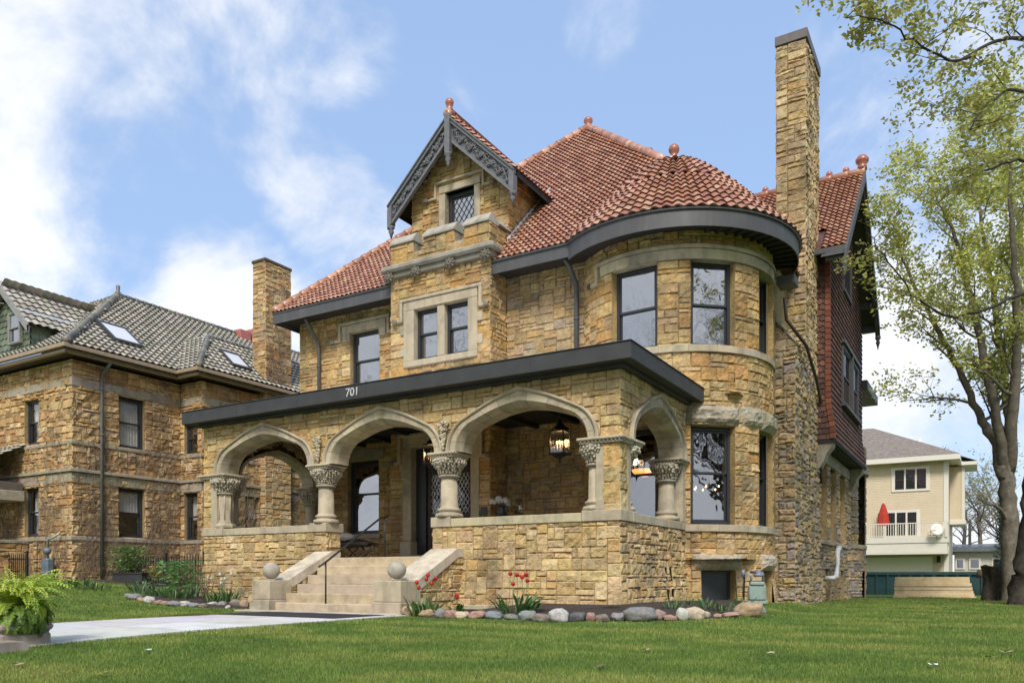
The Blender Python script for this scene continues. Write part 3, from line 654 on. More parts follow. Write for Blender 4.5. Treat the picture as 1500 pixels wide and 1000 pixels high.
# ---- entrance tower
tw = M()
D = (-7.80, -5.80, 1.05, 4.2); W = (-7.70, -5.88, 6.62, 8.05)
ashlar(tw, planeY(YT), TX0, TX1, -.3, 9.06, PAL_GOLD, 111, cl=True, cr=True, holes=[D, W], su=.16, sv=.12, rough=.035)
ashlar(tw, planeX(TX1), YT, YM, -.3, 9.06, PAL_GOLD, 112, cl=True, su=.14, rough=.035)
ashlar(tw, planeX(TX0, -1), YT, YM, -.3, 9.06, PAL_GOLD, 113, cl=True, su=.14)
reveal_y(tw, YT, *D, .55, LIMEG)
TW = tw.build('tower_wall', STONE, MAN)
t2 = M()
t2.box(-8.06, -7.70, YT - .055, YT + .3, 6.64, 8.06, LIME, 0, .012); t2.box(-5.88, -5.58, YT - .055, YT + .3, 6.64, 8.06, LIME, 0, .012)
t2.box(-8.06, -5.58, YT - .055, YT + .3, 8.062, 8.30, LIME, 0, .012); t2.box(-8.06, -5.58, YT - .075, YT + .3, 6.46, 6.638, LIME, 0, .02)
t2.box(-6.93, -6.68, YT - .02, YT + .3, 6.64, 8.06, LIME, 0, .03)
for z0, z1 in ((6.80, 7.05), (7.40, 7.65)): t2.box(-5.58, -5.42, YT - .05, YT + .1, z0, z1, LIME, 0, .01); t2.box(-8.18, -8.06, YT - .05, YT + .1, z0, z1, LIME, 0, .01)
label_mould(t2, YT, -8.09, -5.52, 8.31, .55, .16)
# cornice, parapet and merlons
t2.box(TX0 - .10, TX1 + .10, YT - .12, YM + .1, 9.04, 9.20, (.24, .22, .18), 0, .02); t2.box(TX0 - .22, TX1 + .22, YT - .24, YM + .1, 9.202, 9.38, (.31, .29, .245), 0, .05)
rnd = random.Random(5)
for cx in (TX0 + .05, -7.55, -6.38, TX1 - .05):
    for q in range(16):
        a = 2 * PI * q / 8; r = .045 + .06 * (q > 7); t2.blob((cx + r * math.cos(a) * 1.2, YT - .17 - .03 * (q < 8), 9.06 + r * math.sin(a)), .05, (.16, .145, .12))
for (x0, x1) in ((TX0 + .02, -7.71), (-7.36, -6.32), (-6.02, TX1 - .02)):
    t2.add([(x0 - .02, YT - .08, 10.0), (x1 + .02, YT - .08, 10.0), (x1 + .02, YT + .42, 10.0), (x0 - .02, YT + .42, 10.0), (x0 - .02, YT - .08, 10.05), (x1 + .02, YT - .08, 10.05), (x1 + .02, YT + .42, 10.05), (x0 - .02, YT + .42, 10.05), (x0, YT + .12, 10.28), (x1, YT + .12, 10.28), (x1, YT + .26, 10.28), (x0, YT + .26, 10.28)],
           [(0, 3, 2, 1), (0, 1, 5, 4), (1, 2, 6, 5), (2, 3, 7, 6), (3, 0, 4, 7), (4, 5, 9, 8), (5, 6, 10, 9), (6, 7, 11, 10), (7, 4, 8, 11), (8, 9, 10, 11)], (.38, .36, .31))
t2.add([(TX1 - .35, YT + .42, 10.05), (TX1 + .06, YT + .42, 10.05), (TX1 + .06, 4.9, 10.05), (TX1 - .35, 4.9, 10.05), (TX1 - .22, YT + .42, 10.26), (TX1 - .1, YT + .42, 10.26), (TX1 - .1, 4.9, 10.26), (TX1 - .22, 4.9, 10.26)], [(0, 3, 2, 1), (0, 1, 5, 4), (1, 2, 6, 5), (2, 3, 7, 6), (3, 0, 4, 7), (4, 5, 6, 7)], (.38, .36, .31))
for x0, x1 in ((-7.71, -7.36), (-6.32, -6.02)): t2.box(x0, x1, YT - .02, YT + .35, 9.62, 9.68, (.40, .38, .33))
t2.build('tower_trim', TRIM, TW)
pp = M()
ashlar(pp, planeY(YT - .02), TX0 + .02, TX1 - .02, 9.38, 10.0, PAL_GOLD, 114, cl=True, cr=True, holes=[(-7.71, -7.36, 9.68, 10.0), (-6.32, -6.02, 9.68, 10.0)], rough=.015, sv=.15, su=.2)
ashlar(pp, planeX(TX1 - .02), YT - .02, 4.9, 9.2, 10.0, PAL_GOLD, 115, cl=True, rough=.015)
ashlar(pp, planeX(TX0 + .02, -1), YT - .02, 4.9, 9.2, 10.0, PAL_GOLD, 116, cl=True, rough=.015)
for (x0, x1) in ((TX0 + .06, -7.71), (-7.36, -6.32), (-6.02, TX1 - .06)): pp.box(x0, x1, YT + .02, YT + .33, 9.3, 9.99, (.36, .33, .26))
pp.box(TX0 + .05, TX1 - .05, YT + .02, YT + .33, 9.3, 9.61, (.36, .33, .26)); pp.box(TX1 - .33, TX1 - .06, YT + .3, 4.9, 9.3, 9.99, (.36, .33, .26))
pp.build('parapet', STONE, TW)
for x0, x1 in ((-7.70, -6.93), (-6.68, -5.88)): window(MAN, (x0, YT, 6.64), (1, 0, 0), (0, -1, 0), x1 - x0, 1.42, .52)
# ---- front door
dt = M()
for x0, x1 in ((-8.10, -7.80), (-5.80, -5.52)): course(dt, x0, x1, YT - .05, YT + .3, 1.6, 4.2, 3, seg=9); dt.box(x0 - .06, x1 + .03, YT - .10, YT + .3, 1.05, 1.58, LIME, 0, .015)
dt.box(-8.10, -5.52, YT - .05, YT + .3, 4.202, 4.55, LIME, 0, .02); label_mould(dt, YT - .04, -8.14, -5.48, 4.5, .75, .2)
dt.box(-8.2, -5.5, YT - .35, YT + .5, 1.045, 1.19, LIMEG, 0, .01); dt.build('door_surround', TRIM, MAN)
dr = M(); dr.box(D[0], D[0] + .34, YT + .20, YT + .36, 1.19, 4.2); dr.box(D[1] - .1, D[1], YT + .2, YT + .36, 1.19, 4.2); dr.box(D[0] + .34, D[1] - .1, YT + .2, YT + .36, 3.95, 4.2)
DR = dr.build('front_door', FRAME, MAN)
for x0, x1 in ((-7.46, -6.69), (-6.67, -5.90)):
    lf = M(); lf.box(x0, x1, YT + .26, YT + .34, 1.2, 2.35, ch=.01); lf.box(x0, x0 + .14, YT + .26, YT + .34, 2.35, 3.95, ch=.01); lf.box(x1 - .14, x1, YT + .26, YT + .34, 2.35, 3.95, ch=.01); lf.box(x0 + .14, x1 - .14, YT + .26, YT + .34, 3.45, 3.95, ch=.01)
    for z0, z1 in ((1.32, 1.75), (1.85, 2.25)): lf.box(x0 + .12, x1 - .12, YT + .235, YT + .262, z0, z1, ch=.012)
    lf = lf.build('door_leaf', WOOD, DR)
    p = M(); p.add([(x0 + .14, YT + .31, 2.35), (x1 - .14, YT + .31, 2.35), (x1 - .14, YT + .31, 3.45), (x0 + .14, YT + .31, 3.45)], [(0, 1, 2, 3)]); p.build('leaded_pane', GLASSD, DR)
    l = M(); diamonds(l, x0 + .14, x1 - .14, 2.35, 3.45, YT + .285, .12, .19, .009); l.build('lead_lattice', LEAD, DR)
kn = M(); kn.blob((-6.75, YT + .2, 2.12), .035, n=10, m=6); kn.build('door_handle', mat('brass', col=(.5, .35, .12), metal=1, rough=.3), DR)
pq = M(); pq.box(-5.48, -5.27, YT - .05, YT - .02, 2.16, 2.44, ch=.006); pq.build('mailbox', DARKM, MAN)
# ---- dormer over the tower
dm = M(); YD = 4.5; DW = (-7.30, -6.30, 10.35, 11.62)
pk = lambda x: 13.35 - .95 * abs(x + 6.875)
ashlar(dm, planeY(YD), TX0 + .03, TX1 - .01, 9.3, 13.3, PAL_GOLD, 121, cl=True, cr=True, holes=[DW], keep=lambda u, v: v < pk(u) - .03)
ashlar(dm, planeX(TX1 - .01), YD, 8.4, 9.0, 11.75, PAL_GOLD, 122, cl=True, rough=.035)
ashlar(dm, planeX(TX0 + .03, -1), YD, 8.4, 9.0, 11.75, PAL_GOLD, 123, cl=True, res=.2)
reveal_y(dm, YD, *DW, .25, LIME)
DM = dm.build('dormer_wall', STONE, MAN)
d2 = M(); d2.box(-7.52, -7.302, YD - .055, YD + .2, 10.3, 11.6, LIME, 0, .01); d2.box(-6.298, -6.1, YD - .055, YD + .2, 10.3, 11.6, LIME, 0, .01); d2.box(-7.52, -6.1, YD - .055, YD + .2, 11.62, 11.82, LIME, 0, .01)
label_mould(d2, YD, -7.60, -6.02, 11.9, .42, .28, t=.07); d2.build('dormer_trim', TRIM, DM)
window(MAN, (DW[0], YD, DW[2]), (1, 0, 0), (0, -1, 0), 1.0, 1.27, .5, mid=False, fw=.12, lattice=(.17, .25), label='diamond paned window in the dormer gable')
# dormer roof
dr_ = M(); zr = 13.5; hw = 2.15; sl = math.hypot(hw, .95 * hw)
for s in (1, -1):
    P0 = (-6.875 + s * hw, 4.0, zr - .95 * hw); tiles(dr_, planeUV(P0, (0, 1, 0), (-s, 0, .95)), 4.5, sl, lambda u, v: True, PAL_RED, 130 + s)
DRF = dr_.build('dormer_roof', TILE, MAN)
c_ = M(); caps(c_, (-6.875, 3.97, zr + .04), (-6.875, 8.2, zr + .04), PAL_RED, 5, r=.11)
c_.lathe([(.14, zr + .02), (.15, zr + .10), (.10, zr + .16), (.085, zr + .28), (.11, zr + .33), (.125, zr + .39), (.10, zr + .46), (.04, zr + .49)], -6.875, 4.08, 14, (.33, .115, .07)); c_.build('ridge_tiles', TILE, DRF)
bg_ = M()   # carved bargeboards
for s in (1, -1):
    def P(t, dz, y): return (-6.875 + s * hw * t * 1.0, y, zr - .03 - .95 * hw * t + dz)
    def bar(t0, t1, a, b, y0, y1):
        V = [P(t0, a, y0), P(t1, a, y0), P(t1, b, y0), P(t0, b, y0), P(t0, a, y1), P(t1, a, y1), P(t1, b, y1), P(t0, b, y1)]
        bg_.add(V, [(0, 1, 2, 3), (4, 7, 6, 5), (0, 4, 5, 1), (1, 5, 6, 2), (2, 6, 7, 3), (3, 7, 4, 0)])
    bar(.0, 1.0, -.13, .0, 3.98, 4.14); bar(.0, 1.0, -.02, .03, 3.94, 4.16); bar(.06, .95, -.66, -.56, 3.99, 4.10); bar(.04, .97, -.6, -.12, 4.06, 4.09)
    # scrolling foliage in relief
    rnd = random.Random(9 + s); pts = []
    for i in range(61):
        t = .07 + .86 * i / 60; pts.append(P(t, -.345 + .13 * math.sin(i * .62), 4.03))
    bg_.tube(pts, .022, 5)
    for i in range(2, 60, 2):
        t = .07 + .86 * i / 60; sg = -1 if math.sin(i * .62) > 0 else 1
        c0 = P(t, -.345 + .13 * math.sin(i * .62), 4.03)
        for q in range(4):
            a = PI * (.2 + .6 * q / 3) * sg + rnd.uniform(-.3, .3); L = rnd.uniform(.09, .17)
            tip = (c0[0] + L * math.cos(a), 4.01, c0[2] + L * math.sin(a) * 1.0); bg_.tube([c0, ((c0[0] + tip[0]) / 2 + .02, 4.0, (c0[2] + tip[2]) / 2), tip], [.014, .02, .006], 4)
    # foot bracket and pendant
    bar(.93, 1.0, -.66, -.1, 3.96, 4.16); x = -6.875 + s * hw * .965; zf = zr - .95 * hw * .965 - .66
    bg_.lathe([(.10, zf), (.11, zf - .05), (.06, zf - .10), (.085, zf - .16), (.05, zf - .24), (.015, zf - .36)], x, 4.06, 8)
bg_.box(-6.96, -6.79, 3.93, 4.12, 12.45, 13.52, ch=.01); bg_.lathe([(.11, 12.45), (.12, 12.40), (.07, 12.34), (.10, 12.26), (.05, 12.18), (.06, 12.13), (.012, 12.02)], -6.875, 4.02, 8)
bg_.build('bargeboard', mat('grey_carved_wood', col=(.135, .138, .15), rough=.6, nvar=.25, nscale=10), DRF)
sf = M()
for s in (1, -1):
    x1 = -6.875 + s * hw; z1 = zr - .95 * hw - .05; sf.add([(-6.875, 4.1, zr - .08), (x1, 4.1, z1), (x1, 7.0, z1), (-6.875, 7.0, zr - .08)], [(0, 1, 2, 3)])
    sf.box(x1 - .02 * s, x1, 4.1, 6.8, z1 - .10, z1 + .05)
sf.build('soffit', BLACK, DRF)
lf = M()
for i in range(12):   # stepped lead flashing along the dormer cheek
    y = 4.35 + i * .21; z = 8.93 + .98 * (y - 3.65) + .06; lf.add([(TX1 + .05, y, z - .12), (TX1 + .05, y + .24, z + .10), (TX1 + .05, y + .2, z + .32), (TX1 + .05, y, z + .16)], [(0, 1, 2, 3)])
    lf.add([(TX1 + .04, y, z - .0), (TX1 + .24, y, z + .02), (TX1 + .24, y + .24, z + .26), (TX1 + .04, y + .24, z + .24)], [(0, 1, 2, 3)])
lf.build('step_flashing', LEAD, DRF)
# ---- round corner tower
cx, cy = TC
rd = lambda deg: R_(deg) * TR
WA = [(-107.3, -79.9), (-61.8, -36.4), (-16.8, 8.6)]
tu = M()
H = [(rd(a), rd(b), 6.02, 8.02) for a, b in WA] + [(rd(a), rd(b), 1.82, 4.14) for a, b in WA] + [(rd(-56.3), rd(-35.9), -.35, .74), (rd(-12), rd(4), -.35, .74)]
def tmap(u, v, d):
    k = max(0, .8 - v) * .12; return (cx + (TR + d + k) * math.cos(u / TR), cy + (TR + d + k) * math.sin(u / TR), v)
ashlar(tu, tmap, rd(-152), rd(60), -.35, 8.95, PAL_GOLD, 201, holes=H, su=.15, sv=.115, rough=.036)
tp = lambda a, r, z: (cx + r * math.cos(R_(a)), cy + r * math.sin(R_(a)), z)
for (a, b), zz in [(w_, z_) for w_ in WA for z_ in ((6.02, 8.02), (1.82, 4.14))] + [((-56.3, -35.9), (-.35, .74)), ((-12, 4), (-.35, .74))]:
    r0, r1 = TR + .02, TR - .45
    for q in (a, b): tu.add([tp(q, r0, zz[0]), tp(q, r1, zz[0]), tp(q, r1, zz[1]), tp(q, r0, zz[1])], [(0, 1, 2, 3)], (.42, .29, .13))
    for z in zz: tu.add([tp(a + (b - a) * i / 6, rr, z) for i in range(7) for rr in (r0, r1)], [(2 * i, 2 * i + 1, 2 * i + 3, 2 * i + 2) for i in range(6)], LIME)
TU = tu.build('round_tower_wall', STONE, MAN)
def chord_window(parent, a, b, z0, h, gm, split=.5, label=None, inset=.16, **k):
    r = TR - inset; p, q = Vector(tp(a, r, z0)), Vector(tp(b, r, z0)); U = q - p; Nn = Vector((U.y, -U.x, 0)).normalized()
    return window(parent, p, U, Nn, U.length, h, split, gm=gm, depth=.0, label=label, **k)
for i, (a, b) in enumerate(WA):
    chord_window(MAN, a, b, 6.02, 2.0, GLASS, .5); chord_window(MAN, a, b, 1.84, 2.28, GLASST if i < 2 else GLASSD, .53)
bw = M()
for a, b in ((-56.3, -35.9), (-12, 4)):
    p, q = Vector(tp(a, TR - .18, -.1)), Vector(tp(b, TR - .18, -.1)); U = (q - p).normalized(); Nn = Vector((U.y, -U.x, 0)); L = (q - p).length
    T = Matrix(((U.x, -Nn.x, 0, p.x), (U.y, -Nn.y, 0, p.y), (0, 0, 1, p.z), (0, 0, 0, 1))); b_ = M(T)
    b_.box(0, .05, 0, .06, -.2, .84); b_.box(L - .05, L, 0, .06, -.2, .84); b_.box(.05, L - .05, 0, .06, .79, .84); b_.box(.05, L - .05, .03, .05, -.2, .79)
    b_.build('basement_window', FRAME, MAN)
def sc_(name, fn):
    tt = M(); fn(tt); return tt.build(name, TRIM, TU)
sc_('sill_course', lambda t: ring(t, cx, cy, TR - .25, TR + .07, R_(-110), R_(30), 5.86, 6.02, 1)); sc_('lintel_course', lambda t: ring(t, cx, cy, TR - .25, TR + .058, R_(-116), R_(30), 8.022, 8.26, 2, seg=.9))
def lm_(t):
    ring(t, cx, cy, TR - .1, TR + .10, R_(-117.5), R_(30), 8.27, 8.36, 3, seg=2); ring(t, cx, cy, TR - .1, TR + .10, R_(-119.5), R_(-117.4), 7.84, 8.36, 3, seg=2); ring(t, cx, cy, TR - .1, TR + .10, R_(-125), R_(-119.4), 7.84, 7.93, 3, seg=2)
    for q in range(7): t.blob(tp(-125, TR + .12, 7.88 + .03 * (q % 3 - 1)), .05, (.2, .18, .14))
sc_('label_mould', lm_)
sc_('sill_course', lambda t: ring(t, cx, cy, TR - .2, TR + .07, R_(-66), R_(30), 1.66, 1.82, 4, seg=.9)); sc_('sill_course', lambda t: ring(t, cx, cy, TR - .2, TR + .07, R_(-112), R_(-76), 1.66, 1.82, 4, seg=.9))
# rough projecting lintel blocks
for (a, b, z0, z1) in ((-65, -33, 4.15, 4.62), (-32.6, -14, 4.15, 4.66), (-13.6, 14, 4.15, 4.66), (-61.5, -31, .75, 1.14), (-15, 8, .75, 1.16), (-110, -70, 4.15, 4.55)):
    lt = M(); us = rd(a), rd(b); nz, nu = 7, max(6, int((us[1] - us[0]) / .07)); V = []
    for i in range(nu + 1):
        for j in range(nz + 1):
            u = us[0] + (us[1] - us[0]) * i / nu; v = z0 + (z1 - z0) * j / nz; e = min(i, nu - i, j, nz - j)
            d = .0 if e == 0 else (.07 if e == 1 else .13) + .05 * noise.noise(Vector((u * 5, v * 7, 3))) + .03 * noise.noise(Vector((u * 14, v * 16, 3)))
            V.append((cx + (TR + d) * math.cos(u / TR), cy + (TR + d) * math.sin(u / TR), v))
    lt.add(V, [(i * (nz + 1) + j, (i + 1) * (nz + 1) + j, (i + 1) * (nz + 1) + j + 1, i * (nz + 1) + j + 1) for i in range(nu) for j in range(nz)], vary((.42, .37, .27), random.Random(a), .1))
    lt.build('rough_lintel', STONE, TU)
# flat wall joining the tower to the porch side
# eave fascia: path in plan
RE = 3.12
def sweep(name, path, z0, z1, m, parent, lip=True, thk=.03, inner=None):
    mb = M(); n = len(path); V = []
    for i, p in enumerate(path):
        p = Vector((p[0], p[1], 0)); a = Vector((*path[max(0, i - 1)], 0)); b = Vector((*path[min(n - 1, i + 1)], 0)); t = (b - a).normalized(); o = Vector((t.y, -t.x, 0))
        for (d, z) in ((0, z0), (0, z1 - .05), (.045, z1 - .04), (.05, z1), (-.09, z1), (-.09, z1 - .06), (-thk, z1 - .07), (-thk, z0)): V.append((p + o * d).to_tuple()[:2] + (z,))
    f = [(i * 8 + j, (i + 1) * 8 + j, (i + 1) * 8 + (j + 1) % 8, i * 8 + (j + 1) % 8) for i in range(n - 1) for j in range(8)] + [tuple(range(8)), tuple((n - 1) * 8 + j for j in range(8))[::-1]]
    mb.add(V, f); return mb.build(name, m, parent)
circ = [(cx + RE * math.cos(R_(a)), cy + RE * math.sin(R_(a))) for a in range(-127, 31, 3)]
EY = 3.63
# main roof (hipped) planes
PKx, PKy, PKz, EZ, SL = -5.9, 11.1, 16.24, 8.93, .98
cosf = math.hypot(1, SL)
mr_ = M()
Lf = (PKy - EY) * cosf
EXL, EXR = -13.4, 1.6
def cone_z(r): return 8.93 + (RE - r) * .95 + .25 * math.sin(PI * min(1, max(0, r / RE)))
def in_front(u, v):
    x = EXL + u; t = v / cosf
    if not (x > EXL + t - .1 and x < EXR - t + .15): return False
    y = EY + t
    if TX0 < x < TX1 and y < 6.5: return False
    if x > cx and y < 6.9: return False
    r = math.hypot(x - cx, y - cy); return r > RE - .2 or EZ + SL * t > cone_z(r) - .15
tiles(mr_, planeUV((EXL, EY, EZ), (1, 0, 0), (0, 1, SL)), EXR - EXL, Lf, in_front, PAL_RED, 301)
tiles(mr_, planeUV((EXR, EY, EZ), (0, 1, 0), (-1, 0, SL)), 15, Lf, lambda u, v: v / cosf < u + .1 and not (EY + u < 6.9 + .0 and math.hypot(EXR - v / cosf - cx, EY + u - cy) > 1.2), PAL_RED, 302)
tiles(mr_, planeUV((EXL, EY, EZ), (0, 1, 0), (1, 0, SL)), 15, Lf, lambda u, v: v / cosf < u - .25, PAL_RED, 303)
e0 = .03   # deck under the tiles
mr_.add([(EXL, EY + .03, EZ - .03), (TX0, EY + .03, EZ - .03), (TX0, 6.5, EZ + SL * (6.5 - EY) - e0), (TX1, 6.5, EZ + SL * (6.5 - EY) - e0), (TX1, EY + .03, EZ - .03), (-3.0, EY + .03, EZ - .03), (-1.0, 5.5, EZ + SL * (5.5 - EY) - e0), (EXR - 2, 5.6, EZ + SL * (5.6 - EY) - e0), (PKx, PKy, PKz - e0)], [(0, 1, 2, 8), (2, 3, 8), (3, 4, 5, 6, 8), (6, 7, 8)], (.1, .04, .03))
mr_.add([(EXR, 5.5, EZ - e0), (EXR, 18, EZ - e0), (PKx, 18, PKz - e0), (PKx, PKy, PKz - e0)], [(0, 1, 2, 3)], (.1, .04, .03))
mr_.add([(EXL, EY, EZ - e0), (EXL, 18, EZ - e0), (PKx, 18, PKz - e0), (PKx, PKy, PKz - e0)], [(0, 1, 2, 3)], (.1, .04, .03)); mr_.add([(EXL, 18, 0), (EXR, 18, 0), (EXR, 18, EZ), (PKx, 18, PKz), (EXL, 18, EZ)], [(0, 1, 2, 3, 4)], (.3, .2, .1))
MR = mr_.build('main_roof', TILE, MAN)
c_ = M(); caps(c_, (EXL + .05, EY + .05, EZ + .10), (PKx, PKy, PKz + .08), PAL_RED, 31, r=.125, seg=.34); caps(c_, (PKx, PKy, PKz + .08), (-1.6, 6.8, 12.1), PAL_RED, 32, r=.115, seg=.26)
caps(c_, (PKx, PKy, PKz + .06), (PKx, 18, PKz + .06), PAL_RED, 33)
c_.build('ridge_tiles', TILE, MR); c_ = M(); c_.lathe([(.16, PKz), (.17, PKz + .08), (.12, PKz + .14), (.10, PKz + .18), (.16, PKz + .27), (.15, PKz + .36), (.06, PKz + .43)], PKx, PKy, 16, (.33, .115, .07))
c_.build('finial', TILE, MR); c_ = M(); FX, FY_, FZ = -4.72, 13.9, 16.30    # small rear hip with its own finial
c_.lathe([(.14, FZ - .5), (.14, FZ), (.10, FZ + .06), (.15, FZ + .14), (.14, FZ + .22), (.05, FZ + .28)], FX, FY_, 14, (.33, .115, .07)); caps(c_, (FX - .3, FY_, FZ - .15), (FX + .7, FY_, FZ - .45), PAL_RED, 34)
c_.build('ridge_tiles', TILE, MR)
rh = M(); rh.add([(FX - .3, FY_, FZ - .2), (FX + .7, FY_, FZ - .5), (FX + .9, FY_ - 1.5, FZ - 2.6), (FX - .9, FY_ - 1.5, FZ - 2.6), (FX + .9, FY_ + 1.5, FZ - 2.6), (FX - .9, FY_ + 1.5, FZ - 2.6)], [(0, 3, 2, 1), (0, 1, 4, 5), (1, 2, 4), (0, 5, 3)], (.36, .13, .09)); rh.build('rear_hip', TILE, MR)
# conical roof of the round tower
cn = M(); prof = [(RE + .04, EZ + .0), (2.72, 9.40), (2.2, 9.94), (1.6, 10.54), (1.05, 11.03), (.62, 11.36), (.42, 11.50)]
seg = [0]
for (r0, z0), (r1, z1) in zip(prof, prof[1:]): seg.append(seg[-1] + math.hypot(r1 - r0, z1 - z0))
def prof_at(s):
    s = max(0, min(seg[-1] - 1e-4, s))
    for i in range(len(prof) - 1):
        if s <= seg[i + 1]:
            t = (s - seg[i]) / (seg[i + 1] - seg[i]); (r0, z0), (r1, z1) = prof[i], prof[i + 1]
            dr, dz = r1 - r0, z1 - z0; l = math.hypot(dr, dz); return r0 + dr * t, z0 + dz * t, dz / l, -dr / l
def cmap(u, v, d):
    r, z, nr, nz = prof_at(v); k = min(1, r / 1.2 + .25); d *= k; return (cx + (r + nr * d) * math.cos(u), cy + (r + nr * d) * math.sin(u), z + nz * d)
NT = 76; CH = seg[-1] / 15
for k in range(15):
    nt_ = NT if k < 8 else (NT // 2 if k < 13 else NT // 4)
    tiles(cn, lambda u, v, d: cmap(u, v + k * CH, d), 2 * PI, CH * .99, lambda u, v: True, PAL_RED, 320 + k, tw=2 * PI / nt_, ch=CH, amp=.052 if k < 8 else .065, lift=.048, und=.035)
cn.lathe([(r - .03, z - .04) for r, z in prof], cx, cy, 48, (.1, .04, .03))
CN = cn.build('conical_roof', TILE, MAN)
fn = M(); fn.lathe([(.44, 11.50), (.43, 11.53), (.30, 11.60), (.14, 11.66)], cx, cy, 24, None, 0); fn.build('lead_cap', LEAD, CN)
fn = M(); fn.lathe([(.13, 11.64), (.11, 11.70), (.085, 11.76), (.09, 11.80), (.135, 11.86), (.145, 11.93), (.12, 12.0), (.05, 12.05)], cx, cy, 16, (.33, .115, .07)); fn.build('finial', TILE, CN)
eaves = sweep('eave_fascia', [(EXL, 18.0), (EXL, EY), (TX0 - .001, EY)], EZ - .33, EZ + .015, FASC, MR)
sweep('eave_fascia', [(TX1 + .001, EY), (-2.93, EY)], EZ - .33, EZ + .015, FASC, MR)
sweep('curved_fascia', [(-2.93, EY)] + circ[1:], EZ - .40, EZ + .02, FASC, CN)
so = M(); so.add([(EXL + .03, EY + .03, EZ - .22), (TX0, EY + .03, EZ - .22), (TX0, YM, EZ - .2), (-13, YM, EZ - .2), (EXL + .03, 18, EZ - .22), (-13, 18, EZ - .22)], [(0, 1, 2, 3), (0, 3, 5, 4)]); so.add([(TX1, EY + .03, EZ - .22), (-2.5, EY + .03, EZ - .22), (-2.3, YM + .3, EZ - .22), (TX1, YM, EZ - .22)], [(0, 1, 2, 3)])
V = []; 
for x, y in circ: 
    a = math.atan2(y - cy, x - cx); V += [(cx + (RE - .03) * math.cos(a), cy + (RE - .03) * math.sin(a), EZ - .24), (cx + 2.3 * math.cos(a), cy + 2.3 * math.sin(a), EZ - .24)]
so.add(V, [(2 * i, 2 * i + 2, 2 * i + 3, 2 * i + 1) for i in range(len(circ) - 1)])
for q in range(-54, 30, 6):
    a = R_(q); t = Vector((-math.sin(a), math.cos(a), 0)) * .04; p, r = Vector((math.cos(a), math.sin(a), 0)) * (RE - .05), Vector((math.cos(a), math.sin(a), 0)) * (TR - .05); o = Vector((cx, cy, 0))
    V = [o + p - t + Vector((0, 0, EZ - .25)), o + p + t + Vector((0, 0, EZ - .25)), o + r + t + Vector((0, 0, EZ - .25)), o + r - t + Vector((0, 0, EZ - .25))]; V += [v - Vector((0, 0, .05)) for v in V]
    so.add(V, [(0, 1, 2, 3), (4, 7, 6, 5), (0, 4, 5, 1), (1, 5, 6, 2), (2, 6, 7, 3), (3, 7, 4, 0)])
so.build('soffit', mat('brown_soffit', col=(.030, .024, .019), rough=.8), MR)
# downspouts
def downspout(name, pts, r, m, parent):
    mb = M(); mb.tube(pts, r, 10)
    for z in (5.6, 7.2):
        if pts[-1][2] < z < pts[0][2] - .8: mb.tube([(pts[-1][0], pts[-1][1], z), (pts[-1][0], pts[-1][1], z + .05)], r * 1.3, 10)
    return mb.build(name, m, parent)
downspout('downspout', [(-3.1, 3.75, 8.62), (-3.05, 3.9, 8.5), (-3.0, 4.22, 8.12), (-3.0, 4.24, 7.95), (-3.0, 4.24, 5.0)], .062, FASC, MAN)
downspout('downspout', [(-12.1, 3.75, 8.62), (-12.1, 3.85, 8.45), (-12.05, 4.26, 7.95), (-12.05, 4.28, 7.8), (-12.05, 4.28, 5.0)], .055, FASC, MAN)
# ---- chimney and side masonry
ch = M()
topz = lambda x: 7.42 - (x - 1.25) * 1.2
PAL_CH = PAL_GREY + [(.44, .32, .15), (.40, .30, .16)]
ashlar(ch, planeY(7.35), .9, 1.80, -.5, 7.6, PAL_CH, 401, cr=True, su=.12, sv=.09, rubble=1.2, rough=.05, keep=lambda u, v: v < topz(u))
ashlar(ch, planeX(1.80), 7.35, 10.8, -.5, 6.75, PAL_CH, 402, cl=True, su=.17, sv=.10, rubble=1.2, rough=.05, holes=[(9.3, 9.55, 3.2, 4.0)])
ch.add([(.9, 7.35, topz(.9)), (1.8, 7.35, topz(1.8)), (1.8, 10.8, topz(1.8)), (.9, 10.8, topz(.9))], [(0, 1, 2, 3)], (.40, .36, .28))
ch.box(1.5, 1.7, 9.2, 9.7, 3.1, 4.1, (.02, .02, .02))
for i in range(7):
    x0, x1 = .95 + i * .125, 1.07 + i * .125; ch.add([(x0, 7.31, topz(x0) + .015), (x1, 7.31, topz(x1) + .015), (x1, 7.5, topz(x1) + .05), (x0, 7.5, topz(x0) + .05), (x0, 7.31, topz(x0) - .05), (x1, 7.31, topz(x1) - .05)], [(0, 1, 2, 3), (4, 5, 1, 0)], (.45, .41, .33))
PAL_SH = [(.52, .385, .21), (.46, .33, .18), (.54, .405, .235), (.42, .31, .18), (.48, .33, .16), (.56, .43, .26)]
ashlar(ch, planeY(8.80), 1.0, 1.79, 5.2, 15.45, PAL_SH, 403, cl=True, cr=True, su=.16, sv=.12, rough=.04, rubble=.4)
ashlar(ch, planeX(1.79), 8.80, 10.80, 5.2, 15.45, PAL_SH, 404, cl=True, cr=True, su=.17, sv=.12, rough=.045, rubble=.4)
ashlar(ch, planeX(1.0, -1), 8.80, 10.80, 7.2, 15.45, PAL_SH, 405, cl=True, cr=True, res=.2); ch.box(1.03, 1.76, 8.83, 10.8, 5, 15.4, (.3, .25, .17))
CH_ = ch.build('chimney', STONE, MAN)
cc_ = M(); cc_.box(.97, 1.84, 8.75, 10.86, 15.46, 15.72, ch=.01); cc_.build('chimney_cap', mat('brown_metal_cap', col=(.115, .10, .095), rough=.5, nvar=.2), CH_)
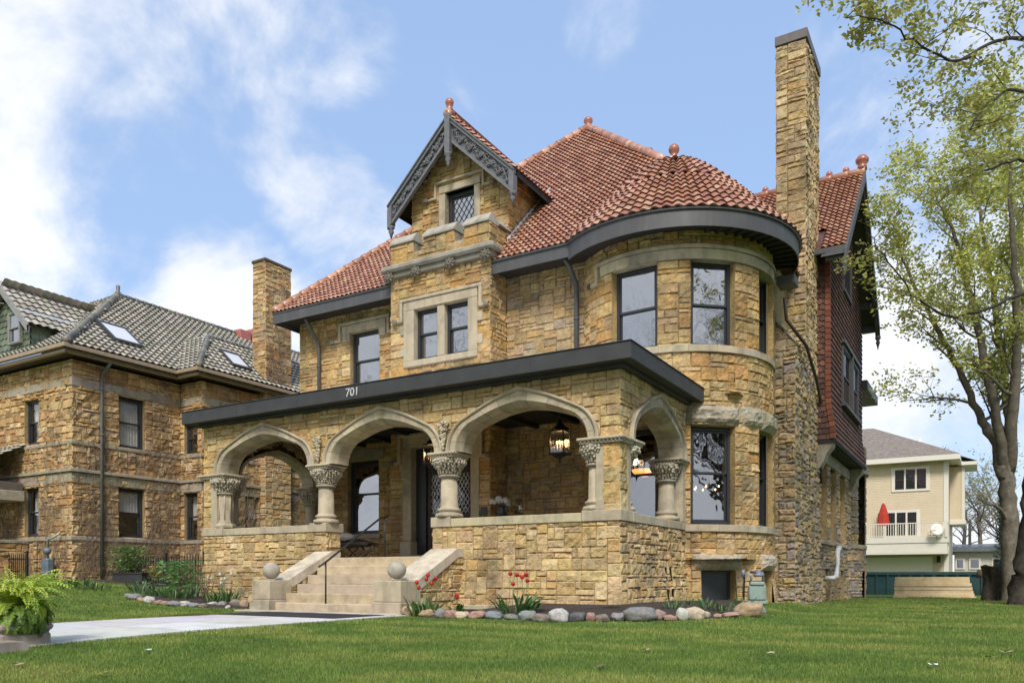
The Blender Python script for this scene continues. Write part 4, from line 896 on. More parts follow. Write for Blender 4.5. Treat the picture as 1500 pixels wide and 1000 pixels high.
dp = M(); dp.tube([(1.62, 6.9, 7.75), (1.62, 7.15, 7.25), (1.85, 7.33, 6.9), (1.95, 8.0, 6.75), (1.93, 9.6, 6.2), (1.9, 10.7, 5.6), (1.86, 10.75, 4.9), (1.86, 10.75, 3.35)], .045, 8); dp.build('downspout', mat('brown_pipe', col=(.055, .04, .035), rough=.5), MAN)
ef = M(); ef.box(1.45, 1.90, 6.75, 7.25, 8.05, 8.28, ch=.01); ef.build('gutter_box', FASC, MAN)
sw = M(); NW = [(11.29, 12.4), (13.05, 14.15), (15.0, 16.1)]
ashlar(sw, planeX(1.76), 10.6, 17.5, -.6, 4.75, PAL_CH, 411, cr=True, su=.2, sv=.11, rubble=.8, rough=.05, holes=[(a, b, 1.72, 4.1) for a, b in NW] + [(12.1, 12.9, -.2, .82), (13.7, 14.5, -.2, .8), (15.2, 16.0, -.2, .8)])
for (a, b) in NW:
    for q in (a, b): sw.add([(1.77, q, 1.72), (1.25, q, 1.72), (1.25, q, 4.1), (1.77, q, 4.1)], [(0, 1, 2, 3)], (.42, .30, .15))
for (a, b) in ((12.1, 12.9), (13.7, 14.5), (15.2, 16.0)):
    for q in (a, b): sw.add([(1.77, q, -.3), (1.3, q, -.3), (1.3, q, .82), (1.77, q, .82)], [(0, 1, 2, 3)], (.38, .28, .15))
    sw.add([(1.35, a, -.3), (1.35, b, -.3), (1.35, b, .9), (1.35, a, .9)], [(0, 1, 2, 3)], (.02, .02, .02))
    ring_pts = []
for y0 in (7.9,): pass
sw.add([(1.3, 6.3, -.5), (1.3, 10.6, -.5), (1.3, 10.6, 8.8), (1.3, 6.3, 8.8)], [(0, 1, 2, 3)], (.36, .27, .14))
course(sw, 1.7, 1.83, 11.15, 16.3, 1.6, 1.715, 7, seg=.9, axis='y'); course(sw, 1.7, 1.82, 10.9, 17.5, 4.11, 4.45, 8, c=LIMEG, seg=1.4, axis='y')
SW = sw.build('side_wall', STONE, MAN)
for (a, b) in NW: window(MAN, (1.5, a, 1.72), (0, 1, 0), (1, 0, 0), b - a, 2.38, .55, gm=GLASSD, depth=0)
# rear stone bow
rb = M(); BC = (-.45, 20.2); BR = 2.4
A0, A1 = R_(-75), R_(60)
for (a, b) in ((-42, -22), (-8, 12)): pass
bh = [(R_(a) * BR, R_(b) * BR, 1.85, 4.6) for a, b in ((-58, -36), (-20, 2))] + [(R_(-12) * BR, R_(0) * BR, -.3, .8)]
ashlar(rb, cylm(BC[0], BC[1], BR), A0 * BR, A1 * BR, -.6, 5.75, PAL_CH, 421, holes=bh, rubble=.6, rough=.05, su=.2, sv=.13)
rb.lathe([(BR - .03, 5.7), (BR - .5, 5.75)], BC[0], BC[1], 30, (.35, .3, .2)); rb.lathe([(BR - .35, -.5), (BR - .35, 5.7)], BC[0], BC[1], 30, (.03, .03, .03))
ring(rb, BC[0], BC[1], BR - .2, BR + .05, A0, A1, 1.7, 1.84, 5); ring(rb, BC[0], BC[1], BR - .2, BR + .12, A0, A1, 4.62, 4.98, 6, c=LIMEG, ch=.05)
rb.build('rear_bow_wall', STONE, MAN)
# shingled bay
BX = 2.12; YB0, YB1 = 10.5, 17.75; ZB = 4.62; RY, RZ = 13.95, 13.75
def shingles(mb, mp, W, inside, seed, v0, v1, tw=.20, ch=.165, pal=None, plain=2.0):
    rnd = random.Random(seed); nv = int((v1 - v0) / ch); nu = round(W / tw); tw = W / nu
    pal = pal or [(.115, .062, .05), (.095, .052, .042), (.14, .072, .055), (.105, .06, .05), (.085, .048, .04), (.16, .078, .056)]
    for k in range(nv):
        for i in range(-1, nu + 1):
            a = max(0, (i + (.5 if k % 2 else 0)) * tw); b = min(W, (i + 1 + (.5 if k % 2 else 0)) * tw)
            if b - a < .03 or not inside((a + b) / 2, v0 + k * ch + .08): continue
            z0 = v0 + k * ch; z1 = z0 + ch + .03; c = vary(rnd.choice(pal), rnd, .12); m_ = (a + b) / 2
            rnd_ = .05 if k * ch > plain else 0.0
            V = [mp(a + .004, z0 + rnd_, .032), (mp(a + .25 * (b - a), z0 + rnd_ * .15, .034)), mp(b - .25 * (b - a), z0 + rnd_ * .15, .034), mp(b - .004, z0 + rnd_, .032), mp(b - .004, z1, .004), mp(a + .004, z1, .004),
                 mp(a + .004, z0 + rnd_, .0), (mp(a + .25 * (b - a), z0 + rnd_ * .15, .0)), mp(b - .25 * (b - a), z0 + rnd_ * .15, .0), mp(b - .004, z0 + rnd_, .0)]
            mb.add(V, [(0, 1, 2, 3, 4, 5), (6, 7, 1, 0), (7, 8, 2, 1), (8, 9, 3, 2)], [c] + [(c[0] * .6, c[1] * .6, c[2] * .6)] * 3)
sb = M(); flare = lambda v: .13 * sst(1.2, 0, v - ZB)
gab = lambda y: RZ - .35 - .93 * abs(y - RY)
WS = (12.85, 16.45, 6.1, 8.0); WAt = (13.1, 14.8, 9.75, 11.3)
hole = lambda y, z: (WS[0] - .1 < y < WS[1] + .1 and WS[2] - .1 < z < WS[3] + .1) or (WAt[0] - .1 < y < WAt[1] + .1 and WAt[2] - .1 < z < WAt[3] + .1)
shingles(sb, lambda u, v, d: (BX + flare(v) + d, YB0 + u, v), YB1 - YB0, lambda u, v: v < gab(YB0 + u) and not hole(YB0 + u, v), 1, ZB, 13.2)
shingles(sb, lambda u, v, d: (1.3 + u * (BX + flare(v) - 1.3) / .8, YB0 - d, v), .8, lambda u, v: True, 2, ZB, 10.2, tw=.16)
sb.add([(BX, YB0 + .02, ZB), (BX, YB1, ZB), (BX, YB1, 10.1), (BX, RY, RZ - .3), (BX, YB0 + .02, 10.1), (1.3, YB0 + .02, ZB), (1.3, YB0 + .02, 10.1)], [(0, 1, 2, 3, 4), (0, 4, 6, 5)], (.05, .03, .025))
sb.add([(BX, YB1, ZB), (-1, YB1, ZB), (-1, YB1, 10.1), (BX, YB1, 10.1)], [(0, 1, 2, 3)], (.12, .06, .045))
for k in range(33):   # corner tiles
    z = ZB + .17 * k; x = BX + flare(z)
    sb.box(x - .10, x + .05, YB0 - .055, YB0 + .10, z, z + .16, vary((.19, .068, .042), random.Random(k), .2), 0, .012)
SB = sb.build('shingled_bay', SHING, MAN)
ub = M(); ub.box(1.4, BX + .16, YB0 - .02, YB1, ZB - .10, ZB - .002); ub.box(BX + .10, BX + .19, YB0 - .03, YB1, ZB - .05, ZB - .003); ub.build('bay_underside', BLACK, SB)
br = M()
for y0, y1 in ((YB0 + .02, YB0 + .5), (YB1 - .6, YB1 - .1)):
    P = [(1.70, 4.52), (2.24, 4.52), (2.2, 4.38), (2.05, 4.2), (1.98, 4.0), (1.86, 3.8), (1.70, 3.72)]; n = len(P)
    br = M(); br.add([(x, y0, z) for x, z in P] + [(x, y1, z) for x, z in P], [tuple(range(n)), tuple(range(n, 2 * n))[::-1]] + [(i, n + i, n + (i + 1) % n, (i + 1) % n) for i in range(n)], LIMEG); br.build('stone_bracket', TRIM, SB)

wo = window(MAN, (BX + .10, WS[0], WS[2]), (0, 1, 0), (1, 0, 0), 1.75, WS[3] - WS[2], .5, depth=.04, fw=.12, fm=DARKM, gm=GLASSD, label='window in the shingled bay'); window(MAN, (BX + .10, WS[0] + 1.85, WS[2]), (0, 1, 0), (1, 0, 0), 1.75, WS[3] - WS[2], .5, depth=.04, fw=.12, fm=DARKM, gm=GLASSD, label='window in the shingled bay')
window(MAN, (BX + .10, WAt[0], WAt[2]), (0, 1, 0), (1, 0, 0), 1.7, 1.5, .5, depth=.04, fw=.12, fm=DARKM, gm=GLASSD, mid=False, lattice=True)
wt = M(); wt.box(BX, BX + .16, WS[0] - .1, WS[1] + .12, WS[2] - .1, WS[2] - .002, ch=.01); wt.box(BX, BX + .13, WS[0] - .08, WS[1] + .1, WS[3] + .002, WS[3] + .12, ch=.01); wt.box(BX, BX + .13, WS[0] + 1.75, WS[0] + 1.85, WS[2], WS[3]); wt.build('window_trim', DARKM, SB)
# cross gable roof over the bay
GX = 2.66; gr = M(); k = .95; wl = 3.95 * math.hypot(1, k); EZ2 = RZ - 3.95 * k
tiles(gr, planeUV((-4.5, RY - 3.95, EZ2), (1, 0, 0), (0, 1, k)), GX + 4.5, wl, lambda u, v: not (.85 < u - 4.5 < 1.95 and v < 1.4), PAL_RED, 501)
gr.add([(-4.5, RY - 3.95, EZ2 - .03), (GX, RY - 3.95, EZ2 - .03), (GX, RY, RZ - .03), (-4.5, RY, RZ - .03)], [(0, 1, 2, 3)], (.1, .04, .03)); gr.add([(-4.5, RY + 4.1, EZ2 - .12), (GX, RY + 4.1, EZ2 - .12), (GX, RY, RZ), (-4.5, RY, RZ)], [(0, 1, 2, 3)], (.3, .1, .06))
GR = gr.build('gable_roof', TILE, MAN)
c_ = M(); caps(c_, (GX, RY, RZ + .05), (-4.5, RY, RZ + .05), PAL_RED, 35, r=.13, seg=.52)
for i in range(6): c_.blob((GX - .55 - i * .52, RY, RZ + .22), .11, vary((.40, .12, .07), random.Random(i), .1), n=10, m=6)
c_.build('ridge_tiles', TILE, GR); c_ = M(); c_.lathe([(.15, RZ + .1), (.15, RZ + .22), (.12, RZ + .28), (.20, RZ + .36), (.21, RZ + .45), (.13, RZ + .56), (.03, RZ + .6)], GX - .06, RY, 14, (.33, .115, .07)); c_.build('finial', TILE, GR)
bb = M()
for s in (-1, 1):
    yf = RY + s * 4.15; zf = RZ - 4.15 * k
    for (x0, x1, a, b) in ((GX - .02, GX + .05, -.28, .03), (GX - .10, GX - .02, -.42, -.28)):
        V = [(x0, RY, RZ + a), (x0, yf, zf + a), (x0, yf, zf + b), (x0, RY, RZ + b), (x1, RY, RZ + a), (x1, yf, zf + a), (x1, yf, zf + b), (x1, RY, RZ + b)]; bb.add(V, [(0, 1, 2, 3), (4, 7, 6, 5), (0, 4, 5, 1), (2, 6, 7, 3), (1, 5, 6, 2), (0, 3, 7, 4)])
    bb.add([(BX - .1, RY, RZ - .1), (GX - .03, RY, RZ - .1), (GX - .03, yf, zf - .1), (BX - .1, yf, zf - .1)], [(0, 1, 2, 3)])
    for t in (.2, .4, .6, .8, .97): bb.box(BX, GX - .02, RY + s * 4.1 * t - .06, RY + s * 4.1 * t + .06, RZ - 4.1 * t * k - .35, RZ - 4.1 * t * k - .1)
    bb.lathe([(.09, zf - .3), (.1, zf - .4), (.05, zf - .48), (.08, zf - .56), (.04, zf - .66), (.01, zf - .82)], GX - .02, yf - s * .05, 8)
bb.build('bargeboard', FASC, GR)
lo = M(); lo.box(-4.4, GX - .02, RY - 4.02, RY - 3.93, EZ2 - .14, EZ2 + .0); lo.build('eave_fascia', FASC, GR)
# little rear dormer eave peeking past the bay
re_ = M(); p = onX(1286, 583, 2.32); re_.box(1.2, 2.32, 17.78, p.y, p.z - .30, p.z + .05, ch=.02); re_.build('rear_eave', DARKM, MAN)
# rest of the shell so that the house is closed behind
sh = M(); sh.add([(-13, 9, 0), (-13, 18, 0), (-13, 18, 8.9), (-13, 9, 8.9)], [(0, 1, 2, 3)], (.4, .3, .15)); sh.add([(-2.4, YM + .1, .9), (-2.4, 12, .9), (-2.4, 12, 8.8), (-2.4, YM + .1, 8.8)], [(0, 1, 2, 3)], (.08, .06, .05)); sh.add([(-2.4, 8.9, .9), (1.2, 8.9, .9), (1.2, 8.9, 8.8), (-2.4, 8.9, 8.8)], [(0, 1, 2, 3)], (.10, .08, .06)); sh.add([(-3.6, 3.8, 1.0), (1.3, 3.8, 1.0), (1.3, 9, 1.0), (-3.6, 9, 1.0)], [(0, 1, 2, 3)], (.06, .04, .03)); sh.add([(-2.4, 4.4, 4.9), (1.1, 4.4, 4.9), (1.1, 9, 4.9), (-2.4, 9, 4.9)], [(0, 1, 2, 3)], (.3, .28, .25)); sh.build('inner_wall', STONE, MAN)
# white plastic vent pipe
vp = M(); vp.tube([(1.78, 12.0, .55), (2.0, 12.0, .55), (2.05, 12.25, .6), (2.05, 12.45, .75), (2.05, 12.5, 1.0), (2.05, 12.6, 1.35), (2.05, 12.8, 1.5), (2.02, 13.15, 1.52), (2.02, 13.3, 1.42)], .075, 12); vp.build('vent_pipe', mat('white_plastic', col=(.62, .62, .62), rough=.4, nvar=.06), MAN)
# ================================================================== neighbouring house on the left
NB = thing('vine_covered_house', (-25, 8, .4), 'older orange stone house with grey green tile roof and bare vines over its walls', 'house')
nx, ny = -21.0, 1.6
nw_ = M()
NWs = [(3.33, 4.36, 2.04, 3.82), (3.34, 4.36, 5.32, 7.15)]
ashlar(nw_, planeX(nx), ny, 5.9, .2, 8.1, PAL_ORANGE, 601, cl=True, su=.17, sv=.115, res=.13, rough=.075, rubble=.5, holes=NWs + [(3.3, 4.4, .55, 1.2)])
FW = [(-23.97, -23.05, 2.04, 3.78), (-23.97, -23.05, 5.36, 6.95)]
ashlar(nw_, planeY(ny), -34, nx, .2, 8.1, PAL_ORANGE, 602, cr=True, su=.17, sv=.115, res=.13, rough=.075, rubble=.5, holes=FW)
BWs = [(-20.75, -19.98, 2.0, 3.82), (-20.75, -19.98, 5.36, 6.5)]
ashlar(nw_, planeY(5.9), nx, -19.75, .2, 8.1, PAL_ORANGE, 603, cr=True, su=.17, sv=.115, res=.13, rough=.075, rubble=.5, holes=BWs)
SWs = [(8.0, 9.0, 2.0, 3.9)]
SWs += [(13.2, 14.4, 2.0, 3.9)]
ashlar(nw_, planeX(-19.75), 5.9, 22, .2, 8.1, PAL_ORANGE, 604, cl=True, su=.25, sv=.16, res=.2, rough=.05, holes=SWs + [(16, 17, 2, 3.9)])
for (y0, y1, z0, z1) in NWs:
    for q in (y0, y1): nw_.add([(nx, q, z0), (nx - .3, q, z0), (nx - .3, q, z1), (nx, q, z1)], [(0, 1, 2, 3)], (.35, .25, .13))
for r_ in FW: reveal_y(nw_, ny, *r_, .3, (.35, .25, .13))
for r_ in BWs: reveal_y(nw_, 5.9, *r_, .3, (.35, .25, .13))
nw_.box(-21.3, -21.28, 3.2, 4.5, .5, 1.25, (.02, .02, .02))
NWO = nw_.build('wall', STONE, NB)
GB = (.36, .31, .235)
nk = M(); nk.box(-34, -21.56, 2.15, 22, .2, 8.1, (.05, .04, .03)); nk.box(-21.56, -20.36, 6.45, 22, .2, 8.1, (.05, .04, .03)); nk.box(-21.56, -21.04, 1.64, 2.14, .2, 8.1, (.3, .2, .1)); nk.box(-21.3, -20.9, 5.94, 6.44, .2, 8.1, (.3, .2, .1)); nk.box(-21.3, -21.04, 5.5, 5.93, .2, 8.1, (.3, .2, .1)); nk.box(-19.9, -19.79, 5.94, 6.44, .2, 8.1, (.3, .2, .1)); nk.build('wall_core', STONE, NWO)
def bandrow(z0, z1, p, sd):
    nt_ = M()
    course(nt_, nx - .1, nx + p, ny - p, 5.9, z0, z1, sd, GB, 1.6, axis='y'); course(nt_, -34, nx - .1, ny - p, ny + .1, z0, z1, sd + 1, GB, 1.8); course(nt_, nx + p + .005, -19.75 + p, 5.9 - p, 6.0, z0, z1, sd + 2, GB, 1.5); course(nt_, -19.85, -19.75 + p, 6.0, 22, z0, z1, sd + 3, GB, 2, axis='y'); nt_.build('stone_band', TRIM, NWO)
bandrow(1.86, 2.0, .07, 1); bandrow(4.22, 4.33, .10, 5); bandrow(3.86, 4.2, .03, 9); bandrow(5.18, 5.3, .05, 13); bandrow(7.2, 7.5, .03, 17)
CUR = mat('white_curtain', col=(.75, .74, .70), rough=.9, nvar=.2, nscale=30)
def curtain(parent, p0, U, w_, h_):
    mb = M(); U = Vector(U); Nn = Vector((U.y, -U.x, 0)); n = 24; V = []
    for i in range(n + 1): 
        for z in (0, h_): V.append(Vector(p0) + U * (w_ * i / n) + Nn * (.02 * math.sin(i * 1.9)) + Vector((0, 0, z)))
    mb.add(V, [(2 * i, 2 * i + 2, 2 * i + 3, 2 * i + 1) for i in range(n)]); mb.build('curtain', CUR, parent)
GLN = glass('old_window_glass', .25, True)
for (y0, y1, z0, z1) in NWs + SWs:
    xx = nx if y0 < 5.9 else -19.75
    o = window(NB, (xx - .12, y0, z0), (0, 1, 0), (1, 0, 0), y1 - y0, z1 - z0, .5, gm=GLN, depth=.0); curtain(o, (xx - .28, y0 + .08, z0 + (.05 if z0 > 4 else .9)), (0, 1, 0), y1 - y0 - .2, (z1 - z0) - (.1 if z0 > 4 else .95)); 
    b = M(); b.box(xx - .5, xx - .48, y0, y1, z0, z1); b.build('dark_room', BLACK, o)
for (x0, x1, z0, z1), yy in [(r_, ny) for r_ in FW] + [(r_, 5.9) for r_ in BWs]:
    o = window(NB, (x0, yy + .12, z0), (1, 0, 0), (0, -1, 0), x1 - x0, z1 - z0, .5, gm=GLN, depth=0); curtain(o, (x0 + .1, yy + .33, z0 + .8), (1, 0, 0), x1 - x0 - .2, z1 - z0 - .85)
    b = M(); b.box(x0, x1, yy + .5, yy + .52, z0, z1); b.build('dark_room', BLACK, o)
# roof
ex, ey, ez, ns = -20.4, 1.05, 8.42, .77; T_ = 5.3; nr = M(); cn_ = math.hypot(1, ns)
tiles(nr, planeUV((ex, ey, ez), (0, 1, 0), (-1, 0, ns)), 22, T_ * cn_, lambda u, v: u > v / cn_ - .1, PAL_GREEN, 611, tw=.26, ch=.29, amp=.06, lift=.07)
tiles(nr, planeUV((ex - 14, ey, ez), (1, 0, 0), (0, 1, ns)), 14, T_ * cn_, lambda u, v: 14 - u > v / cn_ - .1, PAL_GREEN, 612, tw=.26, ch=.29, amp=.06, lift=.07)
nr.add([(ex, ey, ez - .03), (ex, ey + 22, ez - .03), (ex - T_, ey + 22, ez + T_ * ns - .03), (ex - T_, ey + T_, ez + T_ * ns - .03)], [(0, 1, 2, 3)], (.05, .05, .04))
nr.add([(ex, ey, ez - .03), (ex - 14, ey, ez - .03), (ex - 14, ey + T_, ez + T_ * ns - .03), (ex - T_, ey + T_, ez + T_ * ns - .03)], [(0, 1, 2, 3)], (.05, .05, .04))
nr.add([(ex - T_, ey + T_, ez + T_ * ns), (ex - T_, ey + 22, ez + T_ * ns), (ex - 2 * T_, ey + 22, ez), (ex - 2 * T_, ey + T_, ez)], [(0, 1, 2, 3)], (.2, .2, .15))
# second bay roof
e2x, e2y = -19.2, 5.35; t2_ = 2.2; s2_ = .9; c2_ = math.hypot(1, s2_)
tiles(nr, planeUV((e2x, e2y, ez), (0, 1, 0), (-1, 0, s2_)), 12, t2_ * c2_, lambda u, v: u > v / c2_ - .1, PAL_GREEN, 613, tw=.26, ch=.29, amp=.06, lift=.07)
tiles(nr, planeUV((e2x - 3.5, e2y, ez), (1, 0, 0), (0, 1, s2_)), 3.5, t2_ * c2_, lambda u, v: 3.5 - u > v / c2_ - .1, PAL_GREEN, 614, tw=.26, ch=.29, amp=.06, lift=.07)
nr.add([(e2x, e2y, ez - .03), (e2x, e2y + 12, ez - .03), (e2x - t2_, e2y + 12, ez + t2_ * s2_ - .03), (e2x - t2_, e2y + t2_, ez + t2_ * s2_ - .03)], [(0, 1, 2, 3)], (.05, .05, .04)); nr.add([(e2x, e2y, ez - .03), (e2x - 3.5, e2y, ez - .03), (e2x - 3.5, e2y + t2_, ez + t2_ * s2_ - .03), (e2x - t2_, e2y + t2_, ez + t2_ * s2_ - .03)], [(0, 1, 2, 3)], (.05, .05, .04))
NR = nr.build('roof', GTILE, NB)
hc = M(); DG = [(.13, .13, .11), (.17, .16, .13), (.10, .10, .09), (.2, .18, .13)]
caps(hc, (ex, ey, ez + .08), (ex - T_, ey + T_, ez + T_ * ns + .06), DG, 61, r=.13, seg=.26); caps(hc, (ex - T_, ey + T_, ez + T_ * ns + .05), (ex - T_, ey + 22, ez + T_ * ns + .05), DG, 62, r=.12, seg=.4)
caps(hc, (ex - T_, ey + T_, ez + T_ * ns + .05), (ex - 2 * T_, ey + .3, ez + .05), DG, 62, r=.12, seg=.4)
caps(hc, (e2x, e2y, ez + .08), (e2x - t2_, e2y + t2_, ez + t2_ * s2_ + .06), DG, 63, r=.12, seg=.28); caps(hc, (e2x - t2_, e2y + t2_, ez + t2_ * s2_ + .05), (e2x - t2_, e2y + 12, ez + t2_ * s2_ + .05), DG, 64, r=.1)
hc.lathe([(.12, ez + T_ * ns), (.13, ez + T_ * ns + .15), (.07, ez + T_ * ns + .25), (.09, ez + T_ * ns + .45), (.03, ez + T_ * ns + .5)], ex - T_, ey + T_, 10, (.12, .11, .09))
hc.build('ridge_tiles', GTILE, NR)
gt = M(); TAN = mat('tan_gutter', col=(.33, .25, .17), rough=.5, nvar=.15)
for (z0, z1, o_, mi) in ((ez - .14, ez + .01, .0, 0), (ez - .28, ez - .15, -.12, 0)):
    gt.box(-34, ex + .05 + o_, ey - .12 - o_, ey + .02 - o_, z0, z1, ch=.02); gt.box(ex - .08 + o_, ex + .055 + o_, ey - .1 - o_, e2y + .1, z0, z1 - .003, ch=.02); gt.box(ex + .06 + o_, e2x + .05 + o_, e2y - .12 - o_, e2y + .02 - o_, z0, z1, ch=.02); gt.box(e2x - .08 + o_, e2x + .055 + o_, e2y - .1 - o_, 22, z0, z1 - .003, ch=.02)
gt.build('gutter', TAN, NR)
sf = M(); sf.add([(-34, ey, ez - .22), (ex, ey, ez - .22), (ex, 5.9, ez - .22), (e2x, 5.4, ez - .221), (e2x, 22, ez - .221), (-21.5, 22, ez - .22), (-21.5, 2.2, ez - .22), (-34, 2.2, ez - .22)], [(0, 1, 2, 3, 4, 5, 6, 7)]); sf.build('soffit', mat('brown_soffit2', col=(.10, .07, .05), rough=.8), NR)
def skylight(y0, y1, t0, t1, e_x, sl):
    P = planeUV((e_x, 0, ez), (0, 1, 0), (-1, 0, sl)); cc = math.hypot(1, sl); mb = M(); a, b = t0 * cc, t1 * cc; q = lambda u, v, d: P(u, v, d)
    def fr(u0, u1, v0, v1): mb.add([q(u0, v0, .02), q(u1, v0, .02), q(u1, v1, .02), q(u0, v1, .02), q(u0, v0, .17), q(u1, v0, .17), q(u1, v1, .17), q(u0, v1, .17)], [(4, 5, 6, 7), (0, 1, 5, 4), (1, 2, 6, 5), (2, 3, 7, 6), (3, 0, 4, 7)])
    fr(y0, y1, a, a + .12); fr(y0, y1, b - .12, b); fr(y0, y0 + .1, a + .12, b - .12); fr(y1 - .1, y1, a + .12, b - .12); o = mb.build('skylight', DARKM, NR)
    g = M(); g.add([q(y0 + .1, a + .12, .14), q(y1 - .1, a + .12, .14), q(y1 - .1, b - .12, .14), q(y0 + .1, b - .12, .14)], [(0, 1, 2, 3)]); g.build('pane', mat('skylight_sky_reflection', col=(.62, .63, .65), rough=.25, nvar=.05), o)  # reflection of the white sky put into the pane's pale diffuse colour
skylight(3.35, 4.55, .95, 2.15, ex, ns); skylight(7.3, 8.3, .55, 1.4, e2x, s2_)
# gable dormer at the left with shingled cheek
dn = M(); dx, dzr = -24.6, 11.1; dy0 = 1.35
for s in (1, -1): tiles(dn, planeUV((dx + s * 1.75, dy0 - .25, dzr - 1.62), (0, 1, 0), (-s, 0, .93)), 6, 1.75 * math.hypot(1, .93), lambda u, v: True, PAL_GREEN, 620 + s, tw=.28, ch=.34, amp=.05)
shingles(dn, lambda u, v, d: (dx + 1.5 + d, dy0 + u, v), 3.5, lambda u, v: True, 7, 8.6, 9.75, tw=.28, ch=.22, pal=[(.12, .15, .09), (.15, .18, .11), (.10, .12, .08)], plain=-1)
shingles(dn, lambda u, v, d: (dx - 1.5 + u, dy0 - d, v), 3.0, lambda u, v: v < dzr - .35 - .93 * abs(u - 1.5), 8, 8.6, 11, tw=.28, ch=.22, pal=[(.12, .15, .09), (.15, .18, .11), (.10, .12, .08)], plain=-1)
dn.add([(dx + 1.75, dy0 - .25, dzr - 1.66), (dx + 1.75, 7, dzr - 1.66), (dx, 7, dzr - .03), (dx, dy0 - .25, dzr - .03)], [(0, 1, 2, 3)], (.04, .04, .03))
DNR = dn.build('dormer', GTILE, NB)
b2 = M()
for s in (1, -1):
    V = [(dx, dy0 - .32, dzr - .22), (dx + s * 1.85, dy0 - .32, dzr - 1.95), (dx + s * 1.85, dy0 - .32, dzr - 1.68), (dx, dy0 - .32, dzr + .05)]; b2.add(V + [(x, y + .08, z) for x, y, z in V], [(0, 1, 2, 3), (4, 7, 6, 5), (2, 6, 7, 3), (0, 4, 5, 1)])
b2.build('bargeboard', mat('weathered_grey_wood', col=(.25, .25, .24), rough=.8), DNR); l2 = M(); l2.box(dx + 1.2, dx + 1.28, dy0 - .2, 6.3, dzr - 1.10, dzr - 1.0); l2.build('flashing', LEAD, DNR)
window(NB, (dx + .25, dy0 - .1, 8.95), (1, 0, 0), (0, -1, 0), .8, 1.15, .5, fm=mat('weathered_grey_wood'), gm=GLASS, depth=-.05)
nc = M(); ashlar(nc, planeY(8.75), -20.15, -19.42, .3, 13.6, PAL_ORANGE + PAL_SH, 631, cl=True, cr=True, su=.15, sv=.10, res=.15); ashlar(nc, planeX(-19.42), 8.75, 10.15, .3, 13.6, PAL_ORANGE + PAL_SH, 632, cl=True, cr=True, su=.15, sv=.10, res=.15); nc.box(-20.2, -19.38, 8.7, 10.2, 13.6, 13.72, (.12, .1, .08), 0, .02); nc.build('chimney', STONE, NR)
rc = M(); 
for i in range(2): p = onX(352 + i * 18, 489, -25.7); rc.box(p.x - .4, p.x + .4, p.y - .35, p.y + .35, p.z - .9, p.z + .12, (.42, .12, .08), 0, .03)
rc.build('clay_vent', TILE, NR)
# small entrance porch at the far left
ep = M(); p = onY(30, 700, 1.4); p.x -= .2; q = onY(22, 700, -.2)
tiles(ep, planeUV((p.x - 3.5, -1.0, q.z + .25), (1, 0, 0), (0, 1, .5)), 3.7, 2.8, lambda u, v: True, PAL_GREEN, 640, tw=.28, ch=.34); ep.box(p.x - 3.5, p.x + .18, -1.0, 1.5, q.z - .12, q.z + .18, (.12, .10, .08), 0, .02); ep.box(p.x - 3.5, p.x + .3, -.85, 1.5, q.z - .5, q.z - .13, GB, 0, .02)
EP = ep.build('side_porch_roof', GTILE, NB)
sc_ = M(); X_, Y_ = p.x - .05, -.6; sc_.lathe([(.24, 1.9), (.24, 2.0), (.19, 2.05), (.17, 2.2), (.16, 3.5), (.2, 3.55), (.26, 3.9)], X_, Y_, 16, GB); sc_.box(X_ - .3, X_ + .3, Y_ - .3, Y_ + .3, 3.9, q.z - .5, GB); sc_.build('side_porch_column', TRIM, EP)
ps = M(); ashlar(ps, planeY(-.85), p.x - 3.5, p.x + .35, .2, 1.78, PAL_ORANGE, 641, cr=True, su=.22, sv=.15, res=.15); ashlar(ps, planeX(p.x + .35), -.85, 1.6, .2, 1.78, PAL_ORANGE, 642, cl=True, su=.22, sv=.15, res=.15); ps.box(p.x - 3.5, p.x + .4, -.9, 1.6, 1.79, 1.9, GB, 0, .01); ps.build('side_porch_wall', STONE, NB)
downspout('downspout', [(-20.5, 2.75, 8.2), (-20.62, 2.7, 8.05), (-20.9, 2.63, 7.75), (-20.9, 2.63, 7.5), (-20.9, 2.63, .5)], .06, mat('patina_copper', col=(.16, .15, .14), rough=.7, nvar=.3), NB)
# ---- bare vines
VN = mat('bare_vine', col=(.20, .145, .10), rough=.9, nvar=.3)
def vines(name, mp, u0, u1, v0, v1, n, seed, label, av=()):
    rnd = random.Random(seed); mb = M()
    for i in range(n):
        u = rnd.uniform(u0, u1); v = v0 + (rnd.random() ** 2) * (v1 - v0) * .6; H_ = v + rnd.uniform(.8, 3.6); pts = []; a = rnd.gauss(0, .25); r = rnd.uniform(.005, .012)
        while v < min(H_, v1) and u0 < u < u1 and len(pts) < 22 and not any(a_ - .03 < u < b_ + .03 and c_ - .05 < v < d_ + .05 for a_, b_, c_, d_ in av):
            pts.append(mp(u, v, .05 + rnd.uniform(0, .03))); a = a * .8 + rnd.gauss(0, .35); u += math.sin(a) * .18; v += math.cos(a) * .18 * rnd.uniform(.7, 1.2)
        if len(pts) > 2: mb.tube(pts, [r * (1 - .7 * k / len(pts)) for k in range(len(pts))], 3, cap=False, smooth=False)
    o = mb.build(name, VN); o['label'] = label; o['category'] = 'vine'; o['group'] = 'bare vines on the neighbouring house'
vines('climbing_vine', planeX(nx), ny, 5.9, .4, 8.0, 460, 1, 'bare brown vine covering the side wall beside the curtained windows', NWs)
vines('climbing_vine', planeY(ny), -29, nx, .4, 8.0, 380, 2, 'bare brown vine over the street front left of the house corner', FW)
vines('climbing_vine', planeY(5.9), nx, -19.75, .4, 8.0, 130, 3, 'bare brown vine in the narrow recess behind the black fence', BWs)
vines('climbing_vine', planeX(-19.75), 5.9, 20, .4, 8.0, 700, 4, 'thick bare brown vine seen through the left porch arch')
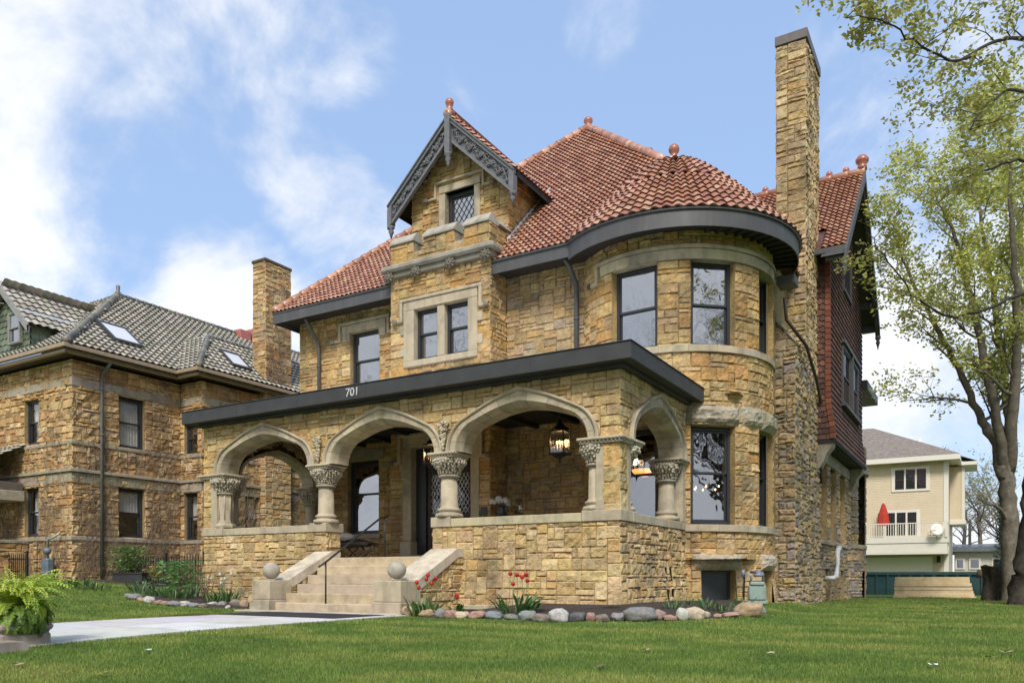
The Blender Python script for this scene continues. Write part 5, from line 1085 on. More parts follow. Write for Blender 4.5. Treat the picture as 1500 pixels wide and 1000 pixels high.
vines('climbing_vine', planeX(-19.4), 8.75, 10.15, 6, 13.5, 110, 5, 'thin bare vine climbing the tall stone chimney')

# ================================================================== townhouse and low building on the right
TH = thing('townhouse', (-2, 50, -.3), 'three storey beige clapboard townhouse with balcony and grey shingle roof', 'house')
tY = 47.3; tX = 3.9
Z = lambda py, Y=tY, px=1388: onY(px, py, Y).z
XX = lambda px, Y=tY: onY(px, 700, Y).x
SID = mat('beige_clapboard', streak=.15, streak_col=(.35, .3, .22), col=(.60, .50, .35), rough=.6, nvar=.06, nscale=2); WHT = mat('white_trim', col=(.68, .64, .56), rough=.5, nvar=.05)
def clap(mb, mp, W_, z0, z1, ch=.115):
    k = int((z1 - z0) / ch)
    for i in range(k): a = z0 + i * ch; mb.add([mp(0, a, .028), mp(W_, a, .028), mp(W_, a + ch, .004), mp(0, a + ch, .004), mp(0, a, 0), mp(W_, a, 0)], [(0, 1, 2, 3), (4, 5, 1, 0)])
zE, z2, z1_ = 8.55, 2.95, 2.5
cb = M(); clap(cb, lambda u, v, d: (tX - 16 + u, tY - d, v), 16, .0, zE); clap(cb, lambda u, v, d: (tX + d, tY + u, v), 9, .0, zE)
clap(cb, lambda u, v, d: (tX + .9 + d, tY + 3.0 + u, v), 3.5, 4.6, 8.4); clap(cb, lambda u, v, d: (tX + u, tY + 3.0 - d, v), .9, 4.6, 8.4)
cb.box(tX - 16, tX - .01, tY + .01, tY + 9, -.5, zE); cb.box(tX - .2, tX + .89, tY + 3.01, tY + 6.5, 4.6, 8.4)
cb.build('wall', SID, TH)
wt_ = M()
wt_.box(tX - .25, tX + .05, tY - .06, tY + .25, 0, zE, ch=.01); wt_.box(tX + .75, tX + .96, tY + 2.94, tY + 3.2, 4.6, 8.4); wt_.box(tX - .1, tX + 1.0, tY + 2.9, tY + 6.6, 4.3, 4.6)
wt_.box(tX - 16.5, tX + .7, tY - .8, tY - .6, zE - .12, zE + .25, ch=.02); wt_.box(tX + .55, tX + .75, tY - .79, tY + 9.5, zE - .12, zE + .25, ch=.02); wt_.box(tX - 16.5, tX + .6, tY - .62, tY + 9.5, zE - .05, zE + .05)
wt_.box(tX + .75, tX + 1.7, tY + 2.6, tY + 6.9, 8.4, 8.65, ch=.02); wt_.build('trim', WHT, TH)
ro = M(); 
ro.add([(tX - 16.5, tY - .8, zE + .25), (tX + .75, tY - .8, zE + .25), (tX - 5.2, tY + 5.0, zE + 3.4), (tX - 16.5, tY + 5.0, zE + 3.4), (tX + .75, tY + 10, zE + .25), (tX - 16.5, tY + 10, zE + .25)], [(0, 1, 2, 3), (1, 4, 2), (4, 5, 3, 2)])
ro.add([(tX + 1.7, tY + 2.6, zE + .12), (tX + 1.7, tY + 6.9, zE + .12), (tX - 2.4, tY + 4.7, zE + 2.2), (tX - 2.4, tY + 2.8, zE + 1.7)], [(0, 1, 2), (0, 2, 3)])
ROo = ro.build('roof', mat('grey_asphalt_shingle', col=(.20, .168, .145), rough=.9, nvar=.4, nscale=5, bump=.5, bscale=8), TH)
vt = M()
for px, py, h_ in ((1320, 655, .15), (1334, 655, .15)): p = onY(px, py, tY + 1.6); vt.box(p.x - .15, p.x + .15, p.y - .15, p.y + .15, p.z - .3, p.z + h_)
p = onY(1347, 652, tY + 2); vt.tube([(p.x, p.y, p.z - .3), (p.x, p.y, p.z + .45)], .1, 8); vt.build('roof_vent', WHT, ROo)
def tw_window(px0, px1, py0, py1, grid=3, rows=2):
    x0, x1 = XX(px0), XX(px1); za, zb = Z(py1), Z(py0); f = M(); f.box(x0 - .18, x1 + .18, tY - .08, tY - .03, za - .18, zb + .18, ch=.01); o = f.build('window', WHT, TH)
    g = M(); W_ = (x1 - x0) / grid
    for i in range(grid): g.box(x0 + i * W_ + .06, x0 + (i + 1) * W_ - .06, tY - .10, tY - .082, za, zb)
    g.build('pane', GLASSD, o); m_ = M()
    for i in range(grid):
        for j in range(1, 4): xq = x0 + i * W_ + .06 + (W_ - .12) * j / 4; m_.box(xq - .015, xq + .015, tY - .112, tY - .101, za + (0 if rows > 1 else .45 * (zb - za)), zb)
        for j in range(1, rows + 1): zq = zb - (zb - za) * (.22 * j); m_.box(x0 + i * W_ + .06, x0 + (i + 1) * W_ - .06, tY - .115, tY - .112, zq - .015, zq + .015)
        if rows == 1: m_.box(x0 + i * W_ + .06, x0 + (i + 1) * W_ - .06, tY - .12, tY - .116, za + .45 * (zb - za), za + .5 * (zb - za))
    m_.build('glazing_bar', WHT if rows == 2 else FRAME, o)
tw_window(1310, 1358, 684, 713, 3, 1); tw_window(1297, 1344, 748, 782, 3, 3)
bl = M(); zb_ = Z(792); bl.box(tX - 16, tX + .1, tY - 1.6, tY - .06, zb_ - .15, zb_ + .25, ch=.01); bl.box(tX - 16, tX + .02, tY - 1.55, tY - .06, zb_ - .75, zb_ - .16); bl.box(tX - 16, tX + .05, tY - 1.6, tY - .06, zb_ - .9, zb_ - .76)
BL_ = bl.build('balcony', WHT, TH); rl = M(); rl.box(tX - 16, tX + .05, tY - 1.62, tY - 1.55, zb_ + 1.15, zb_ + 1.22); rl.box(tX - 16, tX + .05, tY - 1.62, tY - 1.55, zb_ + .3, zb_ + .36); rl.box(tX - .02, tX + .05, tY - 1.55, tY - .06, zb_ + 1.15, zb_ + 1.22)
for i in range(64): x = tX - .08 - i * .15; rl.box(x, x + .045, tY - 1.6, tY - 1.565, zb_ + .25, zb_ + 1.15)
for i in range(10): rl.box(tX, tX + .04, tY - 1.5 + i * .15, tY - 1.46 + i * .15, zb_ + .25, zb_ + 1.15)
for x in (tX - .1, tX - 5, tX - 9.9): rl.box(x, x + .15, tY - 1.66, tY - 1.5, zb_ + .2, zb_ + 1.35)
rl.build('railing', WHT, BL_)
ga = M(); x0, x1 = XX(1275), XX(1366); ga.box(x0 - 1.5, x1, tY - .12, tY - .06, -.5, Z(815)); 
for k in range(1, 5): ga.box(x0 - 1.5, x1 - .0, tY - .125, tY - .118, -.4 + k * .5, -.37 + k * .5)
ga.build('garage_door', WHT, TH)
sp = M(); p = onY(1375, 818, tY - .15); sp.box(p.x - .12, p.x + .12, p.y - .15, p.y, p.z - .25, p.z + .2, ch=.03); p = onY(1289, 757, tY - .15); sp.box(p.x - .12, p.x + .12, p.y - .15, p.y, p.z - .3, p.z + .25, ch=.03); sp.build('wall_lamp', BLACK, TH)
# closed umbrella and satellite dish on the balcony
um = thing('patio_umbrella', (XX(1294, tY - 1), tY - 1, zb_ + .25), 'closed red patio umbrella standing on the beige townhouse balcony', 'umbrella'); x, y, z = um.location
mb = M(); mb.lathe([(.32, z + .85), (.40, z + .9), (.33, z + 1.6), (.12, z + 2.3), (.02, z + 2.45)], x, y, 8, smooth=False); mb.build('canopy', mat('red_canvas', col=(.40, .035, .02), rough=.9), um); mb = M(); mb.tube([(x, y, z), (x, y, z + 2.5)], .03, 6); mb.build('pole', WHT, um)
p = onY(1372, 776, tY - 1.8); sd = thing('satellite_dish', p, 'white round dish fixed to the right end of the balcony rail', 'satellite dish'); mb = M()
T = Matrix.Translation(p) @ Matrix.Rotation(R_(70), 4, 'X') @ Matrix.Rotation(R_(20), 4, 'Y'); mb = M(T); mb.lathe([(.02, 0), (.25, .03), (.44, .10), (.45, .11), (.25, .05), (.02, .02)], 0, 0, 20); mb.build('dish', WHT, sd); mb = M(); mb.tube([p, p + Vector((-.45, -.5, .0))], .02, 5); mb.tube([p, p + Vector((0, .2, -.6))], .03, 5); mb.build('arm', WHT, sd)
# low pale building beyond
LB = thing('low_white_building', at(1430, 830, 72), 'low white building with dark eave and square windows behind the dumpster', 'building'); bY = 58.0
bx0, bx1 = onY(1398, 800, bY).x, onY(1500, 800, bY).x; zt = onY(1430, 808, bY).z; mb = M(); mb.box(bx0, bx1 + 8, bY, bY + 8, -1.5, zt, ch=.01); mb.build('wall', mat('off_white_stucco', col=(.50, .48, .43), rough=.9, nvar=.08), LB)
mb = M(); mb.box(bx0 - .5, bx1 + 8, bY - .6, bY + 9, zt, zt + .45, ch=.03); mb.add([(bx0 - .5, bY - .6, zt + .46), (bx1 + 8, bY - .6, zt + .46), (bx1 + 8, bY + 5, zt + .8), (bx0 - .5, bY + 5, zt + .8)], [(0, 1, 2, 3)]); mb.build('roof', mat('blue_grey_roof', col=(.12, .135, .16), rough=.7), LB)
for px0, px1 in ((1402, 1411), (1422, 1434), (1455, 1466)):
    x0, x1 = onY(px0, 820, bY).x, onY(px1, 820, bY).x; za, zb = onY(1430, 831, bY).z, onY(1430, 819, bY).z; mb = M(); mb.box(x0 - .12, x1 + .12, bY - .08, bY - .03, za - .12, zb + .12); o = mb.build('window', WHT, LB); mb = M(); mb.box(x0, x1, bY - .1, bY - .081, za, zb); mb.build('pane', GLASSD, o)
# dumpster
dY = 27.5; DU = thing('dumpster', onY(1370, 870, dY), 'long dark teal steel dumpster behind the stacked boards', 'dumpster'); TEAL = mat('teal_painted_steel', col=(.018, .06, .065), rough=.5, nvar=.35, nscale=2, stain=(.03, .05, .05))
dx0, dx1 = onY(1268, 850, dY).x, onY(1457, 850, dY).x; dz0, dz1 = onY(1300, 873, dY).z - .35, onY(1300, 837, dY).z; mb = M(); mb.box(dx0, dx1, dY, dY + 2.2, dz0, dz1 - .1, ch=.02); mb.build('container', TEAL, DU)
mb = M(); mb.box(dx0 - .03, dx1 + .03, dY - .08, dY - .0, dz1 - .16, dz1, ch=.02); mb.box(dx0 - .03, dx1 + .03, dY + 2.2, dY + 2.28, dz1 - .16, dz1, ch=.02); 
n_ = 11
for i in range(n_ + 1): x = dx0 + (dx1 - dx0) * i / n_; mb.box(x - .05, x + .05, dY - .07, dY - .001, dz0, dz1 - .161, ch=.01)
mb.build('rib', TEAL, DU)
ps_ = M(); p = onY(1450, 853, dY - .09); ps_.box(p.x - .22, p.x + .22, p.y - .01, p.y, p.z - .28, p.z + .30, (.55, .5, .5)); rnd = random.Random(4)
for i in range(12): a, b = rnd.uniform(-.18, .1), rnd.uniform(-.24, .18); ps_.box(p.x + a, p.x + a + rnd.uniform(.04, .12), p.y - .013 - i * .0004, p.y - .01, p.z + b, p.z + b + rnd.uniform(.03, .1), rnd.choice([(.5, .08, .07), (.5, .2, .2), (.4, .38, .4)]))
ps_.build('poster', mat('printed_sheet', attr=True, rough=.6, nvar=.1), DU)
# lumber pile: each board its own thing
LUM = mat('fresh_pine_board', col=(.72, .57, .35), rough=.7, nvar=.16, nscale=3, stain=(.55, .38, .19), stain_scale=2.2)
rnd = random.Random(8); lY = 22.0
names = ['lowest', 'second lowest', 'third from the ground', 'fourth from the ground', 'third from the top', 'second from the top', 'topmost']
zg = -.36
for k in range(7):
    x0 = 2.80 + .008 * k + rnd.uniform(-.02, .02); x1 = 5.74 - .040 * k + rnd.uniform(-.015, .015); z0 = zg + k * .135
    mb = M(Matrix.Translation((0, lY + .05 * k, 0)) @ Matrix.Rotation(rnd.uniform(-.006, .006), 4, 'Y')); mb.box(x0, x1, 0, .9, z0, z0 + .125, ch=.012); o = mb.build('timber_board', LUM)
    o['label'] = 'pale pine board, ' + names[k] + ' in the stack by the dumpster'; o['category'] = 'board'; o['group'] = 'boards stacked beside the dumpster'
# stump-like basket silhouette by the tree
p = onY(1440, 834, 26.5); mb = M(); mb.lathe([(.30, p.z - .35), (.22, p.z + .0), (.16, p.z + .02), (.13, p.z + .02)], p.x, p.y, 12); BK = mb.build('upturned_basket', mat('brown_wicker', col=(.09, .06, .04), rough=.9, bump=.6, bscale=20)); BK['label'] = 'dark brown upturned basket lying on top of the dumpster'; BK['category'] = 'basket'
# ================================================================== ground
def grid_ground():
    xs = sorted(set([-400, -200, -100, -60] + [round(-40 + i * .75, 3) for i in range(110)] + [60, 100, 200, 400])); ys = sorted(set([-300, -120, -60] + [round(-24 + i * .75, 3) for i in range(115)] + [80, 120, 200, 600]))
    V = [(x, y, gz(x, y)) for x in xs for y in ys]; n = len(ys); mb = M(); mb.add(V, [(i * n + j, (i + 1) * n + j, (i + 1) * n + j + 1, i * n + j + 1) for i in range(len(xs) - 1) for j in range(n - 1)], None, 0, True); return mb
LAWN = mat('lawn_soil', col=(.09, .14, .032), rough=1, nvar=.4, nscale=2.5, bump=.6, bscale=60, spec=.1, stain=(.12, .135, .03), stain_scale=.7)
g = grid_ground().build('lawn', LAWN); g['kind'] = 'structure'
# paved walk
wk = M(); rnd = random.Random(21); y = -2.3; WX0, WX1 = -6.7, -3.3
while y > -12.2:
    for x0, x1 in ((WX0, -5.0), (-5.0, WX1)):
        c = vary((.56, .54, .505), rnd, .06); ya, yb = y - 1.2, y; t = .022; c = vary(c, rnd, .06)
        wk.add([(x0 + .012, ya + .02, gz(x0, ya) + t), (x1 - .005, ya + .008, gz(x1, ya) + t), (x1 - .005, yb, gz(x1, yb) + t), (x0 + .005, yb, gz(x0, yb) + t), (x0 + .005, ya + .008, gz(x0, ya) - .1), (x1 - .005, ya + .008, gz(x1, ya) - .1), (x1 - .005, yb, gz(x1, yb) - .1), (x0 + .005, yb, gz(x0, yb) - .1)], [(0, 1, 2, 3), (0, 4, 5, 1), (1, 5, 6, 2), (2, 6, 7, 3), (3, 7, 4, 0)], c)
    y -= 1.2
for i in range(20):
    ya, yb = -12.2 + i * .495, -12.2 + (i + 1) * .495; wk.add([(WX0 + .01, ya, gz(-5, ya) + .012), (WX1 - .01, ya, gz(-5, ya) + .012), (WX1 - .01, yb, gz(-5, yb) + .012), (WX0 + .01, yb, gz(-5, yb) + .012)], [(0, 1, 2, 3)], (.20, .19, .17))
o = wk.build('path', mat('pale_paving', attr=True, rough=.85, nscale=5, nvar=.1, bump=.1, bscale=90, stain=(.36, .345, .32), stain_scale=1.6)); o['kind'] = 'structure'
mt = M(); V = []; n = 14
for i in range(n + 1):
    for j in range(5): x, yy = -6.75 + 3.1 * i / n, -3.95 + 1.45 * j / 4; V.append((x, yy, gz(x, yy) + .030 + .002 * math.sin(i * 2.1 + j)))
mt.add(V, [(i * 5 + j, (i + 1) * 5 + j, (i + 1) * 5 + j + 1, i * 5 + j + 1) for i in range(n) for j in range(4)]); mt.box(-6.75, -3.65, -3.95, -2.5, -.14, -.126)
o = mt.build('doormat', mat('black_rubber', col=(.022, .023, .026), rough=.9, bump=.5, bscale=120)); o['label'] = 'large black rubber mat on the pale walk before the steps'; o['category'] = 'mat'
st = M(); st.box(-7.8, -3.55, -2.6, -2.2, -.4, gz(-5, -2.4) + .04, (.50, .44, .35), 0, .01); st.build('path_threshold', TRIM)['kind'] = 'structure'
# flower beds
def bed(pts, name, h=.06):
    mb = M(); c = (sum(p[0] for p in pts) / len(pts), sum(p[1] for p in pts) / len(pts)); n = 60; V = []; rnd = random.Random(3); fs = []
    for k in range(6):
        for p in pts:
            t = k / 5; x, yy = p[0] * t + c[0] * (1 - t), p[1] * t + c[1] * (1 - t); V.append((x, yy, gz(x, yy) + (h * (1 - t ** 6)) + (.025 * rnd.random() if k < 5 else -.02)))
    m = len(pts); fs = [(k * m + i, k * m + (i + 1) % m, (k + 1) * m + (i + 1) % m, (k + 1) * m + i) for k in range(5) for i in range(m)]
    mb.add(V, fs); o = mb.build(name, mat('dark_mulch', col=(.045, .032, .024), rough=1, nvar=.6, nscale=30, bump=1., bscale=45)); o['kind'] = 'structure'
def path_pts(px, z0=-.05):
    out = []
    for x, yy in px:
        d_ = ray(x, yy); t = 3.0
        while t < 60:
            p = CAM + d_ * t
            if p.z < gz(p.x, p.y): break
            t += .02
        out.append(p)
    return out
frontR = path_pts([(592, 904), (640, 906), (700, 907), (760, 908), (820, 910), (880, 910), (940, 910), (1000, 909), (1060, 906), (1110, 901), (1128, 895)])
edge = [(p.x, p.y) for p in frontR]; dense = []
for a, b in zip(edge, edge[1:]): dense += [(a[0] + (b[0] - a[0]) * i / 5, a[1] + (b[1] - a[1]) * i / 5) for i in range(5)]
dense.append(edge[-1]); back = [(1.35, 5.0), (1.0, 4.4), (.4, 3.9), (.1, 3.8), (.1, 2.5), (.1, 1), (.1, -.1), (-1.5, -.1), (-3, -.1), (-3.6, -.1)]
bed(dense + back, 'flower_bed')
frontL = path_pts([(188, 876), (215, 880), (250, 886), (290, 890), (330, 892), (368, 893)]); edge = [(p.x, p.y) for p in frontL]; dense = []
for a, b in zip(edge, edge[1:]): dense += [(a[0] + (b[0] - a[0]) * i / 5, a[1] + (b[1] - a[1]) * i / 5) for i in range(5)]
dense.append(edge[-1]); bed(dense + [(-7.8, -.1), (-10, -.1), (-12.1, -.15), (-13.6, .5), (-14.5, .8)], 'flower_bed')
rwall = [(-21, 1.0), (-20.6, 1.5), (-20.6, 4), (-20.9, 5.8), (-18, 5.8), (-17.5, 3.0), (-16, 2.0), (-14, 1.4), (-13.6, 1.0), (-15, .4), (-17, .3), (-19, .5), (-20.3, .6)]; bed(rwall, 'flower_bed', .03)
# border rocks: one thing each
def rock(px, py, w_, h_, col, label, seed, group):
    base = path_pts([(px, py + h_ * .42)])[0]; d = (base - CAM).dot(CF); W_ = w_ * d / F_PX * .5; H_ = h_ * d / F_PX * .5; rnd = random.Random(seed); mb = M()
    n, m_ = 22, 13; V = []; o_ = Vector((rnd.uniform(0, 90), rnd.uniform(0, 90), 0)); tw_ = rnd.uniform(-.5, .5)
    c = Vector((base.x, base.y, base.z + H_ * .8))
    for i in range(m_ + 1):
        th = PI * i / m_
        for j in range(n):
            ph = 2 * PI * j / n; q = Vector((math.sin(th) * math.cos(ph), math.sin(th) * math.sin(ph), math.cos(th)))
            sup = 1 / max(abs(q.x) ** 3.2 + abs(q.y) ** 3.2 + abs(q.z) ** 3.2, 1e-6) ** (1 / 3.2); sup = sup * .55 + .45
            k = sup * (1 + .28 * noise.noise(q * 1.4 + o_) + .09 * noise.noise(q * 4 + o_)); v = q * k; v = Vector((v.x * W_, v.y * W_ * .8, v.z * H_)); v.rotate(Matrix.Rotation(tw_ * .3, 3, 'Y')); v.rotate(Matrix.Rotation(YAW + tw_, 3, 'Z')); V.append(c + v)
    fs = [(i * n + j, i * n + (j + 1) % n, (i + 1) * n + (j + 1) % n, (i + 1) * n + j) for i in range(m_) for j in range(n)]
    mb.add(V, fs, col, 0, True); o = mb.build('border_rock', mat('garden_rock', attr=True, rough=.8, nscale=14, nvar=.35, bump=.6, bscale=35, stain=(.25, .22, .19), stain_scale=6)); o['label'] = label; o['category'] = 'rock'; o['group'] = group
CN_ = {'tan': (.36, .25, .16), 'cream': (.45, .36, .25), 'grey': (.20, .195, .19), 'white': (.44, .42, .38), 'pink': (.33, .20, .16), 'bluegrey': (.20, .225, .23), 'brown': (.20, .16, .13), 'dark': (.09, .09, .095)}
ORD = ['first', 'second', 'third', 'fourth', 'fifth', 'sixth', 'seventh', 'eighth', 'ninth', 'tenth', 'eleventh', 'twelfth', 'thirteenth', 'fourteenth', 'fifteenth', 'sixteenth', 'seventeenth', 'eighteenth', 'nineteenth', 'twentieth', 'twenty first', 'twenty second', 'twenty third', 'twenty fourth', 'twenty fifth', 'twenty sixth']
RR = [(100, 193, 52, 36, 'tan', 'knobbly'), (140, 196, 34, 30, 'white', 'small'), (172, 200, 58, 28, 'tan', 'flat'), (222, 203, 42, 36, 'grey', 'rounded'), (260, 205, 46, 32, 'pink', 'pale'), (302, 208, 54, 28, 'cream', 'low'), (360, 207, 64, 30, 'pink', 'dusky'), (425, 208, 68, 30, 'bluegrey', 'smooth'), (490, 215, 52, 22, 'grey', 'low'), (548, 212, 62, 38, 'bluegrey', 'rounded'), (605, 220, 58, 32, 'brown', 'rounded'), (670, 212, 72, 48, 'white', 'speckled'), (738, 215, 60, 36, 'dark', 'smooth'), (790, 215, 36, 32, 'pink', 'small'), (833, 220, 50, 28, 'brown', 'smooth'), (900, 215, 66, 30, 'grey', 'low'), (975, 205, 120, 50, 'grey', 'largest'), (1048, 208, 46, 36, 'pink', 'narrow'), (1088, 218, 52, 20, 'pink', 'flat'), (1135, 205, 46, 42, 'white', 'jagged'), (1182, 202, 72, 44, 'cream', 'large'), (1222, 207, 40, 26, 'cream', 'small'), (1270, 210, 30, 14, 'tan', 'tiny'), (1320, 206, 62, 18, 'pink', 'flat'), (1390, 188, 92, 52, 'tan', 'big'), (1435, 192, 34, 24, 'grey', 'small')]
for k, (x, yy, w_, h_, c, ad_) in enumerate(RR):
    rock(560 + x / 2.586, 820 + yy / 2.586, w_ / 2.586 * 1.08, h_ / 2.586 * 1.15, vary(CN_[c], random.Random(k), .12), '%s %s rock, %s from the stair in the row edging the front flower bed' % (ad_, c.replace('bluegrey', 'blue grey'), ORD[k]), 700 + k, 'rocks edging the front bed')
RL = [(188, 872, 9, 6, 'grey', 'small'), (199, 874, 17, 9, 'grey', 'rough'), (208, 878, 12, 6, 'tan', 'low'), (219, 878, 16, 9, 'white', 'angular'), (232, 882, 15, 6, 'pink', 'flat'), (242, 883, 12, 6, 'pink', 'small'), (257, 884, 22, 7, 'grey', 'long'), (270, 884, 15, 8, 'white', 'rounded'), (284, 886, 17, 7, 'bluegrey', 'smooth'), (297, 887, 12, 6, 'brown', 'low'), (311, 885, 14, 7, 'white', 'pale'), (325, 885, 13, 9, 'grey', 'rounded'), (334, 889, 7, 5, 'white', 'tiny'), (346, 884, 16, 12, 'brown', 'knobbly'), (358, 885, 12, 12, 'tan', 'upright')]
for k, (x, yy, w_, h_, c, ad_) in enumerate(RL): rock(x, yy, w_ * 1.1, h_ * 1.2, CN_[c], '%s %s rock, %s from the left end of the row edging the left bed' % (ad_, c.replace('bluegrey', 'blue grey'), ORD[k]), 750 + k, 'rocks edging the left bed')
# ---- plants
LEAFG = mat('broad_leaf', attr=True, rough=.5, nscale=10, nvar=.2, sub=.25)
def blade(mb, p, az, L, w_, bend, c, n=5, up=1.2, twist=0.):
    d = Vector((math.cos(az), math.sin(az), 0)); s = Vector((-d.y, d.x, 0)); V = []; pos = Vector(p); el = up
    for i in range(n + 1):
        t = i / n; ww = w_ * (math.sin(PI * min(1, .18 + .82 * (1 - t))) * .9 + .1) * (1 if i < n else .05); V += [pos - s * ww, pos + s * ww]; step = d * math.cos(el) + Vector((0, 0, math.sin(el))); pos = pos + step * (L / n); el -= bend / n
    mb.add(V, [(2 * i, 2 * i + 1, 2 * i + 3, 2 * i + 2) for i in range(n)], c, 0, True); return pos
def clump(name, px, py, n, L, w_, cols, label, cat, seed, spread=.12, bend=1.2, z=None, group=None, flowers=None, fcol=None, fstem=None):
    b = path_pts([(px, py)])[0]
    if z is not None: b.z = z
    t = thing(name, b, label, cat, group); rnd = random.Random(seed); mb = M()
    for i in range(n):
        a = rnd.uniform(0, 2 * PI); r = spread * math.sqrt(rnd.random()); blade(mb, b + Vector((r * math.cos(a), r * math.sin(a), 0)), a + rnd.uniform(-.6, .6), L * rnd.uniform(.6, 1.1), w_ * rnd.uniform(.7, 1.2), bend * rnd.uniform(.3, 1.3), vary(rnd.choice(cols), rnd, .2), up=rnd.uniform(1.0, 1.5))
    mb.build('leaves', LEAFG, t)
    if flowers:
        for (dx, h_) in flowers:
            a = b + CR * dx + Vector((0, 0, 0)); top = a + CR * rnd.uniform(-.03, .05) + Vector((0, 0, h_)); fl = M(); fl.tube([a, (a + top) / 2 + CR * .012, top], .005, 5, (.10, .20, .05))
            for q in range(6):
                aa = q * PI / 3; r = .022; c = vary(fcol, rnd, .2); P = []
                for (rr, zz, ww) in ((.006, 0, .008), (.030, .02, .020), (.032, .045, .018), (.018, .085, .004)): P.append((rr, zz, ww))
                d = Vector((math.cos(aa), math.sin(aa), 0)); s = Vector((-d.y, d.x, 0)); V = []
                for rr, zz, ww in P: V += [top + d * rr - s * ww + Vector((0, 0, zz)), top + d * rr + s * ww + Vector((0, 0, zz))]
                fl.add(V, [(0, 1, 3, 2), (2, 3, 5, 4), (4, 5, 7, 6)], c, 0, True)
            fl.build('flower', mat('petal', attr=True, rough=.5, nvar=.1, sub=.3), t)
    return t
GL = [(.07, .15, .035), (.10, .20, .05), (.055, .12, .04), (.13, .22, .07)]; GB_ = [(.10, .17, .09), (.07, .13, .06), (.13, .20, .11)]
RED = (.62, .03, .02)
clump('tulip_plant', 622, 902, 46, .42, .028, GL, 'clump of red tulips with wide grey green leaves beside the right stair ball', 'tulips', 1, .28, flowers=[(-.20, .60), (-.16, .50), (.0, .66), (.08, .74), (.13, .58), (.24, .68)], fcol=RED)
clump('tulip_plant', 668, 901, 14, .26, .03, GL, 'single short red tulip between two taller tulip clumps', 'tulips', 2, .10, flowers=[(0, .34), (.03, .3)], fcol=RED)
clump('tulip_plant', 757, 903, 60, .5, .028, GL, 'widest clump of red tulips against the middle of the porch base', 'tulips', 3, .33, flowers=[(-.16, .72), (-.10, .54), (.0, .70), (.10, .66), (.16, .71), (.2, .60)], fcol=RED)
clump('budding_shrub', 676, 888, 26, .5, .012, [(.30, .33, .05), (.22, .28, .06)], 'thin yellow green shoots beside the single tulip', 'plant', 4, .1, bend=.5)
for k, (px, py, s, wd) in enumerate(((985, 896, .3, 'leftmost'), (1008, 890, .28, 'second'), (1035, 897, .36, 'third'), (1060, 899, .26, 'fourth'), (1088, 895, .36, 'rightmost'))):
    clump('grass_tuft', px, py, 44, s, .008, GL, wd + ' tuft of thin green blades along the basement window', 'plant', 10 + k, .14, bend=1.4, group='tufts by the basement window')
for k, (px, py, s, n, c, lb) in enumerate(((206, 876, .42, 60, GB_, 'grey green iris fan at the left end of the left bed'), (226, 880, .38, 50, GB_, 'short blue green iris clump right of the first iris fan'), (238, 882, .36, 60, GL, 'low green leafy clump behind the white angular rock'), (258, 886, .45, 80, GL, 'bushy bright green plant in the middle of the left bed'), (276, 884, .42, 60, GB_, 'upright leaf clump left of the woody stems'), (330, 890, .45, 80, GL, 'dark green daylily clump beside the white narcissus'), (352, 884, .55, 90, GB_, 'tall iris clump against the left stair ball'))):
    clump('garden_plant', px, py - 6, n, s, .016, c, lb, 'plant', 20 + k, .3, bend=1.0)
clump('narcissus', 318, 886, 60, .38, .012, GL, 'clump of white narcissus in front of the left porch parapet', 'flowers', 30, .28, bend=.6, flowers=[(-.12, .62), (.02, .70), (.10, .58), (.16, .60), (.34, .72), (.05, .5)], fcol=(.75, .74, .62))
# woody stems
b = path_pts([(296, 878)])[0]; rnd = random.Random(6); mb = M()
for i in range(34):
    a = rnd.uniform(0, 6.28); p = b + Vector((rnd.uniform(-.3, .3), rnd.uniform(-.2, .2), 0)); q = p + Vector((math.cos(a) * .25, math.sin(a) * .2, rnd.uniform(.5, 1.0))); mb.tube([p, (p + q) / 2 + Vector((rnd.uniform(-.05, .05), 0, 0)), q], [.008, .006, .003], 4, cap=False)
o = mb.build('bare_shrub', mat('brown_twig', col=(.14, .09, .06), rough=.9)); o['label'] = 'bare brown twiggy shrub before the left end of the porch'; o['category'] = 'shrub'
for k, (px, py, n, s, lb) in enumerate(((98, 862, 50, .3, 'low green clump at the foot of the vine covered corner'), (116, 862, 46, .34, 'pale green clump right of the corner clump'), (140, 864, 40, .25, 'small grey green clump beside the neighbour downspout'))):
    clump('garden_plant', px, py, n, s, .02, [(.16, .24, .07), (.10, .17, .06)], lb, 'plant', 40 + k, .35, bend=1.2)
# leafy shrub helper
def shrub(name, c, r, h_, n, cols, label, cat, seed, ls=.05, parent=None):
    rnd = random.Random(seed); mb = M(); st_ = M(); c = Vector(c)
    for i in range(9):
        a = rnd.uniform(0, 6.28); st_.tube([c, c + Vector((math.cos(a) * r * .5, math.sin(a) * r * .5, h_ * .5)), c + Vector((math.cos(a) * r * .8, math.sin(a) * r * .8, h_ * rnd.uniform(.7, 1)))], [.012, .008, .004], 4, (.12, .09, .05), cap=False)
    for i in range(n):
        q = Vector((rnd.gauss(0, .42), rnd.gauss(0, .42), rnd.uniform(.1, 1))); q = Vector((q.x * r, q.y * r, q.z * h_)); p = c + q; a = rnd.uniform(0, 6.28); u = Vector((math.cos(a), math.sin(a), rnd.uniform(-.5, .6))).normalized() * ls; v = u.cross(Vector((rnd.random(), rnd.random(), 1))).normalized() * ls * .45
        mb.add([p - u, p + v, p + u, p - v], [(0, 1, 2, 3)], vary(rnd.choice(cols), rnd, .25))
    t = thing(name, c, label, cat); mb.build('foliage', LEAFG, t); st_.build('stem', mat('brown_twig_painted', attr=True, rough=.9), t); return t
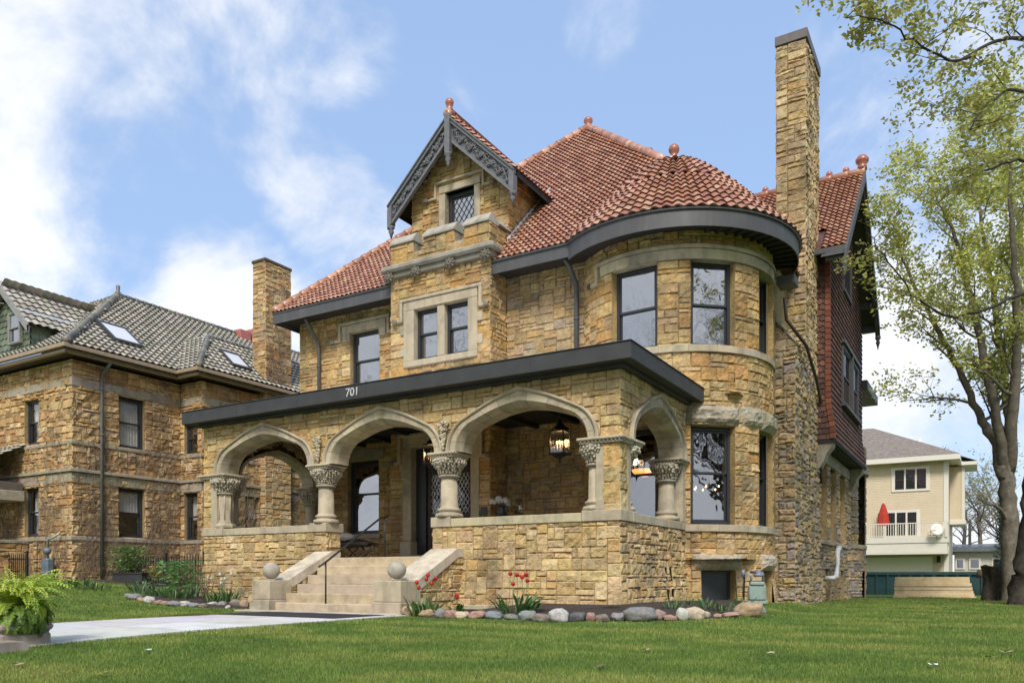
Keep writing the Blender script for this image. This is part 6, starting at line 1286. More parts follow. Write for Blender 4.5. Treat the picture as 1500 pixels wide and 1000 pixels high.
bx = thing('planter_box', onY(195, 858, 1.0), 'long dark planter box against the black iron fence', 'planter'); x0, x1 = onY(173, 855, 1.0).x, onY(216, 855, 1.0).x; zz = gz(-17, 1); mb = M(); mb.box(x0, x1, .8, 1.15, zz, zz + .32, ch=.015); mb.box(x0 - .03, x1 + .03, .77, 1.18, zz + .28, zz + .33, ch=.01); mb.build('box', mat('dark_plastic', col=(.03, .028, .028), rough=.5), bx)
shrub('potted_shrub', (x0 + .6, .98, zz + .3), .6, .85, 1300, [(.12, .22, .05), (.18, .28, .07), (.08, .15, .04)], 'leafy green shrub growing in the dark planter box', 'shrub', 50, .055)
gn = shrub('orange_flowers', onY(226, 846, .7), .22, .35, 130, [(.55, .22, .04), (.6, .35, .08), (.2, .25, .08)], 'orange flowers in front of the black fence', 'flowers', 51, .05)
shrub('rhododendron', onZ(262, 868, .3), .5, .6, 700, [(.09, .2, .05), (.14, .26, .07)], 'rounded light green bush in the left bed near the porch corner', 'shrub', 52, .05)
# ---- iron fence between the houses
def iron_fence(xa, xb, y, label, z0):
    f = thing('iron_fence', ((xa + xb) / 2, y, z0), label, 'fence', 'black iron fences'); mb = M(); n = int((xb - xa) / .125)
    for i in range(n + 1):
        x = xa + (xb - xa) * i / n; mb.box(x - .009, x + .009, y - .009, y + .009, z0 + .03, z0 + .92); mb.lathe([(.018, z0 + .92), (.004, z0 + .99)], x, y, 4, smooth=False)
    mb.build('pickets', IRON, f); mb = M(); 
    for z in (z0 + .1, z0 + .78): mb.box(xa, xb, y - .014, y + .014, z, z + .03)
    mb.build('rail', IRON, f)
    k = max(1, round((xb - xa) / 1.9))
    for i in range(k + 1): x = xa + (xb - xa) * i / k; p = M(); p.box(x - .03, x + .03, y - .03, y + .03, z0 - .1, z0 + 1.02); p.blob((x, y, z0 + 1.05), .045, n=8, m=5); p.build('post', IRON, f)
iron_fence(-17.6, -12.3, 1.55, 'black iron picket fence closing the gap between the two stone houses', .28)
p0, p1 = onY(0, 840, .9).x, onY(40, 840, .9).x; iron_fence(p0 - 2, p1, .9, 'black iron picket fence in front of the neighbour house at the far left', .42)
# neighbour's gas meter
p = onY(68, 832, 1.25); gm = thing('gas_meter', (p.x, p.y, .45), 'blue grey gas meter with pipes on the vine covered wall', 'meter'); mb = M(); mb.box(p.x - .2, p.x + .2, 1.15, 1.42, p.z - .25, p.z + .35, ch=.05); mb.blob((p.x, 1.28, p.z + .6), .13, n=12, m=8); mb.build('housing', mat('blue_grey_enamel', col=(.12, .15, .19), rough=.5), gm)
mb = M(); mb.tube([(p.x, 1.3, p.z + .35), (p.x, 1.3, p.z + 1.0), (p.x + .35, 1.35, p.z + 1.1), (p.x + .5, 1.45, p.z + 1.25)], .04, 8); mb.tube([(p.x - .1, 1.3, p.z - .2), (p.x - .1, 1.35, .3)], .03, 8); mb.tube([(p.x - .2, 1.45, p.z + 1.0), (p.x - .95, 1.45, p.z + 1.0), (p.x - .95, 1.45, .3)], .02, 6); mb.build('pipe', mat('grey_pipe', col=(.3, .3, .32), rough=.4), gm)
# green gas meter by the round tower
p = path_pts([(1109, 886)])[0]; gm = thing('gas_meter', p, 'pale green gas meter with pipework at the foot of the round tower', 'meter'); x, y, z = p; mb = M(T=Matrix.Translation(p) @ Matrix.Rotation(YAW * .6, 4, 'Z')); mb.box(-.18, .18, -.1, .16, .1, .42, ch=.03); mb.box(-.15, .15, -.12, .14, .42, .50, ch=.02); mb.box(-.21, .21, -.08, .14, .02, .11, ch=.02); mb.build('housing', mat('mint_enamel', col=(.25, .34, .30), rough=.5, stain=(.2, .2, .17), stain_scale=6), gm)
mb = M(T=Matrix.Translation(p) @ Matrix.Rotation(YAW * .6, 4, 'Z')); mb.tube([(-.12, 0, .48), (-.12, 0, .62), (-.26, .05, .66), (-.28, .05, .0)], .028, 8); mb.tube([(.12, 0, .48), (.12, 0, .66), (.0, .1, .70), (-.1, .3, .70)], .028, 8); mb.lathe([(.09, .60), (.11, .62), (.11, .66), (.05, .68), (.05, .74)], .03, -.02, 14); mb.tube([(-.28, .02, .6), (-.28, .02, .75)], .04, 8); mb.build('pipe', mat('blue_grey_pipe', col=(.16, .18, .22), rough=.4), gm)
# ---- porch furniture
bn = thing('bench', (-8.5, 2.0, 1.045), 'dark carved x legged stool bench under the porch window', 'bench'); mb = M()
n = 14; V = []
for i in range(n + 1):
    t = i / n; x = -9.05 + 1.2 * t; s = .10 * (1 - (2 * t - 1) ** 2) + .0; V += [(x, 1.75, 1.40), (x, 1.75, 1.47 + s * .5), (x, 2.0, 1.50 + s), (x, 2.25, 1.47 + s * .5), (x, 2.25, 1.40)]
mb.add(V, [(i * 5 + j, (i + 1) * 5 + j, (i + 1) * 5 + (j + 1) % 5, i * 5 + (j + 1) % 5) for i in range(n) for j in range(5)] + [(0, 1, 2, 3, 4), tuple(n * 5 + q for q in range(5))], None, 0, True); mb.build('seat', mat('dark_leather', col=(.03, .022, .02), rough=.5), bn)
for cx_ in (-8.95, -8.45, -7.95):
    mb = M()
    for s in (1, -1): mb.tube([(cx_ + s * .2, 1.85, 1.41), (cx_ + s * .10, 1.85, 1.3), (cx_, 1.85, 1.22), (cx_ - s * .14, 1.85, 1.12), (cx_ - s * .2, 1.85, 1.05)], .022, 6)
    mb.build('leg', WOOD, bn)
pl = thing('cushion', (-8.75, 1.95, 1.5), 'light grey cushion lying on the dark porch bench', 'cushion'); mb = M(); mb.blob((-8.70, 1.85, 1.66), .27, sz=.40, sy=.8, n=16, m=10); mb.build('pillow', mat('grey_linen', col=(.55, .54, .50), rough=.95, bump=.3, bscale=40), pl)
pl = thing('cushion', (-9.1, 2.05, 1.5), 'white cushion half hidden behind the stair parapet', 'cushion'); mb = M(); mb.blob((-9.12, 2.0, 1.62), .2, sz=.5, sy=.8, n=16, m=10); mb.build('pillow', mat('white_linen', col=(.42, .41, .38), rough=.95), pl)
tb = thing('side_table', (-4.05, 3.0, 1.045), 'dark round table behind the right parapet holding flowers', 'table'); mb = M(); mb.lathe([(.5, 2.04), (.5, 2.07)], -4.15, 2.9, 24); mb.build('table_top', WOOD, tb)
for a in range(4): mb = M(); q = Vector((math.cos(a * PI / 2 + .7), math.sin(a * PI / 2 + .7), 0)); mb.tube([Vector((-4.15, 2.9, 2.04)) + q * .4, Vector((-4.15, 2.9, 1.05)) + q * .4], .02, 6); mb.build('leg', WOOD, tb)
v0 = onY(735, 752, 2.9); fl = thing('flower_vase', v0, 'dark vase of round white flowers on the porch table', 'flowers'); mb = M(); mb.lathe([(.07, 2.07), (.11, 2.14), (.12, 2.22), (.08, 2.32), (.09, 2.37)], v0.x, 2.9, 14); mb.build('vase', mat('dark_glaze', col=(.03, .05, .045), rough=.3), fl); mb = M(); rnd = random.Random(2)
for i in range(9): mb.blob((v0.x + rnd.uniform(-.22, .18), 2.85 + rnd.uniform(-.1, .1), 2.46 + rnd.uniform(-.04, .12)), rnd.uniform(.06, .1), n=9, m=7)
mb.build('blooms', mat('white_bloom', col=(.62, .62, .60), rough=.8, bump=1, bscale=30), fl)
v1 = onY(754, 752, 2.8); fl = shrub('orange_bouquet', (v1.x, 2.8, 2.14), .13, .22, 120, [(.6, .25, .05), (.6, .4, .1), (.12, .2, .05)], 'small orange bouquet right of the white flowers on the porch table', 'flowers', 60, .04)
cy_ = M(); cy_.lathe([(.09, 2.07), (.09, 2.54)], v1.x + .02, 3.0, 16); o = cy_.build('glass_cylinder', glass('candle_glass', .25, True)); o['label'] = 'clear glass candle cylinder behind the orange bouquet'; o['category'] = 'candle holder'
FLAME = emis('candle_flame', (1, .55, .2), 7)
def lantern(c, label, zc):
    t = thing('porch_lantern', (c.x, c.y, zc), label, 'lantern', 'porch lanterns'); x, y = c.x, c.y; mb = M(); h0, h1, w_ = 3.42, 3.90, .17
    for sx in (-1, 1):
        for sy in (-1, 1): mb.box(x + sx * w_ - .012, x + sx * w_ + .012, y + sy * w_ - .012, y + sy * w_ + .012, h0, h1)
    mb.box(x - w_ - .02, x + w_ + .02, y - w_ - .02, y + w_ + .02, h0 - .04, h0); mb.box(x - w_ - .02, x + w_ + .02, y - w_ - .02, y + w_ + .02, h1, h1 + .03)
    mb.lathe([(.27, h1 + .03), (.25, h1 + .06), (.15, h1 + .12), (.07, h1 + .2), (.04, h1 + .28), (.03, h1 + .3)], x, y, 4, smooth=False); mb.lathe([(.18, h0 - .04), (.12, h0 - .09), (.04, h0 - .13), (.03, h0 - .2), (.005, h0 - .23)], x, y, 4, smooth=False); mb.tube([(x, y, h1 + .28), (x, y, 4.6)], .012, 6); mb.build('frame', IRON, t)
    g = M(); 
    for sx in (-1, 1): g.add([(x + sx * w_, y - w_, h0), (x + sx * w_, y + w_, h0), (x + sx * w_, y + w_, h1), (x + sx * w_, y - w_, h1)], [(0, 1, 2, 3)]); g.add([(x - w_, y + sx * w_, h0), (x + w_, y + sx * w_, h0), (x + w_, y + sx * w_, h1), (x - w_, y + sx * w_, h1)], [(0, 1, 2, 3)])
    g.build('glass_panel', glass('lantern_glass', .12, True), t)
    for q in range(4):
        a = q * PI / 2 + .4; px, py = x + .06 * math.cos(a), y + .06 * math.sin(a); cnd = M(); cnd.tube([(px, py, h0), (px, py, h0 + .2)], .012, 6); cnd = cnd.build('candle', WHT, t); f = M(); f.blob((px, py, h0 + .245), .02, sz=2, n=8, m=6); f.build('flame', FLAME, cnd)
    return t
lantern(onY(820, 650, 2.0), 'black iron lantern with lit candle bulbs under the right porch arch', 3.9); lantern(onY(634, 650, 2.0), 'black iron lantern half hidden by the column right of the door', 3.9)
for x_, y_ in ((onY(820, 650, 2.0).x, 2.0), (onY(634, 650, 2.0).x, 2.0)):
    l_ = bpy.data.lights.new('lantern_light', 'POINT'); l_.energy = 6; l_.color = (1, .62, .3); l_.shadow_soft_size = .1; lo_ = bpy.data.objects.new('lantern_light', l_); COL.objects.link(lo_); lo_.location = (x_, y_, 3.7)
pd = onY(943, 690, 4.75); pt = thing('pendant_lamp', pd, 'glowing orange glass bowl lamp hanging behind the narrow side arch', 'lamp'); mb = M(); mb.lathe([(.30, pd.z + .05), (.28, pd.z - .02), (.2, pd.z - .09), (.08, pd.z - .13), (.01, pd.z - .14)], pd.x, pd.y, 24); mb.build('glass_bowl', emis('amber_glass', (1, .36, .09), 1.5), pt); mb = M(); mb.lathe([(.33, pd.z + .04), (.33, pd.z + .07), (.27, pd.z + .08)], pd.x, pd.y, 24); 
for a in range(3): mb.tube([(pd.x + .3 * math.cos(a * 2.1), pd.y + .3 * math.sin(a * 2.1), pd.z + .06), (pd.x, pd.y, pd.z + .55), (pd.x, pd.y, 4.9)], .008, 5)
mb.build('hanger', IRON, pt)
cd_ = at(1041, 719, 20.6); ct = thing('chandelier', cd_, 'lit chandelier seen through the lower round tower window', 'chandelier'); mb = M(); rnd = random.Random(3)
for q in range(8): a = q * PI / 4; e = cd_ + Vector((.42 * math.cos(a), .42 * math.sin(a), .02)); mb.tube([cd_ + Vector((0, 0, -.05)), (cd_ + e) / 2 + Vector((0, 0, -.12)), e], .012, 5)
mb.tube([cd_ + Vector((0, 0, -.1)), cd_ + Vector((0, 0, 1.6))], .015, 5); mb.build('frame', mat('brass'), ct); FB = emis('chandelier_bulb', (1, .6, .28), 7)
for q in range(8): a = q * PI / 4; e = cd_ + Vector((.42 * math.cos(a), .42 * math.sin(a), .08)); f = M(); f.blob(e, .018, sz=1.6, n=8, m=6); f.build('bulb', FB, ct)
# ---- fern planter and kerb block at the walk's end
fp = path_pts([(20, 946)])[0]
ft = thing('stone_planter', fp, 'weathered square stone planter beside the pale walk at lower left', 'planter'); mb = M(T=Matrix.Translation(fp)); BS = (.33, .27, .22)
mb.box(-.28, .28, -.28, .28, -.2, .16, BS, 0, .02); mb.box(-.26, .26, -.26, .26, .16, .19, (.2, .17, .14)); mb.box(-.30, .30, -.30, .30, .19, .27, BS, 0, .025); mb.build('planter_body', TRIM, ft)
fe = thing('fern', (fp.x, fp.y, fp.z + .2), 'big bright yellow green fern spilling over the stone planter', 'fern'); rnd = random.Random(12); mb = M(); c0 = Vector((fp.x + .03, fp.y + .02, fp.z + .36))
for i in range(240):
    az = rnd.uniform(0, 2 * PI); lay = i / 150; up = 1.56 - .9 * lay * rnd.uniform(.8, 1.1) + rnd.uniform(-.06, .06); L = rnd.uniform(.66, .86) * (1.0 if lay < .5 else .56); bend = rnd.uniform(1.3, 2.4) + lay * .9; d = Vector((math.cos(az), math.sin(az), 0)); s = Vector((-d.y, d.x, 0)); pos = c0 + d * .05; el = max(-.2, up); n = 22; col = vary(rnd.choice([(.42, .52, .05), (.34, .45, .045), (.50, .58, .08), (.26, .38, .05)] if lay < .65 else [(.12, .21, .04), (.18, .28, .05), (.24, .36, .06)]), rnd, .15)
    for k in range(n):
        t = k / n; dr_n = d * math.cos(el) + Vector((0, 0, math.sin(el))); nrm = dr_n.cross(s); nx_ = pos + dr_n * (L / n)
        ln = .085 * math.sin(PI * min(1, .12 + .88 * t) ** .8) + .012; wv = rnd.uniform(-.02, .02)
        for sg in (1, -1):
            tip = pos + s * sg * ln + dr_n * ln * .45 - nrm * .0 + Vector((0, 0, -.012 + wv)); mb.add([pos, pos + dr_n * .012 + s * sg * ln * .5 + Vector((0, 0, .006)), tip, pos + dr_n * .038 + s * sg * ln * .45], [(0, 1, 2, 3)], col)
        mb.add([pos - s * .003, pos + s * .003, nx_ + s * .003, nx_ - s * .003], [(0, 1, 2, 3)], (.2, .22, .05)); pos = nx_; el -= bend / n * (.6 + .8 * t)
mb.build('fronds', mat('fern_leaf', attr=True, rough=.5, nvar=.12, sub=.35), fe)
kp = onZ(43, 964, -.30); kb = M(); P = [(0, -.35), (.0, .16), (-.04, .21), (-1.6, .21), (-1.6, -.35)]
T = Matrix.Translation((kp.x, kp.y, kp.z - .02)) @ Matrix.Rotation(R_(90), 4, 'Z'); kb = M(T); n = 5; V = [(x, 0, z) for x, z in P] + [(x, .55, z) for x, z in P]; V = [(x, y, z) for x, y, z in V]; kb.add(V, [tuple(range(n)), tuple(range(n, 2 * n))[::-1]] + [(i, n + i, n + (i + 1) % n, (i + 1) % n) for i in range(n)], (.34, .29, .25)); o = kb.build('kerb_block', TRIM); o['label'] = 'rough brown grey stone kerb block at the lower left edge of the lawn'; o['category'] = 'stone block'
# scattered leaves and petals on the lawn
LT = mat('dry_leaf', attr=True, rough=.8, nvar=.2); rnd = random.Random(31)
for k, (px, py, s, c, lb) in enumerate(((32, 978, .05, (.32, .24, .15), 'curled brown leaf beside the kerb block'), (160, 992, .05, (.36, .25, .13), 'tan leaf on the grass at the bottom left'), (217, 957, .035, (.7, .7, .66), 'white petal on the grass below the walk'), (1134, 962, .045, (.62, .5, .38), 'pale pink leaf lying on the open lawn at centre right'), (1452, 968, .05, (.35, .2, .12), 'reddish brown twiggy leaf on the right lawn'), (1470, 960, .05, (.4, .3, .2), 'pale brown leaf just right of the reddish one'), (1366, 980, .035, (.7, .7, .66), 'white blossom bits on the right lawn near the bottom'), (948, 957, .04, (.36, .26, .15), 'thin dry stalk on the lawn below the rocks'), (882, 982, .04, (.14, .10, .06), 'dark dead leaf on the grass left of centre bottom'), (1392, 947, .03, (.65, .65, .6), 'white speck of blossom below the stacked boards'))):
    p = path_pts([(px, py)])[0] + Vector((0, 0, .045)); mb = M(); 
    for q in range(3): a = rnd.uniform(0, 6.28); u = Vector((math.cos(a), math.sin(a), .15)) * s; v = Vector((-math.sin(a), math.cos(a), .2)) * s * .5; o_ = Vector((rnd.uniform(-s, s), rnd.uniform(-s, s), 0)) * .8; mb.add([p + o_ - u, p + o_ + v, p + o_ + u, p + o_ - v], [(0, 1, 2, 3)], c)
    o = mb.build('fallen_leaf', LT); o['label'] = lb; o['category'] = 'leaf'

# ================================================================== trees
BARK = mat('tree_bark', attr=True, rough=.95, nscale=7, nvar=.45, bump=1., bscale=22, spec=.1, stain=(.10, .095, .075), stain_scale=3); LEAF = mat('young_leaf', attr=True, rough=.55, nvar=.15, sub=.4)
def polyl(pts, rad, sub=4, jit=.04, rnd=None):
    out = []; rr = []
    for i in range(len(pts) - 1):
        p0, p1, p2, p3 = pts[max(0, i - 1)], pts[i], pts[i + 1], pts[min(len(pts) - 1, i + 2)]
        for k in range(sub):
            t = k / sub; q = .5 * ((2 * p1) + (p2 - p0) * t + (2 * p0 - 5 * p1 + 4 * p2 - p3) * t * t + (3 * p1 - p0 - 3 * p2 + p3) * t ** 3)
            if rnd: q = q + Vector((rnd.gauss(0, jit), rnd.gauss(0, jit), rnd.gauss(0, jit * .5)))
            out.append(q); rr.append(rad[i] + (rad[i + 1] - rad[i]) * t)
    out.append(pts[-1]); rr.append(rad[-1]); return out, rr
def add_leaves(lm, p, rnd, n, s, cols, spread, droop=0.):
    for _ in range(n):
        o_ = Vector((rnd.gauss(0, spread), rnd.gauss(0, spread), rnd.gauss(0, spread) - droop * rnd.random())); q = p + o_; a = rnd.uniform(0, 6.28); u = Vector((math.cos(a), math.sin(a), rnd.uniform(-.9, .5))).normalized() * s * rnd.uniform(.6, 1.2); v = u.cross(Vector((rnd.gauss(0, 1), rnd.gauss(0, 1), rnd.gauss(0, 1)))).normalized() * s * .5
        c = vary(rnd.choice(cols), rnd, .25); lm.add([q - u, q - u * .1 + v, q + u, q - u * .1 - v], [(0, 1, 2, 3)], c)
def grow(bm_, lm, p, d, L, r, lev, rnd, cols, ls, nl, up=.15, bark=(.14, .12, .10), droop=0., wob=.35, spread=.1, kids=(3, 5), dens=1.):
    n = max(3, int(L / .35)); pts = [p]; q = p; dd = d.normalized()
    for i in range(n): dd = (dd + Vector((rnd.gauss(0, wob), rnd.gauss(0, wob), rnd.gauss(0, wob) + up)) * .35).normalized(); q = q + dd * (L / n); pts.append(q)
    bm_.tube(pts, [r * (1 - .75 * i / n) for i in range(n + 1)], 5 if lev > 1 else 3, bark, cap=False)
    if lev <= 0 or lev == 1:
        for i in range(1, n + 1):
            if rnd.random() < dens: add_leaves(lm, pts[i], rnd, nl, ls, cols, spread, droop)
    if lev > 0:
        for _ in range(rnd.randint(*kids)):
            i = rnd.randint(max(1, n // 4), n); a = rnd.uniform(0, 6.28); perp = Vector((math.cos(a), math.sin(a), rnd.uniform(-.3, .8))); grow(bm_, lm, pts[i], dd * .6 + perp * .8, L * rnd.uniform(.45, .7), r * (1 - .7 * i / n) * .65, lev - 1, rnd, cols, ls, nl, up, bark, droop, wob, spread, kids, dens)
YG = [(.52, .54, .10), (.60, .60, .15), (.42, .46, .08), (.62, .60, .22), (.46, .46, .12)]
def px_tree(name, label, limbs, trunk_r, seed, cols, ls, nl, every=1.0, L0=(1.2, 2.6), lev=2, bark=(.175, .15, .12), up=.15, droop=0., dens=1., kids=(3, 5), spread=.1, lim_start=.2, side=None):
    rnd = random.Random(seed); tb_, bb_, lm = M(), M(), M(); base = limbs[0][0][0]; t = thing(name, base, label, 'tree')
    for k, (pts, rad, grow_it) in enumerate(limbs):
        P_, R__ = polyl(pts, rad, 5, .03, rnd); (tb_ if k == 0 else bb_).tube(P_, R__, 12 if k == 0 else 8, bark)
        if not grow_it: continue
        m = len(P_); acc = 0; nxt = rnd.uniform(0, every)
        for i in range(1, m):
            acc += (P_[i] - P_[i - 1]).length
            if i / m < lim_start * (1 if k else 2): continue
            if acc > nxt:
                nxt = acc + every * rnd.uniform(.6, 1.4); a = rnd.uniform(0, 6.28); dr = (P_[i] - P_[i - 1]).normalized(); dv = Vector((math.cos(a), math.sin(a), rnd.uniform(-.2, .7)))
                if side is not None: dv = dv + side
                grow(bb_, lm, P_[i], dr * .5 + dv, rnd.uniform(*L0) * (1.1 - .4 * i / m), max(.012, R__[i] * .45), lev, rnd, cols, ls, nl, up, bark, droop, .35, spread, kids, dens)
    tb_.build('trunk', BARK, t); 
    if bb_.v: bb_.build('branches', BARK, t)
    if lm.v: lm.build('crown', LEAF, t)
    return t
D1 = 25.0; A_ = lambda px, py, d=D1: at(px, py, d)
base = onZ(1484, 884, -.26); D1 = (base - CAM).dot(CF)
px_tree('street_tree', 'tall tree with several stems and sparse yellow green spring leaves behind the boards', [
    ([base - Vector((0, 0, .3)), at(1482, 850, D1), at(1479, 780, D1), at(1476, 720, D1), at(1470, 680, D1)], [.36, .27, .255, .24, .22], False),
    ([at(1472, 700, D1), at(1455, 640, D1 + .3), at(1432, 600, D1 + .6), at(1405, 540, D1 + .8), at(1378, 490, D1 + 1), at(1345, 430, D1 + 1.2), at(1318, 370, D1 + 1.4), at(1300, 315, D1 + 1.4)], [.21, .16, .12, .10, .08, .055, .035, .015], True),
    ([at(1474, 690, D1), at(1462, 620, D1 - .3), at(1450, 560, D1 - .5), at(1432, 480, D1 - .4), at(1412, 400, D1 - .2), at(1390, 320, D1), at(1370, 250, D1 + .3)], [.20, .15, .12, .10, .075, .045, .015], True),
    ([at(1478, 700, D1), at(1476, 620, D1 + .5), at(1470, 540, D1 + 1), at(1455, 440, D1 + 1.5), at(1440, 350, D1 + 1.8), at(1425, 260, D1 + 2), at(1412, 190, D1 + 2)], [.20, .15, .12, .09, .06, .04, .015], True),
    ([at(1478, 690, D1), at(1484, 600, D1 - .6), at(1490, 500, D1 - 1), at(1486, 400, D1 - 1.2), at(1480, 300, D1 - 1.3), at(1478, 190, D1 - 1.2)], [.2, .16, .12, .09, .06, .02], True),
    ([at(1480, 770, D1), at(1462, 742, D1 - .3), at(1448, 738, D1 - .6), at(1430, 728, D1 - .8)], [.07, .05, .03, .02], False)],
    .4, 1, YG, .07, 6, every=.5, L0=(1.2, 2.5), lev=2, dens=.8, kids=(4, 6), spread=.11)
b2_ = onZ(1504, 892, -.27); D2 = (b2_ - CAM).dot(CF)
px_tree('street_tree', 'thick dark trunked tree at the right edge with boughs reaching over the lawn', [
    ([b2_ - Vector((0, 0, .3)), at(1506, 860, D2), at(1513, 790, D2), at(1523, 690, D2), at(1532, 560, D2), at(1550, 400, D2), at(1565, 200, D2), at(1570, 20, D2), at(1570, -200, D2)], [.52, .40, .35, .33, .30, .26, .22, .16, .08], False),
    ([at(1548, 440, D2), at(1500, 430, D2 - 1), at(1440, 455, D2 - 1.6), at(1390, 462, D2 - 2), at(1335, 430, D2 - 2.2), at(1295, 372, D2 - 2.3), at(1270, 340, D2 - 2.3)], [.07, .045, .035, .028, .02, .014, .007], True),
    ([at(1560, 250, D2), at(1520, 230, D2 - 2), at(1470, 240, D2 - 3), at(1420, 260, D2 - 3.6), at(1370, 300, D2 - 4)], [.06, .045, .03, .02, .008], True),
    ([at(1568, 100, D2), at(1520, 60, D2 - 3), at(1460, 60, D2 - 5), at(1400, 90, D2 - 6), at(1340, 60, D2 - 7), at(1290, 30, D2 - 7.5), at(1235, 25, D2 - 7.5)], [.07, .045, .032, .024, .018, .012, .005], True),
    ([at(1569, 0, D2), at(1500, -60, D2 - 3), at(1420, -70, D2 - 5.5), at(1350, -40, D2 - 7), at(1290, -30, D2 - 7.5)], [.07, .045, .03, .02, .008], True),
    ([at(1567, 150, D2), at(1500, 130, D2 - 4), at(1450, 150, D2 - 6), at(1420, 190, D2 - 7)], [.06, .035, .02, .008], True)],
    .4, 2, [(.42, .43, .10), (.32, .34, .08), (.50, .49, .16), (.40, .36, .12)],   .06, 9, every=.34, L0=(.7, 1.6), lev=1, dens=.8, bark=(.055, .047, .04), up=-.1, droop=.12, kids=(4, 7), spread=.07)
b3_ = at(1560, 870, 34)
px_tree('street_tree', 'leafy spring tree beyond the dark trunk at the right edge', [
    ([b3_, at(1555, 760, 34), at(1545, 600, 34)], [.35, .3, .25], False),
    ([at(1545, 620, 34), at(1520, 500, 34), at(1500, 380, 34), at(1480, 270, 34), at(1460, 190, 34)], [.22, .16, .12, .07, .02], True),
    ([at(1545, 620, 34), at(1550, 480, 34.5), at(1540, 340, 35), at(1525, 220, 35), at(1510, 120, 35)], [.22, .16, .12, .07, .02], True)],
    .3, 3, YG, .11, 4, every=.7, L0=(1.6, 3.2), lev=2, dens=.9)
# distant bare trees
def far_tree(px, py, d, h_, seed, label, cols, nl=1):
    b = at(px, py, d); b.z = -.5; rnd = random.Random(seed); tb_, bb_, lm = M(), M(), M(); t = thing('distant_tree', b, label, 'tree', 'distant trees'); top = b + Vector((rnd.uniform(-.5, .5), 0, h_ * .55)); tb_.tube([b, (b + top) / 2, top], [.25, .2, .14], 7, (.13, .11, .09))
    for i in range(9):
        a = rnd.uniform(0, 6.28); p = b + (top - b) * rnd.uniform(.45, 1); grow(bb_, lm, p, Vector((math.cos(a), math.sin(a), .9)), h_ * rnd.uniform(.25, .4), .08, 3, rnd, cols, .16, nl, .12, (.17, .14, .12), 0, .3, .25, (3, 4), .5)
    tb_.build('trunk', BARK, t); bb_.build('branches', BARK, t)
    if lm.v: lm.build('crown', LEAF, t)
far_tree(1440, 840, 75, 13, 1, 'hazy budding tree above the low white building', [(.38, .36, .2), (.3, .3, .15)]); far_tree(1408, 840, 85, 15, 2, 'thin bare tree just right of the beige townhouse', [(.36, .33, .2)]); far_tree(1470, 840, 80, 14, 3, 'bare tree between the two street trunks far behind', [(.36, .33, .2)])
# conifer and pole
b = at(1472, 830, 50); b.z = -.5; t = thing('conifer', b, 'narrow dark green conifer behind the street tree trunk', 'tree'); mb = M(); rnd = random.Random(5); mb.tube([b, b + Vector((0, 0, 7))], .1, 6); mb.build('trunk', mat('brown_twig'), t); mb = M()
for i in range(2600):
    z = rnd.uniform(.2, 7.4); r = .95 * (1 - z / 7.8) ** .7 * math.sqrt(rnd.random()) + .02; a = rnd.uniform(0, 6.28); p = b + Vector((r * math.cos(a), r * math.sin(a), z)); u = Vector((math.cos(a), math.sin(a), .5)).normalized() * .16; v = Vector((-math.sin(a), math.cos(a), 0)) * .05; mb.add([p - u, p + v, p + u, p - v], [(0, 1, 2, 3)], vary((.035, .075, .025), rnd, .4))
mb.build('foliage', LEAFG, t)
p = onY(1418, 800, 52); pw_ = thing('utility_pole', (p.x, 52, -.5), 'thin dark utility pole behind the low white building', 'pole'); mb = M(); mb.tube([(p.x, 60, -.5), (p.x, 60, onY(1418, 762, 60).z)], .11, 8); mb.build('pole', mat('dark_timber', col=(.05, .045, .04), rough=.9), pw_)
# wooden picket / brush screen left of the second trunk
q0 = at(1456, 871, 26); mb = M(); V = []; n = 18
for i in range(10):
    z = -.4 + 1.35 * i / 9; r = .30 + .16 * (i / 9) ** 2 + .12 * (1 - i / 9) ** 2
    for j in range(n):
        a = 2 * PI * j / n; k = r * (1 + .45 * noise.noise(Vector((math.cos(a) * 1.5, math.sin(a) * 1.5, z * 1.3 + 4))) + .15 * noise.noise(Vector((math.cos(a) * 5, math.sin(a) * 5, z * 2)))); V.append((q0.x + k * math.cos(a), q0.y + k * math.sin(a), z * (1 if i < 9 else 1) + (.14 * noise.noise(Vector((j * .9, 3, 1))) if i > 6 else 0)))
mb.add(V, [(i * n + j, i * n + (j + 1) % n, (i + 1) * n + (j + 1) % n, (i + 1) * n + j) for i in range(9) for j in range(n)] + [tuple(9 * n + j for j in range(n))], None, 0, False)
o = mb.build('tree_stump', mat('dark_bark', col=(.065, .052, .040), rough=1, nvar=.5, nscale=8, bump=1, bscale=15, bd=.08)); o['label'] = 'dark ragged tree stump between the dumpster and the right hand trunks'; o['category'] = 'stump'
# trees across the street behind the viewer, mirrored in the windows
for k, (x, y, h_) in enumerate(((-30, -32, 27), (-14, -31, 28), (8, -36, 27), (27, -22, 26), (35, -9, 27))):
    rnd = random.Random(90 + k); b = Vector((x, y, -1)); tb_, lm = M(), M(); t = thing('street_tree', b, ['bare tree across the street mirrored at the left', 'bare tree across the street mirrored in the entrance windows', 'bare tree across the street opposite the round tower', 'bare tree across the street right of the tower', 'bare tree by the side lawn behind the viewer'][k], 'tree'); top = b + Vector((0, 0, 9)); tb_.tube([b, top], [.5, .3], 8, (.1, .09, .08)); bb_ = M()
    for i in range(22): a = rnd.uniform(0, 6.28); grow(bb_, lm, b + (top - b) * rnd.uniform(.4, 1), Vector((math.cos(a), math.sin(a), .9)), h_ * rnd.uniform(.3, .45), .16, 3, rnd, YG, .1, 0, .15, (.09, .08, .07), kids=(4, 6))
    tb_.build('trunk', BARK, t); bb_.build('branches', BARK, t)

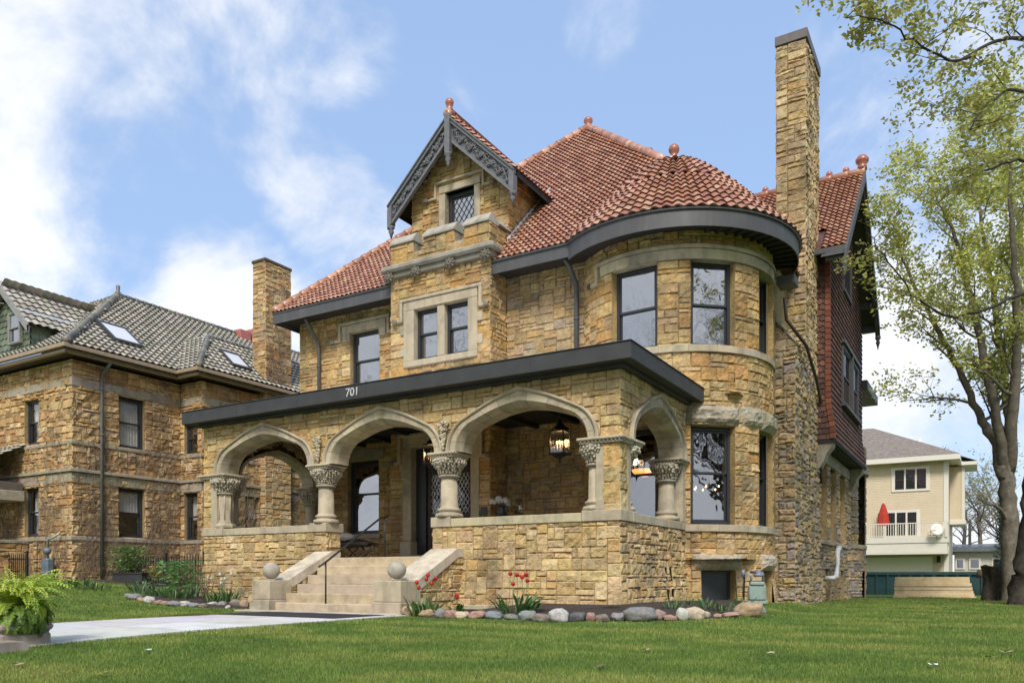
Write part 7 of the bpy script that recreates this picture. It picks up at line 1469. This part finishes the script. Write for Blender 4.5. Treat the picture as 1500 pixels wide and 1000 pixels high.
# ================================================================== grass
rs = np.random.RandomState(4); NB_ = 620000
dd = np.exp(rs.uniform(np.log(4.2), np.log(42), NB_)); la = rs.uniform(-.86, .86, NB_) * dd
gx = CAM.x + CF.x * dd + CR.x * la; gy = CAM.y + CF.y * dd + CR.y * la
ok = ~((gx > -13.2) & (gx < 2.0) & (gy > -.15)) & ~((gx > WX0 + .03 * rs.rand(NB_) ** 2 * 2 - .01) & (gx < WX1 - .06 * rs.rand(NB_) ** 2 + .01) & (gy < -2.2)) & ~((gx > -7.9) & (gx < -3.5) & (gy > -2.7) & (gy < .5)) & (gy < 34) & ~((gx < -20.7) & (gy > 1.2))
ok &= ~((gx > kp.x - .75) & (gx < kp.x + .1) & (gy < kp.y + .1))
ok &= ~((gx > 1.3) & (gx < 2.0) & (gy > 6) & (gy < 20)) & ~((gx < 3.4) & (gy > 18))
def inpoly(X, Y, poly):
    r = np.zeros(len(X), bool); n = len(poly)
    for i in range(n):
        (x0, y0), (x1, y1) = poly[i], poly[(i + 1) % n]
        c = ((y0 > Y) != (y1 > Y)) & (X < (x1 - x0) * (Y - y0) / (y1 - y0 + 1e-12) + x0); r ^= c
    return r
for pl_ in ([(p.x, p.y) for p in frontR] + back, [(p.x, p.y) for p in frontL] + [(-7.8, -.1), (-10, -.1), (-12.1, -.15), (-13.6, .5), (-14.5, .8)], rwall): ok &= ~inpoly(gx, gy, pl_)
gx, gy, dd = gx[ok], gy[ok], dd[ok]; n = len(gx)
GRID = {}
zz_ = np.array([gz(a, b) for a, b in zip(gx.tolist(), gy.tolist())])
hh = (.022 + .0010 * dd) * rs.uniform(.6, 1.35, n); ww = .0014 + .00055 * dd; az = rs.uniform(0, 2 * PI, n); le = rs.uniform(0, 2 * PI, n); lean = hh * rs.uniform(.1, .8, n)
V = np.zeros((n, 3, 3), np.float32); V[:, 0, 0] = gx - np.cos(az) * ww; V[:, 0, 1] = gy - np.sin(az) * ww; V[:, 1, 0] = gx + np.cos(az) * ww; V[:, 1, 1] = gy + np.sin(az) * ww; V[:, 0, 2] = V[:, 1, 2] = zz_ - .012; V[:, 2, 0] = gx + np.cos(le) * lean; V[:, 2, 1] = gy + np.sin(le) * lean; V[:, 2, 2] = zz_ + hh
pt_ = np.array([noise.noise(Vector((a * .55, b * 1.1, 0))) + .6 * noise.noise(Vector((a * 1.9, b * 2.6, 5))) for a, b in zip(gx.tolist(), gy.tolist())])
base_ = np.array([.165, .245, .048]); yel = np.array([.31, .32, .085]); drk = np.array([.11, .18, .038]); t_ = np.clip(pt_ * 1.5 + .12, 0, .8)[:, None] ** 1.2; u_ = np.clip(-pt_ * 1.6, 0, 1)[:, None]; col_ = base_ * (1 - t_) + yel * t_; col_ = col_ * (1 - u_) + drk * u_; col_ = col_ * rs.uniform(.65, 1.45, (n, 1)); st_ = rs.rand(n) < .02; col_[st_] = np.array([.32, .28, .12])
me = bpy.data.meshes.new('grass'); me.vertices.add(3 * n); me.vertices.foreach_set('co', V.ravel()); me.loops.add(3 * n); me.loops.foreach_set('vertex_index', np.arange(3 * n, dtype=np.int32)); me.polygons.add(n); me.polygons.foreach_set('loop_start', np.arange(0, 3 * n, 3, dtype=np.int32)); me.polygons.foreach_set('loop_total', np.full(n, 3, np.int32))
me.update(calc_edges=True); ca = np.ones((n, 3, 4), np.float32); ca[:, :, :3] = col_[:, None, :]; a_ = me.attributes.new('Col', 'FLOAT_COLOR', 'CORNER'); a_.data.foreach_set('color', ca.ravel())
me.materials.append(mat('grass_blade', attr=True, rough=.6, nvar=.1, sub=.3, spec=.3)); o = bpy.data.objects.new('grass', me); COL.objects.link(o); o['kind'] = 'stuff'; o['label'] = 'mown green lawn grass'; o['category'] = 'grass'
